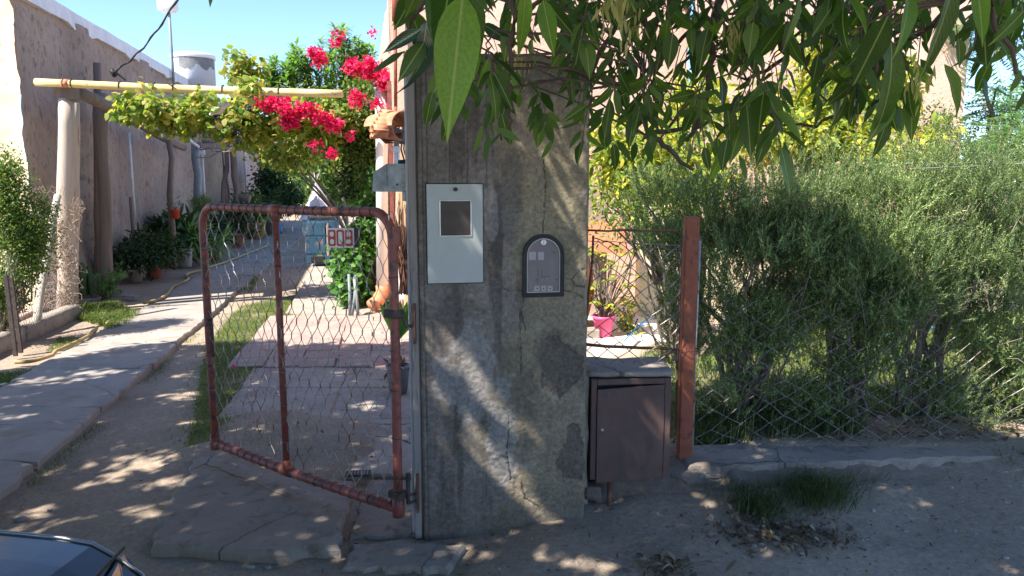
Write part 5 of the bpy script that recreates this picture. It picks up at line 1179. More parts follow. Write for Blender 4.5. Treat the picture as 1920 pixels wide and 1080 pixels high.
def feather_tree(label, ells, n, base_, Ls=.34):
    t = thing('feathery_tree', label, 'tree', base_); rg = N; E_ = np.array(ells); ix = rg.choice(len(E_), n); d = unit(rg.normal(size=(n, 3)))
    p = E_[ix, :3]+d*(rg.random((n, 1))**.5)*E_[ix, 3:6]; P = []; A_ = []; U_ = []; S_ = []
    ax = unit(d*np.array([1, 1, .3])+rg.normal(size=(n, 3))*.3+np.array([0, 0, .05])); 
    up = np.array([0, 0, 1.]); side = unit(np.cross(up, ax)); mb = MB()
    for i in range(n):
        l_ = Ls*(.7+.6*R.random()); pts = [Vector(p[i]+ax[i]*l_*f_+np.array([0, 0, -.25*l_*f_*f_])) for f_ in (0, .33, .66, 1)]; mb.tube(pts, .0025, 3, False)
        for k_ in range(9):
            f_ = .15+.1*k_; c = p[i]+ax[i]*l_*f_+np.array([0, 0, -.25*l_*f_*f_])
            for sg in (-1, 1):
                P.append(c); A_.append(side[i]*sg+ax[i]*.45+np.array([0, 0, -.15])); U_.append(up); S_.append(l_*.36*(1-.5*abs(f_-.5)))
    S_ = np.array(S_); PF = (np.array([[0, 0, 0], [.5, .5, 0], [1, 0, -.05], [.5, -.5, 0]]), PL4[1])
    V, Fq = leaves(np.array(P), np.array(A_), np.array(U_), S_, S_*.26, PF); mk('crown', V, tri_fix(Fq), M['feather'], t, kind='stuff')
    b = Vector(base_); stems(mb, b, [p[i] for i in rg.choice(n, min(n, 9), replace=False)], .05, .12); mb.build('trunk', M['greytwig'], t, True); return t
feather_tree('feathery pale green tree at the right edge, beyond the hedge', [E3(1880, 250, 8.5, 90, 45, .6), E3(1830, 300, 8, 60, 30, .5), E3(1900, 200, 9, 60, 50, .6), E3(1850, 60, 8.6, 60, 60, .5), E3(1960, 250, 8.5, 60, 100, .6)], 420, (6.2, 9.3, 0))
viney('garden_tree', 'small leaved dark green tree behind the feathery tree, far right', 'tree', [E3(1890, 290, 12, 60, 60, .6), E3(1880, 190, 12.5, 50, 50, .5), E3(1840, 300, 12, 50, 60, .6), E3(1960, 250, 12, 60, 120, .6), E3(1770, 340, 12, 90, 40, .6)], 6500, .07, .03, M['oleander'], .22, (8.5, 12.5, 0), 40, .05, per=20)
# background greenery at the end of the path
viney('background_tree', 'sunlit mid green bush behind the white tent', 'bush', [E3(590, 330, 36, 55, 55, 2.), E3(640, 350, 37, 40, 45, 2.), E3(620, 300, 38, 80, 40, 2.)], 9000, .20, .13, M['privet'], .5, (-9.5, 37, 0), 20, .1, per=22)
viney('background_tree', 'yellow green creeper mass hanging above the path end', 'creeper', [E3(520, 275, 20, 45, 24, .8), E3(590, 265, 20, 50, 20, .8), E3(550, 280, 21, 55, 24, .8), E3(650, 275, 20, 30, 34, .8)], 6000, .13, .10, M['vine'], .3, (-4.4, 20.5, 0), 4, .05, per=22)
viney('background_tree', 'taller leafy tree closing the view at the far end of the path', 'tree', [E3(560, 300, 45, 70, 60, 3), E3(650, 320, 45, 70, 60, 3), E3(700, 330, 42, 60, 70, 3)], 8000, .3, .2, M['privet'], .8, (-11, 45, 0), 20, .15, per=22)
viney('garden_shrub', 'dark green upright shrub at the far end of the brick wall', 'shrub', [E3(512, 355, 24, 26, 40, .6), E3(540, 370, 24, 20, 26, .5), E3(500, 330, 24.5, 10, 30, .3)], 4200, .14, .07, M['dark'], .3, (-7.7, 24, 0), 14, .03, per=18)
# distant tree line
for i, (x, h, lab) in enumerate([(-22, 6, 'distant tree behind the water tank roof'), (14, 5, 'distant tree right of the house'), (22, 7, 'distant tree at far right behind the garden')]):
    viney('distant_tree', lab, 'tree', [(x, 48, h*.55, 4, 3, h*.35)], 2500, .4, .3, M['privet'], .9, (x, 48, 0), 10, .15, per=20)

# ================================================================ TEEPEE, BLUE BIN, TUBES, POTS
tp0 = at(600, 396, 31); tpz = 0.0
tee = thing('play_tent', 'white pointed play tent with a patterned side at the end of the path', 'tent', (tp0.x, 31, 0))
apx = Vector((at(592, 345, 31).x, 31, at(592, 342, 31).z)); rb = .86; n_ = 8; bpnt = [Vector((tp0.x+rb*math.cos(2*math.pi*(i+.5)/n_), 31+rb*.8*math.sin(2*math.pi*(i+.5)/n_), 0)) for i in range(n_)]
mid = [b.lerp(apx, .5)+(b.lerp(apx, .5)-Vector((tp0.x, 31, 0)))*-.03 for b in bpnt]
for i in range(n_):
    j = (i+1) % n_; mb = MB(); mb.add([bpnt[i], bpnt[j], mid[j], mid[i], apx+(mid[i]-apx)*.08, apx+(mid[j]-apx)*.08], [(0, 1, 2, 3), (3, 2, 5, 4)]); mb.build('tent_panel', M['printcloth'] if i in (6,) else M['canvas'], tee)
mb = MB(); a_ = Vector((tp0.x-.08, 31-rb*.80, .0)); mb.add([a_+Vector((-.22, 0, 0)), a_+Vector((.22, 0, 0)), a_+Vector((.1, .30, .98)), a_+Vector((-.02, .30, .98))], [(0, 1, 2, 3)]); mb.build('door_flap', M['printcloth'], tee)
for i in range(5):
    th = i*1.25; b = Vector((tp0.x+rb*math.cos(th), 31+rb*.8*math.sin(th), 0)); e = apx+(apx-b).normalized()*.5; MB().tube([b, apx, e], .018, 6).build('pole', M['palepot'], tee)
bc_ = at(597, 495, 13.6); bx_ = bc_.x
binn = thing('blue_drum', 'weathered blue painted metal cabinet standing in the path', 'cabinet', (bx_, 13.9, 0)); bz = at(600, 408, 13.6).z
def bbx(x0, x1, y0, y1, z0, z1, m, nm, bev=.01): MB().box((bx_+(x0+x1)/2, 13.9+(y0+y1)/2, (z0+z1)/2), (x1-x0, y1-y0, z1-z0), .12, bev=bev).build(nm, M[m], binn)
bbx(-.24, .30, -.25, .25, .06, bz-.06, 'blue', 'body'); bbx(-.20, .26, -.22, .22, bz-.055, bz+.01, 'rubber', 'lid')
bbx(-.25, .14, -.275, -.252, bz-.335, bz-.09, 'blue', 'upper_panel'); bbx(-.235, .13, -.272, -.252, .24, bz-.345, 'blue', 'door')
bbx(.16, .2, -.275, -.252, .2, bz-.1, 'brick', 'rusty_strip'); bbx(-.14, .1, -.275, -.252, .08, .2, 'rubber', 'lower_opening')
tg = thing('conduit_tubes', 'three grey conduit tubes stuck upright in the ground by the ivy', 'tubes', (-2.0, 8.9, 0))
for (x0, y0, x1, y1) in ((656, 592, 654, 514), (660, 598, 668, 520), (672, 600, 664, 522)):
    a = at(x0, y0, 8.6); MB().tube([Vector((a.x, 8.6, 0)), at((x0+x1)/2+1, (y0+y1)/2, 8.62), at(x1, y1, 8.65)], .018, 8).build('tube', M['tube'], tg, True)
MB().tube([at(664, 522, 8.65), at(667, 517, 8.65), at(668, 520, 8.65)], .018, 8).build('tube_bend', M['tube'], tg, True)
gpp = at(747, 735, 5.35); gpp.z = .014
gpt = thing('plant_pot', 'old dark grey round pot with a broken rim behind the gate hinge', 'pot', gpp)
MB().lathe([(.065, 0), (.085, .17), (.092, .20), (.08, .205), (.07, .16)], gpp, 18).build('pot_body', M['greypot'], gpt, True)
V, Fq, _ = cloud([(gpp.x, gpp.y, .21, .05, .05, .03)], 60, .03, 6, .05, .02, -.3, PL6); mk('dry_plant', V, Fq, M['litter'], gpt, kind='stuff')
ag = thing('aloe', 'single broad spotted succulent leaf clump beside the red pipe base', 'plant', (at(735, 600, 7).x, 7, 0)); P = []; A_ = []; U_ = []
a = at(738, 615, 7)
for i in range(6): P.append((a.x+.05, 7, .05)); A_.append((-.5+.2*i, -.2, 1.2)); U_.append((0, 1, .2))
V, Fq = leaves(np.array(P), np.array(A_), np.array(U_, float), np.full(6, .42), np.full(6, .11), PL6); mk('leaf', V, tri_fix(Fq), M['ivy'], ag)
# potted plants along the wall
def potted(name, label, cat, px, py, r, h, m, fol, n, Lf, Wf, pw, phh, proto=PL6, droop=.3, hang=None, Y0=None):
    c = at(px, py, Y0) if Y0 else G(px, py); c = Vector((c.x, c.y, hang if hang is not None else 0.0)); t = thing(name, label, cat, c); mb = MB(); pot(mb, c, r, h); mb.build('pot', M[m], t, True)
    V, Fq, cc = cloud([(c.x, c.y, c.z+h+phh*.5, pw, pw*.8, phh*.6)], n, .09, 14, Lf, Wf, droop, proto, N, .2); mk('foliage', V, Fq, M[fol], t, kind='stuff')
    mb = MB(); stems(mb, c+Vector((0, 0, h*.8)), cc[:8], .008, .02); mb.build('stem', M['greytwig'], t); return t
potted('fern_pot', 'large dark fern in an orange clay pot at the foot of the left wall', 'potted plant', 290, 520, .14, .25, 'terra_pot', 'dark', 1300, .12, .035, .50, .45)
potted('potted_shrub', 'bushy dark plant spreading on the ground left of the orange pot', 'potted plant', 255, 528, .12, .2, 'palepot', 'dark', 1300, .09, .03, .5, .42)
potted('potted_shrub', 'broad leaved plant in a pale pot behind the fern', 'potted plant', 335, 497, .16, .3, 'palepot', 'dark', 900, .28, .06, .55, .6)
potted('potted_shrub', 'strap leaved plant in a white cracked pot near the path edge', 'potted plant', 352, 500, .10, .34, 'whitewash', 'oleander', 160, .3, .03, .3, .4)
potted('potted_shrub', 'leafy plant in a dark pot seen through the gate netting at left', 'potted plant', 395, 478, .15, .25, 'greypot', 'dark', 600, .16, .05, .5, .5)
potted('potted_shrub', 'low aloe with long leaves seen behind the free stile of the gate', 'potted plant', 405, 488, .13, .16, 'terra_pot', 'oleander', 120, .4, .035, .35, .3)
potted('potted_shrub', 'bushy plant in a brick red pot near the middle of the wall row', 'potted plant', 445, 462, .17, .3, 'terra_pot', 'dark', 700, .16, .05, .55, .7)
potted('potted_shrub', 'medium green plant in a large terracotta pot beside the yellow pot', 'potted plant', 474, 446, .24, .42, 'terra_pot', 'privet', 700, .16, .06, .6, .9)
potted('potted_shrub', 'small plant in a faded yellow pot near the far end of the row', 'potted plant', 489, 444, .16, .5, 'yellowpot', 'privet', 300, .14, .05, .3, .4)
potted('potted_shrub', 'spiky plant in a brown pot far along the wall row', 'potted plant', 505, 438, .2, .4, 'brick', 'dark', 400, .3, .05, .5, .8)
hp = potted('hanging_pot', 'small red pot hanging on the thin dark prop by the wall', 'hanging pot', 329, 412, .085, .16, 'redpot', 'dark', 60, .06, .02, .08, .12, hang=at(329, 410, 13.0).z, Y0=13.0)
V, Fq, _ = cloud([E3(377, 385, 14.8, 22, 18, .25)], 1800, .08, 20, .07, .008, .2, PL4, N, .1); hf = mk('hanging_fern', V, Fq, M['privet'], None, label='round airy fern hanging on the grey prop above the gate corner', cat='fern')
bag = at(520, 436, 22); MB().rock((bag.x, 22, .2), (.35, .3, .36), 0, 4).build('blue_bag', M['bluetarp'], None, True, label='small blue plastic bag on the ground at the far wall row', cat='bag')
dl = thing('driftwood_log', 'dark rotten log lying slanted behind the fern pots', 'log', (at(285, 470, 12.6).x, 12.6, .2))
log('log', at(272, 450, 12.4), at(330, 500, 12.9), .09, .07, M['bark'], dl, .02)
mb = MB(); c = G(170, 583); 
cac = thing('cactus', 'cluster of ribbed columnar cactus arms in shade at the wall foot', 'cactus', (at(165, 570, 10.2).x, 10.2, 0))
for (px, pt) in ((153, 494), (166, 500), (183, 545), (145, 530), (172, 520)):
    a = at(px, pt, 10.2+R.uniform(-.1, .1)); mb = MB(); vs = []
    prof = [(.045, 0), (.055, .2), (.055, max(.25, a.z-.05)), (.03, max(.29, a.z)), (.005, max(.3, a.z+.01))]; nn = 14
    o = Vector((a.x, a.y, 0)); vv = []
    for r_, z_ in prof:
        for k_ in range(nn):
            th = 2*math.pi*k_/nn; q_ = r_*(1 if k_ % 2 else .78); vv.append(o+Vector((q_*math.cos(th), q_*math.sin(th), z_)))
    mb.add(vv, [(i*nn+k_, i*nn+(k_+1) % nn, i*nn+nn+(k_+1) % nn, i*nn+nn+k_) for i in range(len(prof)-1) for k_ in range(nn)]); mb.build('arm', M['cactus'], cac, True)
viney('flowering_plant', 'small pale flowering plant in front of the thick log by the wall', 'plant', [E3(205, 530, 10.0, 22, 30, .2), E3(222, 510, 9.9, 10, 8, .1)], 260, .06, .03, M['ivy'], .06, (at(195, 560, 10).x, 10, 0), 14, .007, per=7, shell=.1)

# ================================================================ LEFT FENCE, SHRUB, DRY VINE, KERB, BRICKS, HOSE
lf = thing('side_fence', 'short rusty wire fence with angle iron posts at the left edge', 'fence', (-4.5, 6.6, 0))
e0 = G(36, 668); 
for (x0, y0, x1, y1) in ((28, 668, 12, 516), (38, 662, 22, 520)):
    a = G(x0, y0); b = at(x1, y1, a.y+.02); MB().box((a+b)/2, (.035, .02, (b-a).length), M=Matrix.Rotation(math.atan2(b.x-a.x, b.z-a.z), 3, 'Y')).build('post', M['darkiron'], lf)
a = G(22, 640); b = at(108, 366, 8.3); log('brace_pole', (a.x, a.y+.35, .03), b, .04, .035, M['palepot'], lf, .008)
fa = Vector((-5.3, 6.7, .05)); fb = Vector((-5.42, 8.6, .05))
def LFP(s, z, d):
    f = s/2.0; b = Vector((-4.55, 6.65, .06)).lerp(Vector((-5.22, 8.55, .06)), f); return Vector((b.x+d, b.y, b.z+z))
hexnet(2.0, 0, .85, LFP, .075, .085, .01, .0016, .0026, .03, 8).build('wire_netting', M['wire'], lf)
hexnet(.7, 0, 1.4, lambda s, z, d: Vector((-5.45+s*.55+d*2, 8.5+d, .1+z)), .07, .08, .02, .0022, .0032, .05, 12).build('wire_netting', M['drytwig'], lf)
viney('side_shrub', 'small leaved green shrub at the left edge in front of the cream wall', 'shrub', [E3(20, 400, 7.2, 55, 90, .4), E3(50, 470, 7.2, 40, 60, .35), E3(0, 330, 7.2, 35, 50, .3), E3(65, 430, 7.2, 30, 20, .2), E3(10, 540, 7.1, 30, 60, .3), E3(90, 395, 7.4, 18, 6, .1)], 22000, .034, .014, M['privet'], .085, (-4.95, 7.15, 0), 34, .014, per=22, shell=.1, droop=0)
dv_ = thing('dry_creeper', 'dead pale creeper tangled round the foot of the pergola post', 'creeper', (-5.25, 8.7, 0)); mb = MB()
for i in range(90):
    px = R.choice([R.uniform(96, 118), R.uniform(128, 142)]); py = R.uniform(400, 590); a = at(px, py, 8.6+R.uniform(-.05, .05)); pts = [a]
    for k_ in range(6): a = a+Vector((R.gauss(0, .035), R.gauss(0, .015), R.uniform(-.07, .05))); pts.append(a)
    for p in pts: p.z = max(p.z, .02)
    mb.tube(pts, .0045, 4, False)
for i in range(40):
    a = at(R.uniform(138, 146), R.uniform(380, 400), 8.6); b = a+Vector((R.uniform(-.05, .12), 0, R.uniform(-.08, .12))); mb.tube([at(140, 430, 8.62), a, (a+b)/2+Vector((R.gauss(0, .03), 0, R.gauss(0, .03))), b], [.006, .004, .003, .003], 4, False)
mb.build('twigs', M['drytwig'], dv_)
rough_box('edging_beam', 0, .16, 0, 2.5, -.05, .15, M['concrete2'], None, .012, .06, 9, label='weathered concrete edging beam at the foot of the left wire fence', cat='edging')
eb = bpy.data.objects['edging_beam']; eb.location = (-4.78, 6.15, -.02); eb.rotation_euler = (0, 0, .17)
bs = thing('brick_pile', 'loose pile of old bricks and flat stones beside the hose on the left', 'brick pile', (-4.6, 8.0, 0))
for i, (px, py, w_, d_, h_) in enumerate([(112, 617, .2, .26, .09), (135, 609, .30, .26, .10), (128, 621, .14, .2, .1), (152, 619, .22, .22, .07), (160, 610, .26, .2, .06), (183, 617, .2, .16, .07), (118, 600, .22, .22, .06), (148, 600, .2, .2, .08)]):
    g = G(px, py); mb = MB(); mb.rock((0, 0, 0), (w_*1.25, d_*1.25, h_*1.3), 0, i, 8, 4); o = mb.build('brick', M['brick'] if i % 3 else M['stone'], bs); o.location = Vector((g.x, g.y, h_*.4))-rootloc(bs); o.rotation_euler = (R.uniform(-.05, .05), R.uniform(-.05, .05), R.uniform(-.5, .5))
def hose(label, pxs, r, m='hose', z=.03):
    pts = []; P = [G(a, b, z) for a, b in pxs]
    for i in range(len(P)-1):
        p0, p1, p2, p3 = P[max(i-1, 0)], P[i], P[i+1], P[min(i+2, len(P)-1)]
        for k_ in range(6):
            t_ = k_/6; pts.append(.5*((2*p1)+(-p0+p2)*t_+(2*p0-5*p1+4*p2-p3)*t_*t_+(-p0+3*p1-3*p2+p3)*t_**3))
    pts.append(P[-1])
    for p in pts: p.z = max(gz(p.x, p.y)+.012, .012)+(0.03 if LE(p.y)-.03 < p.x < RE(p.y)+.03 else 0)
    mb = MB(); mb.tube(pts, r, 8); mb.build('garden_hose', M[m], None, True, label=label, cat='hose')
hose('yellow garden hose curving from the left fence across to the grass', [(28, 675), (60, 673), (105, 660), (140, 645), (168, 630), (180, 614), (182, 608)], .017)
hose('end of yellow hose emerging from the grass beside the path', [(200, 603), (210, 596), (222, 590)], .015)
hose('far hose snaking along the shaded left side of the path', [(270, 570), (300, 562), (318, 548), (324, 535), (345, 530), (354, 522), (348, 514), (362, 508), (400, 500), (450, 482), (500, 462)], .02)
mb = MB(); g = G(238, 558); mb.box((g.x, g.y, .02), (.42, .12, .03), -.35); mb.build('plank', M['wood'], None, label='short grey plank lying on the ground by the flowering plant', cat='plank')

# ================================================================ GROUND COVER
P = sample_poly(GRASSPOLY, 26000, gap=.42, sc=2.4); P = P+N.normal(size=P.shape)*.035*(N.random((len(P), 1)) < .5)*2; grass('lawn_strip', np.c_[P, gh(P[:, 0], P[:, 1])-.004], .034, .0036, 1.0, M['grass'], None, kind='stuff', label='strip of short lawn between path and gate', cat='grass')
tg_ = [G(118, 592), G(150, 572), G(215, 568), G(262, 588), G(235, 612), G(205, 622), G(192, 606), G(150, 598)]
P = sample_poly(tg_, 4200, gap=.4); grass('grass_tuft', np.c_[P, gh(P[:, 0], P[:, 1])], .10, .007, .9, M['grass'], None, kind='stuff', label='bright grass growing beside the pergola post', cat='grass')
P = sample_poly([G(-40, 760), G(-30, 700), G(60, 690), G(75, 712), G(30, 745)], 3500, gap=.4); grass('grass_tuft', np.c_[P, gh(P[:, 0], P[:, 1])], .05, .004, 1.0, M['grass'], None, kind='stuff', label='low grass at the left edge beside the path', cat='grass')
P = sample_poly([G(85, 655), G(110, 628), G(160, 630), G(140, 650)], 900, gap=.4); grass('grass_tuft', np.c_[P, gh(P[:, 0], P[:, 1])], .035, .004, 1.0, M['grass'], None, kind='stuff', label='thin dry grass between hose and brick pile', cat='grass')
P = sample_poly([G(425, 545), G(450, 515), G(485, 520), G(470, 545)], 1500, gap=.4); grass('grass_tuft', np.c_[P, gh(P[:, 0], P[:, 1])], .06, .008, 1.0, M['grass'], None, kind='stuff', label='shaded grass tuft beside the far path edge', cat='grass')
P = sample_poly([(-.62, 4.3), (-.30, 4.3), (-.34, 6.0), (-.75, 6.0)], 1600, gap=.45); grass('grass_tuft', np.c_[P, np.full(len(P), .012)], .05, .004, 1.0, M['grass'], None, kind='stuff', label='weeds growing behind the pillar foot', cat='grass')
P = sample_poly(lawn, 42000, gap=.36, sc=1.5); grass('garden_lawn', np.c_[P, gh(P[:, 0], P[:, 1])], .075, .007, .9, M['grass'], None, kind='stuff', label='garden lawn behind the rosemary hedge', cat='grass')
P = sample_poly([(.95, 3.78), (1.9, 3.9), (1.8, 4.3), (1.0, 4.3)], 2600, gap=.3); grass('grass_tuft', np.c_[P, gh(P[:, 0], P[:, 1])], .16, .005, .6, M['grassdark'], None, kind='stuff', label='dark coarse grass at the foot of the wire fence', cat='grass')
# tuft on the verge: two clumps
for c, n, h, lab in ((G(1420, 965, .03), 500, .14, 'left half of the coarse grass tuft before the plinth, with pale stalks'), (G(1530, 950, .03), 900, .14, 'denser right half of the coarse grass tuft before the plinth')):
    q_ = N.normal(size=(n, 2))*np.array([.075, .055])+np.array([c.x, c.y]); grass('grass_tuft', np.c_[q_, gh(q_[:, 0], q_[:, 1])], h, .0028, 1.2, M['grassdark'], None, kind='stuff', label=lab, cat='grass')
P = np.c_[N.uniform(.9, 4.5, 1500), N.uniform(0, 1, 1500)]; P = P[fbm(P[:, 0]*5, P[:, 0]*0, 3, 1) > .5]; P[:, 1] = 3.40+.10*(P[:, 0]-.4)+N.normal(size=len(P))*.05
grass('verge_weeds', np.c_[P, gh(P[:, 0], P[:, 1])], .06, .0022, 1.3, M['grassdark'], None, kind='stuff', label='thin weeds and dry stalks along the foot of the plinth', cat='weeds')
P = np.c_[np.zeros(1800), N.uniform(3.0, 9, 1800)]; P[:, 0] = RE(P[:, 1])+.02+np.abs(N.normal(size=1800))*.05; P = P[fbm(P[:, 1]*3, P[:, 1]*0+4, 3, 2) > .52]
grass('verge_weeds', np.c_[P, gh(P[:, 0], P[:, 1])], .035, .0025, 1.2, M['grass'], None, kind='stuff', label='small weeds in the dirt along the right edge of the path', cat='weeds')
def litter(label, pts, L0, W0, m='litter', lift=.006, fl=.35):
    n = len(pts); p = np.c_[pts, gh(pts[:, 0], pts[:, 1])+lift]; th = N.random(n)*6.28; ax = np.c_[np.cos(th), np.sin(th), N.normal(size=n)*fl]; up = np.c_[N.normal(size=(n, 2))*fl, np.ones(n)]; s = .5+N.random(n)
    V, Fq = leaves(p, ax, up, L0*s, W0*s, (np.array([[0, 0, 0], [.3, .46, .14], [.3, -.46, .1], [.68, .38, .12], [.68, -.38, .16], [1, 0, .02]]), PL6[1])); mk('leaf_litter', V, tri_fix(Fq), M[m], None, kind='stuff', label=label, cat='dry leaves')
c = G(1470, 1005, .02); litter('heap of dead leaves round the coarse grass tuft', N.normal(size=(520, 2))*np.array([.15, .075])+np.array([c.x, c.y]), .032, .013, lift=.012, fl=.6)
litter('scattered dry leaves over the pavement in front', np.c_[N.uniform(-.8, 3.2, 1500), N.uniform(2.1, 3.75, 1500)], .022, .006)
litter('pale dry bits and stalks strewn over the pavement in front', np.c_[N.uniform(-1.8, 3.4, 1300), N.uniform(2.1, 3.8, 1300)], .018, .004, 'samara')
litter('fallen leaves and petals on the yard floor behind the gate', np.c_[N.uniform(-2.2, -.5, 350), N.uniform(4, 8.5, 350)], .025, .012, lift=.045)
litter('dead leaves under the hedge behind the fence', np.c_[N.uniform(.9, 4.2, 1800), N.uniform(3.8, 4.8, 1800)], .045, .018, lift=.012)
c = G(1245, 1068, 0); litter('small heap of dry stalks at the bottom edge of the picture', N.normal(size=(90, 2))*np.array([.07, .03])+np.array([c.x, c.y]), .05, .012, lift=.01, fl=.5)
pts = np.array([[p.x, p.y] for p in [G(700, 688), G(715, 692), G(440, 700), G(726, 686), G(708, 700), G(768, 740)]]); litter('few fallen magenta petals on the grass and floor', pts, .04, .03, 'bract', .05)
# pebbles
mb = MB(); 
for i in range(2400):
    x, y = R.uniform(-3.2, 3.2), 2.1+4.4*R.random()**1.6
    if LE(y) < x < RE(y) or (-1.85 < x < -.72 and 2.95 < y < 4.1): continue
    s = R.choice([.004, .005, .006, .008, .01, .014, .02] if i % 5 == 0 else [.004, .005, .006, .008]); mb.rock((x, y, gz(x, y)+s*.15), (s*1.5, s*1.2, s*.8), R.random()*6, i, 5, 3)
mb.build('gravel', M['stone'], None, kind='stuff', label='scattered small pebbles on the dirt', cat='gravel')
for i, (px, py, s, lab) in enumerate([(3, 720, .12, 'rounded stone at the end of the path edge, far left'), (38, 962, .05, 'dark pebble by the car on sunlit dirt'), (502, 1054, .028, 'pale pebble in front of the threshold slab'), (715, 1032, .05, 'half buried stone below the broken slab'), (470, 1053, .035, 'dull pebble left of the pale one under the slab edge'), (1405, 1020, .035, 'flat pale stone beside the dead leaf heap'), (1413, 1030, .028, 'smaller pale stone touching the flat one by the leaf heap'), (1505, 1045, .035, 'white pebble lying right of the leaf heap'), (1885, 1055, .03, 'pale pebble at the bottom right')]):
    g = G(px, py); mb = MB(); mb.rock((g.x, g.y, gz(g.x, g.y)+s*.12), (s, s*.7, s*.5), R.random(), i, 9, 6); mb.build('stone', M['stone'], None, True, label=lab, cat='stone')
# floor drain grate
g = G(672, 898); dg = thing('floor_drain', 'small dark slotted drain grate in the floor behind the gate', 'drain', (g.x, g.y, .012))
MB().box((g.x, g.y, .030), (.13, .07, .010), .1).build('grate_frame', M['darkiron'], dg)
for k_ in range(7): MB().box((g.x-.048+k_*.016, g.y, .0365), (.006, .055, .004), .1).build('grate_bar', M['tube'], dg)
# low rosemary-like weeds at right side under hedge are part of shrubs

# ================================================================ STREET TREE (stands behind the camera, crown overhead)
tree = thing('street_tree', 'leafy ash tree whose drooping branches hang into the top of the picture', 'tree', (1.0, -1.9, 0))
TB = Vector((1.0, -1.9, 0))
mb = MB(); mb.tube([TB+Vector((0, 0, -.05)), TB+Vector((.03, .02, .7)), TB+Vector((-.02, .05, 1.6)), TB+Vector((-.08, .12, 2.5))], [.20, .16, .145, .13], 14); mb.build('trunk', M['bark'], tree, True)
fork = TB+Vector((-.08, .12, 2.45)); mb = MB(); limbends = []
for (ex, ey, ez) in [(-5.5, 1.5, 4.6), (-4.2, 3.6, 4.2), (-2.6, 4.0, 4.1), (-1.0, 3.2, 4.2), (-3.0, -.5, 4.8), (-6.4, 3.0, 4.6), (.9, 1.9, 3.5), (1.5, 1.4, 3.4), (-.2, .6, 5.2), (-1.8, 1.6, 5.0), (1.9, .6, 4.4), (.2, 2.4, 3.6)]:
    e = Vector((ex, ey, ez)); pts = [fork]
    for i in range(1, 8):
        f = i/7; p = fork.lerp(e, f); p.z = fork.z+(e.z-fork.z)*f**.6+R.gauss(0, .05); p.x += R.gauss(0, .07); p.y += R.gauss(0, .07); pts.append(p)
    mb.tube(pts, [.085*(1-f_/7.6) for f_ in range(8)], 8); limbends.append(pts)
mb.build('limb', M['bark'], tree, True)
# ---- crown leaves; the crown is thin where the photograph's sun patches fall
LU = np.array([.64, .52])
def above(p, mrg=.12): return (p[:, 1] < .15) | (p[:, 2] > EYE+p[:, 1]*.2327+mrg)
def vmax(u): return np.interp(u, [-7, -4.6, -3.6, -2, -.6, .3, 1.2, 2.2, 2.55, 3.0, 4.5], [5.8, 6.2, 6.8, 7.2, 7.2, 6.0, 5.3, 5.1, 4.55, 4.0, 3.6])
def UV(px, py, mode='g', Y=None):
    p = G(px, py) if mode == 'g' else (at(px, py, Y) if mode == 'y' else pp(*pil(px, py))); return (p.x+.64*p.z, p.y+.52*p.z)
GAPS = []       # (u, v, ru, rv, rot, strength)
for (px, py, ru, rv, rot, s) in [(838, 645, .035, .085, .5, 1), (868, 690, .05, .12, .5, 1), (905, 735, .05, .11, .5, .95), (880, 720, .04, .09, .5, .9), (925, 850, .035, .10, .3, .9), (948, 880, .035, .07, .3, 1), (988, 920, .045, .05, 0, .9), (1075, 290, .05, .055, 0, 1), (1045, 300, .03, .05, 0, .8), (1090, 445, .03, .06, .3, .8), (962, 380, .028, .05, .3, .7), (890, 420, .015, .04, 0, .5), (1085, 490, .02, .05, 0, .5)]:
    u, v = UV(px, py, 'p'); GAPS.append((u, v, ru*1.35+.012, rv*1.3+.015, rot, s))
for (px, py, ru, rv, s) in [(260, 870, .20, .09, 1), (180, 895, .20, .07, 1), (320, 905, .24, .06, 1), (60, 945, .16, .07, 1), (240, 850, .2, .05, .9), (340, 855, .12, .05, .9), (250, 830, .14, .04, .9), (130, 870, .16, .05, .9), (80, 975, .16, .04, .9), (60, 800, .2, .05, .6), (30, 785, .2, .04, .8), (100, 715, .35, .13, .9), (190, 700, .25, .12, .9), (240, 645, .4, .14, .8), (300, 960, .12, .05, .8), (560, 925, .10, .04, .9), (430, 945, .12, .05, .7), (360, 790, .12, .07, .9), (350, 700, .12, .10, .9), (340, 735, .14, .07, .9), (490, 810, .14, .06, .8), (560, 760, .14, .10, .6), (640, 700, .12, .12, .7), (700, 760, .16, .12, .9), (730, 690, .14, .1, .8), (600, 820, .12, .05, .7), (700, 860, .10, .04, .7), (750, 820, .06, .06, .8), (1060, 1045, .16, .05, .9), (1120, 1055, .12, .05, .9), (1040, 985, .10, .03, .8), (880, 1045, .1, .03, .6), (1320, 925, .03, .05, .8), (1375, 930, .04, .05, .8), (1570, 1000, .06, .02, .6), (1500, 870, .07, .03, .9), (1350, 870, .06, .03, .9), (1660, 1070, .1, .03, .7), (1430, 900, .05, .04, .8), (1885, 1065, .1, .03, .7), (1480, 1015, .04, .02, .8), (470, 880, .10, .04, .6), (700, 1040, .14, .02, .7), (400, 660, .1, .2, .5), (460, 690, .1, .1, .5)]:
    u, v = UV(px, py); GAPS.append((u, v, ru, rv, R.uniform(-.3, .5), s))
for (px, py, Yv, ru, rv, s) in [(1240, 760, 3.38, .05, .10, 1), (1215, 740, 3.38, .03, .05, .8), (1292, 650, 3.6, .03, .12, .9), (1290, 790, 3.6, .02, .07, .9), (1285, 695, 3.6, .02, .05, .9), (1180, 690, 3.5, .1, .03, .8), (1430, 400, 4.0, .10, .08, .5), (1560, 360, 4, .12, .1, .6), (1620, 480, 4.0, .12, .12, .7), (1330, 640, 3.8, .06, .06, .7), (1700, 560, 4, .1, .2, .8)]:
    u, v = UV(px, py, 'y', Yv); GAPS.append((u, v, ru, rv, .3, s))
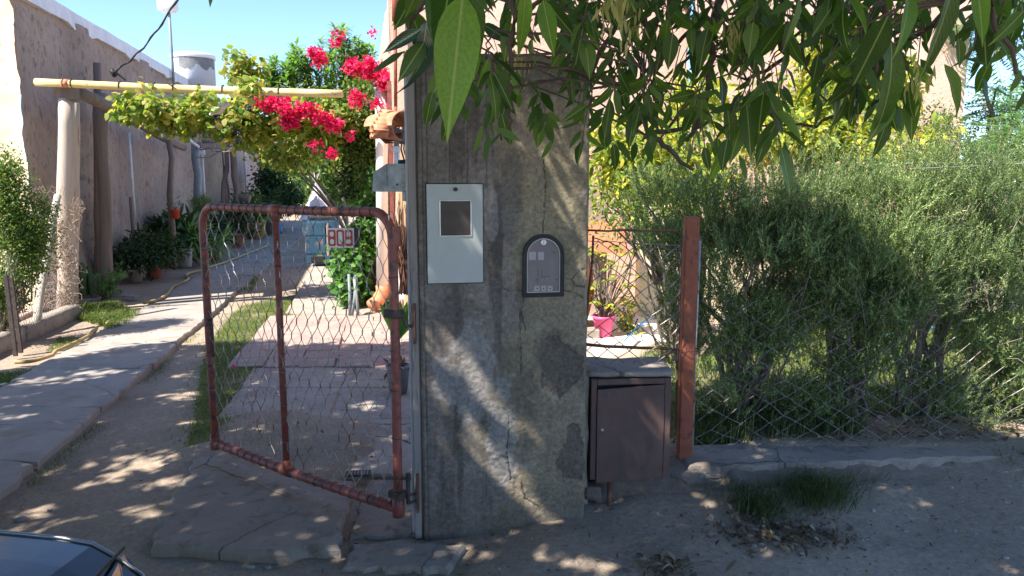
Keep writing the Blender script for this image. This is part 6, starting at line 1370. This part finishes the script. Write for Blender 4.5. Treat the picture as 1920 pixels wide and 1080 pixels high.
def openness(u, v):
    o = np.zeros_like(u)
    for (a, b, ru, rv, rot, s) in GAPS:
        c_, s_ = math.cos(rot), math.sin(rot); x = (u-a)*c_+(v-b)*s_; y = -(u-a)*s_+(v-b)*c_; ru = ru+.04; rv = rv+.04
        k_ = s*(1-sst(.55, 1.15, np.sqrt((x/ru)**2+(y/rv)**2))); o = np.maximum(o, k_)
    return o
nC = 84000
u = N.uniform(-7.2, 4.4, nC); v = N.uniform(-.8, 7.7, nC); z = 2.75+N.random(nC)**1.1*2.6
dens = fbm(u*2.1+3, v*3.2, 4, 0)
ok = (v < vmax(u)+(fbm(u*1.5, v*0+1, 3, 1)-.5)*.9) & (dens > .29-.07*sst(-1, .5, u)) & (fbm(u*5, v*8, 3, 3) > .24)
u, v, z = u[ok], v[ok], z[ok]; P = np.c_[u-.64*z, v-.52*z, z]
ok = above(P, .22) & (P[:, 1] > -3.5); P = P[ok]
# each point becomes a spray of 3 leaflets
k3 = 3; n = len(P)*k3; Pn = np.repeat(P, k3, 0)+N.normal(size=(n, 3))*.05
op = openness(Pn[:, 0]+.64*Pn[:, 2], Pn[:, 1]+.52*Pn[:, 2]); Pn = Pn[(N.random(len(Pn)) > op) & above(Pn, .16)]
n = len(Pn); s = .75+.5*N.random(n)
V, Fq = leaves(Pn, N.normal(size=(n, 3))*np.array([1, 1, .4])+np.array([0, 0, -.6]), N.normal(size=(n, 3))*.45-np.array(L)[None], .115*s, .043*s, PL6)
mk('crown', V, tri_fix(Fq), M['ashfol'], tree, kind='stuff')
mb = MB()
for i in range(260):
    p = Vector(P[R.randrange(len(P))]); best = min((q_ for l in limbends for q_ in l[2:]), key=lambda q_: (q_-p).length)
    if (best-p).length < 1.6: mb.tube([best, best.lerp(p, .5)+Vector((R.gauss(0, .05), R.gauss(0, .05), .05)), p], [.012, .008, .004], 4, False)
mb.build('twig', M['twig'], tree, kind='stuff')

# ---- hanging foreground branches
def leafmesh(name, curl, fold, wid, segs=9):
    vs = []; uv = []; fs = []; row = 5
    for i in range(segs+1):
        f = i/segs; wv = wid*1.12*(math.sin(math.pi*min(1, f**.74)))**.85*(1-.42*f**2.5)*(1-.35*sst(.8, .95, f)*(f < 1))+.002*(f < 1)
        x = math.sin(curl*f)/max(curl, .01) if curl > .01 else f; zc = -(1-math.cos(curl*f))/max(curl, .01)
        for j, s_ in enumerate((-1, -.5, 0, .5, 1)):
            rip = .01*math.sin(f*14+s_*3)*abs(s_)
            vs.append((x, s_*wv*math.cos(fold), zc+abs(s_)*wv*math.sin(fold)+rip)); uv.append((f, .5+s_*wv/(2*wid)*1.0))
    for i in range(segs):
        for j in range(4): fs.append((i*row+j, i*row+row+j, i*row+row+j+1, i*row+j+1))
    me = bpy.data.meshes.new(name); me.from_pydata(vs, [], fs); me.update(); me.polygons.foreach_set('use_smooth', [True]*len(me.polygons))
    ul = me.uv_layers.new(name='UVMap')
    for lp_ in me.loops: ul.data[lp_.index].uv = uv[lp_.vertex_index]
    return me
LMV = [leafmesh('leaf', c_, f_, w_) for c_, f_, w_ in ((.25, .25, .17), (.6, .35, .15), (.1, .12, .19), (.9, .3, .14), (.4, .55, .16))]
LMs = {}
for key in ('ash', 'ashlit', 'ashyellow', 'ashsky'):
    LMs[key] = []
    for me in LMV:
        m2 = me.copy(); m2.materials.append(M[key]); LMs[key].append(m2)
BRL = []                                       # branch polylines in the air in front of the pillar and hedge
def br(pxs, r0, r1):
    P_ = [at(*p) for p in pxs]; pts = []
    for i in range(len(P_)-1):
        for k_ in range(4): pts.append(P_[i].lerp(P_[i+1], k_/4)+Vector((R.gauss(0, .005), R.gauss(0, .005), R.gauss(0, .004))))
    pts.append(P_[-1]); BRL.append(pts); mb = MB(); mb.tube(pts, [r0+(r1-r0)*i/(len(pts)-1) for i in range(len(pts))], 7); mb.build('branch', M['bark'], tree, True)
br([(1010, -220, 1.5), (965, -60, 1.75), (958, 60, 1.8), (952, 150, 1.85), (960, 215, 1.9), (940, 262, 1.95)], .009, .003)
br([(1250, -260, 1.9), (1170, -60, 2.05), (1190, 20, 2.1), (1240, 110, 2.2), (1175, 170, 2.25)], .012, .004)
br([(1180, 10, 2.1), (1130, 80, 2.1), (1105, 150, 2.1), (1110, 220, 2.1)], .008, .003)
br([(1400, -260, 1.9), (1352, -30, 2.1), (1338, 60, 2.15), (1328, 150, 2.2), (1310, 235, 2.25), (1288, 265, 2.3)], .014, .005)
br([(1345, 30, 2.1), (1290, 60, 2.15), (1240, 105, 2.2), (1215, 165, 2.2)], .008, .003)
br([(1500, -250, 2.0), (1420, -20, 2.2), (1462, 55, 2.25), (1468, 110, 2.3), (1400, 150, 2.3)], .013, .005)
br([(1460, 90, 2.3), (1510, 50, 2.3), (1535, 20, 2.3), (1560, -120, 2.2)], .004, .008)
br([(1700, -240, 1.8), (1660, 0, 1.9), (1640, 150, 2.0), (1600, 205, 2.1), (1530, 235, 2.2), (1430, 236, 2.3)], .010, .003)
br([(1215, 252, 2.6), (1255, 280, 2.6), (1300, 318, 2.65)], .012, .006)
br([(1290, 240, 2.3), (1215, 252, 2.6)], .006, .010)
br([(1900, -250, 1.5), (1850, -40, 1.6), (1790, 10, 1.75), (1710, 70, 1.9), (1650, 120, 2.0)], .009, .004)
br([(1850, -30, 1.6), (1870, 60, 1.6), (1905, 120, 1.6), (1935, 180, 1.6)], .006, .003)
br([(900, -250, .8), (860, -80, .95), (800, -20, 1.05), (770, 60, 1.2), (765, 130, 1.3)], .006, .002)
br([(1530, -200, 2.0), (1500, 70, 2.2), (1515, 130, 2.25), (1550, 190, 2.3)], .006, .003)
for pts in BRL[:1]+BRL[1:2]+BRL[3:4]+BRL[5:6]+BRL[7:8]+BRL[10:11]+BRL[12:13]:
    st = pts[0]; e = min((q_ for l in limbends for q_ in l), key=lambda q_: (q_-st).length)
    mb = MB(); mb.tube([e, e.lerp(st, .5)+Vector((0, 0, .06)), st], [.022, .016, .010], 7); mb.build('branch', M['bark'], tree, True)
LEAVES = []      # (pos, axis, normal, length, width factor, matkey)
def addleaf(p, ax, nr, ln, key='ash', wf=1.0): LEAVES.append((Vector(p), Vector(ax).normalized(), Vector(nr), ln, key, wf))
def hero(px0, py0, px1, py1, Y0, Y1, key='ash', wf=1.0, roll=0.0):
    a = at(px0, py0, Y0); b = at(px1, py1, Y1); ax = b-a; nr = Vector((math.sin(roll), -math.cos(roll), .15)); addleaf(a, ax, nr, ax.length, key, wf*.74)
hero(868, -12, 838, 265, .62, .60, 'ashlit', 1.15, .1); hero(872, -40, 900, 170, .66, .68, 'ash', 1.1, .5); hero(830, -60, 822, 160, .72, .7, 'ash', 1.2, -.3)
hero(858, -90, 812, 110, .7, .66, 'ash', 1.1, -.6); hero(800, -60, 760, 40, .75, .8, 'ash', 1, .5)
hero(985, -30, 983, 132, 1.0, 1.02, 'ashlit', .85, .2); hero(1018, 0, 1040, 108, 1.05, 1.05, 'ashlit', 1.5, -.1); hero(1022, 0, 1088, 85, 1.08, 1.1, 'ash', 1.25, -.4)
hero(1040, 60, 1080, 105, 1.2, 1.2, 'ash', 1.1, 0); hero(925, 135, 965, 205, 1.5, 1.5, 'ash', 1.3, .2); hero(918, 138, 943, 232, 1.5, 1.48, 'ash', 1.1, .3)
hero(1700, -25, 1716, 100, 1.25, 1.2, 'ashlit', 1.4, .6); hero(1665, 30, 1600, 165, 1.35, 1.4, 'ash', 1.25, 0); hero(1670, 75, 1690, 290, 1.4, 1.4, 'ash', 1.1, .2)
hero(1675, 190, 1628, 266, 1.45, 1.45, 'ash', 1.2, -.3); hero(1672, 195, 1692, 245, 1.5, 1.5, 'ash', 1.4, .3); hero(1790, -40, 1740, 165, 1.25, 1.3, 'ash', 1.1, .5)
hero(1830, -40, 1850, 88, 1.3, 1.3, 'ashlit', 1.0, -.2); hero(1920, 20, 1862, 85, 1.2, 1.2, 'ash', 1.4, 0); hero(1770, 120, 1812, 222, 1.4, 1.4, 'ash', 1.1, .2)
hero(1500, -10, 1478, 85, 1.3, 1.3, 'ashlit', .8, .6); hero(1840, 140, 1855, 200, 1.5, 1.5, 'ashsky', 1.1, .6); hero(1810, 110, 1855, 122, 1.5, 1.5, 'ashsky', .8, .6)
hero(1915, 130, 1895, 175, 1.4, 1.4, 'ash', 1.4, .2); hero(1930, 160, 1905, 210, 1.4, 1.4, 'ash', 1.3, .2); hero(1780, 50, 1790, 90, 1.5, 1.5, 'ash', 1.3, 0)
hero(800, 15, 705, 43, 1.15, 1.2, 'ashsky', .7, .7); hero(790, 55, 712, 100, 1.15, 1.15, 'ashsky', 1.2, .4); hero(795, 80, 745, 155, 1.2, 1.2, 'ash', 1.3, .2)
hero(760, 95, 695, 137, 1.2, 1.2, 'ashsky', .7, .4); hero(815, 60, 768, 205, 1.25, 1.3, 'ashsky', .8, .9); hero(812, 170, 793, 248, 1.3, 1.3, 'ash', 1.3, .1)
hero(800, 40, 790, 130, 1.2, 1.2, 'ashsky', 1.6, .3); hero(770, 20, 800, 100, 1.25, 1.2, 'ash', 1.4, .3); hero(835, 130, 800, 200, 1.3, 1.3, 'ash', 1.4, .2); hero(783, -20, 735, 60, 1.1, 1.15, 'ash', 1.2, .2)
hero(922, 185, 908, 245, 1.75, 1.75, 'ashyellow', 1.0, .3); hero(925, 190, 932, 225, 1.76, 1.76, 'ashyellow', 1.1, -.4); hero(885, 192, 868, 235, 1.7, 1.7, 'ashsky', .7, .8)
hero(915, 225, 928, 258, 1.74, 1.74, 'ashsky', .9, .6); hero(938, 248, 916, 275, 1.74, 1.74, 'ashsky', .9, .9); hero(930, 240, 978, 265, 1.7, 1.72, 'ash', 1.2, 0)
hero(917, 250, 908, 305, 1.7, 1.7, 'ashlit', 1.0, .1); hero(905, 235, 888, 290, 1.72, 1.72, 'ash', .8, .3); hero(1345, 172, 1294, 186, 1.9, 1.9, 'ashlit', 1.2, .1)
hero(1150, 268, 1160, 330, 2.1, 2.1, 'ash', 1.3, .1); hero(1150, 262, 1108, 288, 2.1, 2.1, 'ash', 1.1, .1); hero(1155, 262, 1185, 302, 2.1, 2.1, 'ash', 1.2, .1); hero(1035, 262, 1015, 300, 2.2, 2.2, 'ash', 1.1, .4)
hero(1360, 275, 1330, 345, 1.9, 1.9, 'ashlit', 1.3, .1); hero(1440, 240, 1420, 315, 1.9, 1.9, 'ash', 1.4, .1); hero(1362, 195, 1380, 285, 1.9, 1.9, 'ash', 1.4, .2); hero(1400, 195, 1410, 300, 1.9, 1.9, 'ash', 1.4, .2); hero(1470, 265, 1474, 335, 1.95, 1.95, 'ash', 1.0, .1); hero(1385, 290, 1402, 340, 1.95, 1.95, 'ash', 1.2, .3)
hero(400, -60, 393, 14, 1.3, 1.3, 'ashsky', .9, .3)
for (x, y) in ((400, -60),): MB().tube([at(x, y, 1.3), at(430, -160, 1.3)+Vector((0, 0, .1)), at(520, -330, 1.25), (-.4, 1.1, 2.9)], .003, 4).build('branch', M['twig'], tree)
lowx = [760, 800, 880, 960, 1040, 1100, 1160, 1230, 1300, 1350, 1420, 1470, 1500, 1560, 1620, 1690, 1740, 1800, 1860, 1930]
lowy = [60, 100, 165, 185, 195, 200, 225, 190, 200, 235, 225, 220, 140, 150, 160, 170, 150, 120, 85, 140]
mbT = MB(); rach = 0
def frond(px, py, Yd, ln, nl=3, lo=.085, keyp=.12):
    a = at(px, py, Yd); best = min((q_ for l in BRL for q_ in l), key=lambda q_: (q_-a).length)
    if (best-a).length < .6: mbT.tube([best, best.lerp(a, .5)+Vector((R.gauss(0, .01), 0, .02)), a], [.0035, .003, .002], 4, False)
    th = R.uniform(0, 6.28); d = Vector((math.cos(th)*.6, math.sin(th)*.5, -.75)).normalized(); pts = [a]
    for i in range(nl+1): d = (d+Vector((0, 0, -.28))).normalized(); pts.append(pts[-1]+d*ln/(nl+1))
    mbT.tube(pts, [.0016]*len(pts), 4, False)
    for i in range(1, nl+1):
        for sg in (-1, 1):
            sd = d.cross(Vector((0, 1, 0))).normalized()*sg; ax = (d*.55+sd*.75+Vector((R.gauss(0, .32), R.gauss(0, .4), -.45+R.gauss(0, .3)))).normalized()
            key = 'ashlit' if R.random() < keyp else 'ash'
            if R.random() < .05: key = 'ashsky'
            addleaf(pts[i]+ax*.008, ax, (R.gauss(0, 1), -.7+R.gauss(0, .6), .6+R.gauss(0, .5)), lo*R.uniform(.55, 1.3), key, R.uniform(.75, 1.15))
    addleaf(pts[-1], d+Vector((R.gauss(0, .3), R.gauss(0, .3), -.4)), (R.gauss(0, .9), -1, .3), lo*1.15*R.uniform(.8, 1.2), 'ash', R.uniform(1, 1.3))
i = 0
while i < 195:
    px = R.uniform(800, 1930); lim = float(np.interp(px, lowx, lowy)); py = R.uniform(-110, lim-25)
    # clearings that let the sunlit house and shrub show through
    dense = float(fbm(px/75., py/75., 3, 4)); 
    if dense < .38+.12*(px > 1480): continue
    if any(((px-a)/c_)**2+((py-b)/d_)**2 < 1 for a, b, c_, d_ in ((955, 30, 40, 60), (1540, 110, 50, 60), (1120, 110, 25, 30), (1640, 210, 70, 40), (1500, 170, 50, 50), (1870, 130, 30, 50), (1750, 230, 60, 40), (850, 250, 50, 60))): continue
    frond(px, py, R.uniform(1.7, 2.75), R.uniform(.08, .19), R.choice((2, 3, 3)), R.uniform(.05, .092), .24); i += 1
mbT.build('twig', M['twig'], tree, kind='stuff')
def rank(l):
    p = l[0]; y = max(p.y, .1); px = 960+F*p.x/y; py = 540-F*((p.z-EYE)/y+.142)
    vis = -80 < px < 2000 and -120 < py < 420; return -(l[3]*l[5]/y if vis else 0)
LEAVES.sort(key=rank)
tl_ = rootloc(tree); rest = []
for i, (p, ax, nr, ln, key, wf) in enumerate(LEAVES):
    sd = nr.cross(ax); sd = sd.normalized() if sd.length > 1e-4 else ax.orthogonal().normalized(); n_ = ax.cross(sd)
    if i < 298:
        me = LMs[key][i % 5] if ln < .13 or key != 'ashlit' else LMs[key][2]; o = bpy.data.objects.new('leaf', me); C.objects.link(o); o.parent = tree
        o.matrix_local = Matrix.Translation(p-tl_) @ Matrix((ax*ln, sd*ln*wf, n_*ln)).transposed().to_4x4()
    else: rest.append((p, ax, n_, ln, wf))
P = np.array([tuple(r[0]) for r in rest]); A_ = np.array([tuple(r[1]) for r in rest]); U_ = np.array([tuple(r[2]) for r in rest]); S_ = np.array([r[3] for r in rest]); W_ = np.array([r[4] for r in rest])
V, Fq = leaves(P, A_, U_, S_, S_*.34*W_, PL6); mk('foliage', V, tri_fix(Fq), M['ashfol'], tree, kind='stuff')
# ash keys (samaras) in hanging clusters
for (px, py, Yd) in ((1147, 18, 1.5), (1155, 5, 1.5), (1370, 70, 1.8), (1415, 80, 1.9), (1395, 90, 1.9), (985, 130, 2.2), (960, 105, 2.3), (1160, 55, 1.6), (1188, 55, 1.9), (1722, 165, 1.7)):
    c = at(px, py-20, Yd); P = []; A_ = []; n = 22
    q_ = N.normal(size=(n, 3))*np.array([.018, .018, .02])+np.array(c); ax = N.normal(size=(n, 3))*.25+np.array([0, 0, -1.]); V, Fq = leaves(q_, ax, N.normal(size=(n, 3)), np.full(n, .035), np.full(n, .007), PL6)
    mk('seed_cluster', V, tri_fix(Fq), M['samara'], tree, kind='stuff')
mb = MB()
for (x0, y0, x1, y1) in ((1420, 115, 1385, 220), (1430, 115, 1450, 220), (1425, 118, 1405, 200), (1440, 115, 1475, 150), (1415, 117, 1370, 150)):
    a = at(x0, y0, 1.9); b = at(x1, y1, 1.9); mb.tube([a, at((x0+x1)/2+(x1-x0)*.3, y0+8, 1.9), at(x1, (y0+y1)/2, 1.9), b], .0013, 4, False)
mb.build('leaf_stalk', M['samara'], tree)

# ================================================================ PARKED CAR (bottom left corner)
car = thing('parked_car', 'glossy black car, only its front corner showing at the bottom left', 'car', (-3.1, .95, 0))
xs_ = [-.775, -.79, -.86, -.94, -1.0, -1.08, -1.5, -1.95, -2.45, -3.3, -4.2, -4.6, -4.85, -4.95]
hwd = [.50, .62, .70, .738, .755, .77, .79, .80, .80, .80, .79, .76, .70, .55]
ztp = [.50, .61, .655, .682, .705, .712, .745, .79, .84, .86, .87, .86, .82, .70]
mb = MB(); vs = []; yc = .95; K = 0
for x, h_, zt2 in zip(xs_, hwd, ztp):
    ring_ = [(-h_*.92, .22), (-h_, .32), (-h_, .52), (-h_*.995, zt2-.07), (-h_*.96, zt2-.012), (-h_*.80, zt2-.002), (-h_*.4, zt2+.014), (0, zt2+.018), (h_*.4, zt2+.014), (h_*.80, zt2-.002), (h_*.96, zt2-.012), (h_*.995, zt2-.07), (h_, .52), (h_, .32), (h_*.92, .22)]
    K = len(ring_); vs += [(x, yc+a_, b_) for a_, b_ in ring_]
fs = [(i*K+j, i*K+K+j, i*K+K+(j+1) % K, i*K+(j+1) % K) for i in range(len(xs_)-1) for j in range(K)]+[tuple(range(K)), tuple(range((len(xs_)-1)*K+K-1, (len(xs_)-1)*K-1, -1))]
mb.add(vs, fs); body = mb.build('body', M['car'], car)
# cabin glass house
mb = MB(); mb.add([(-1.95, yc-.70, .84), (-1.95, yc+.70, .84), (-2.55, yc+.56, 1.36), (-2.55, yc-.56, 1.36), (-3.9, yc+.56, 1.38), (-3.9, yc-.56, 1.38), (-4.5, yc+.70, .88), (-4.5, yc-.70, .88)], [(0, 1, 2, 3), (1, 6, 4, 2), (0, 3, 5, 7), (7, 5, 4, 6), (0, 7, 6, 1)]); mb.build('window_glass', M['carglass'], car)
mb = MB(); mb.box((-3.22, yc, 1.39), (1.36, 1.12, .03), bev=.01); mb.build('roof', M['car'], car)
mb = MB(); mb.tube([(x, yc+h_*.965, z_-.010) for x, h_, z_ in zip(xs_[1:-2], hwd[1:-2], ztp[1:-2])], .0045, 6); mb.build('edge_trim', M['dullmetal'], car, True)
def hoodpt(px, py, zz, up=.004): g_ = G(px, py, zz); g_.z = zz+up; return g_
mb = MB(); mb.tube([hoodpt(150, 1125, .70), hoodpt(185, 1080, .695), hoodpt(232, 1030, .665)], .0045, 5); mb.build('hood_gap', M['rubber'], car)
mb = MB(); q4 = [hoodpt(232, 1042, .655, .006), hoodpt(262, 1078, .62, .008), hoodpt(268, 1115, .60, .008), hoodpt(205, 1095, .68, .006)]
mb.add(q4+[v-Vector((0, 0, .012)) for v in q4], [(0, 1, 2, 3), (0, 4, 5, 1), (1, 5, 6, 2), (2, 6, 7, 3), (3, 7, 4, 0)]); mb.build('headlight', M['carglass'], car)
mb = MB(); mb.tube([(x, yc+h_*.995, z_-.16) for x, h_, z_ in zip(xs_[3:-1], hwd[3:-1], ztp[3:-1])], .006, 6); mb.build('chrome_strip', M['chrome'], car, True)
mb = MB(); mb.box((-.772, yc, .40), (.02, .8, .12), bev=.01); mb.build('bumper_grille', M['rubber'], car)
for sx in (-1.5, -4.1):
    for sg in (-1, 1):
        MW = Matrix(((1, 0, 0), (0, 0, 1), (0, 1, 0)))
        mb = MB(); mb.lathe([(.18, -.1), (.29, -.1), (.31, -.06), (.31, .06), (.29, .1), (.18, .1)], (sx, yc+sg*.72, .31), 22, MW); wl = mb.build('wheel', M['rubber'], car, True)
        mb = MB(); mb.lathe([(.18, 0), (.12, .02), (.05, .03)], (sx, yc+sg*(.72+.09), .31), 18, MW); mb.build('rim', M['chrome'], wl, True)
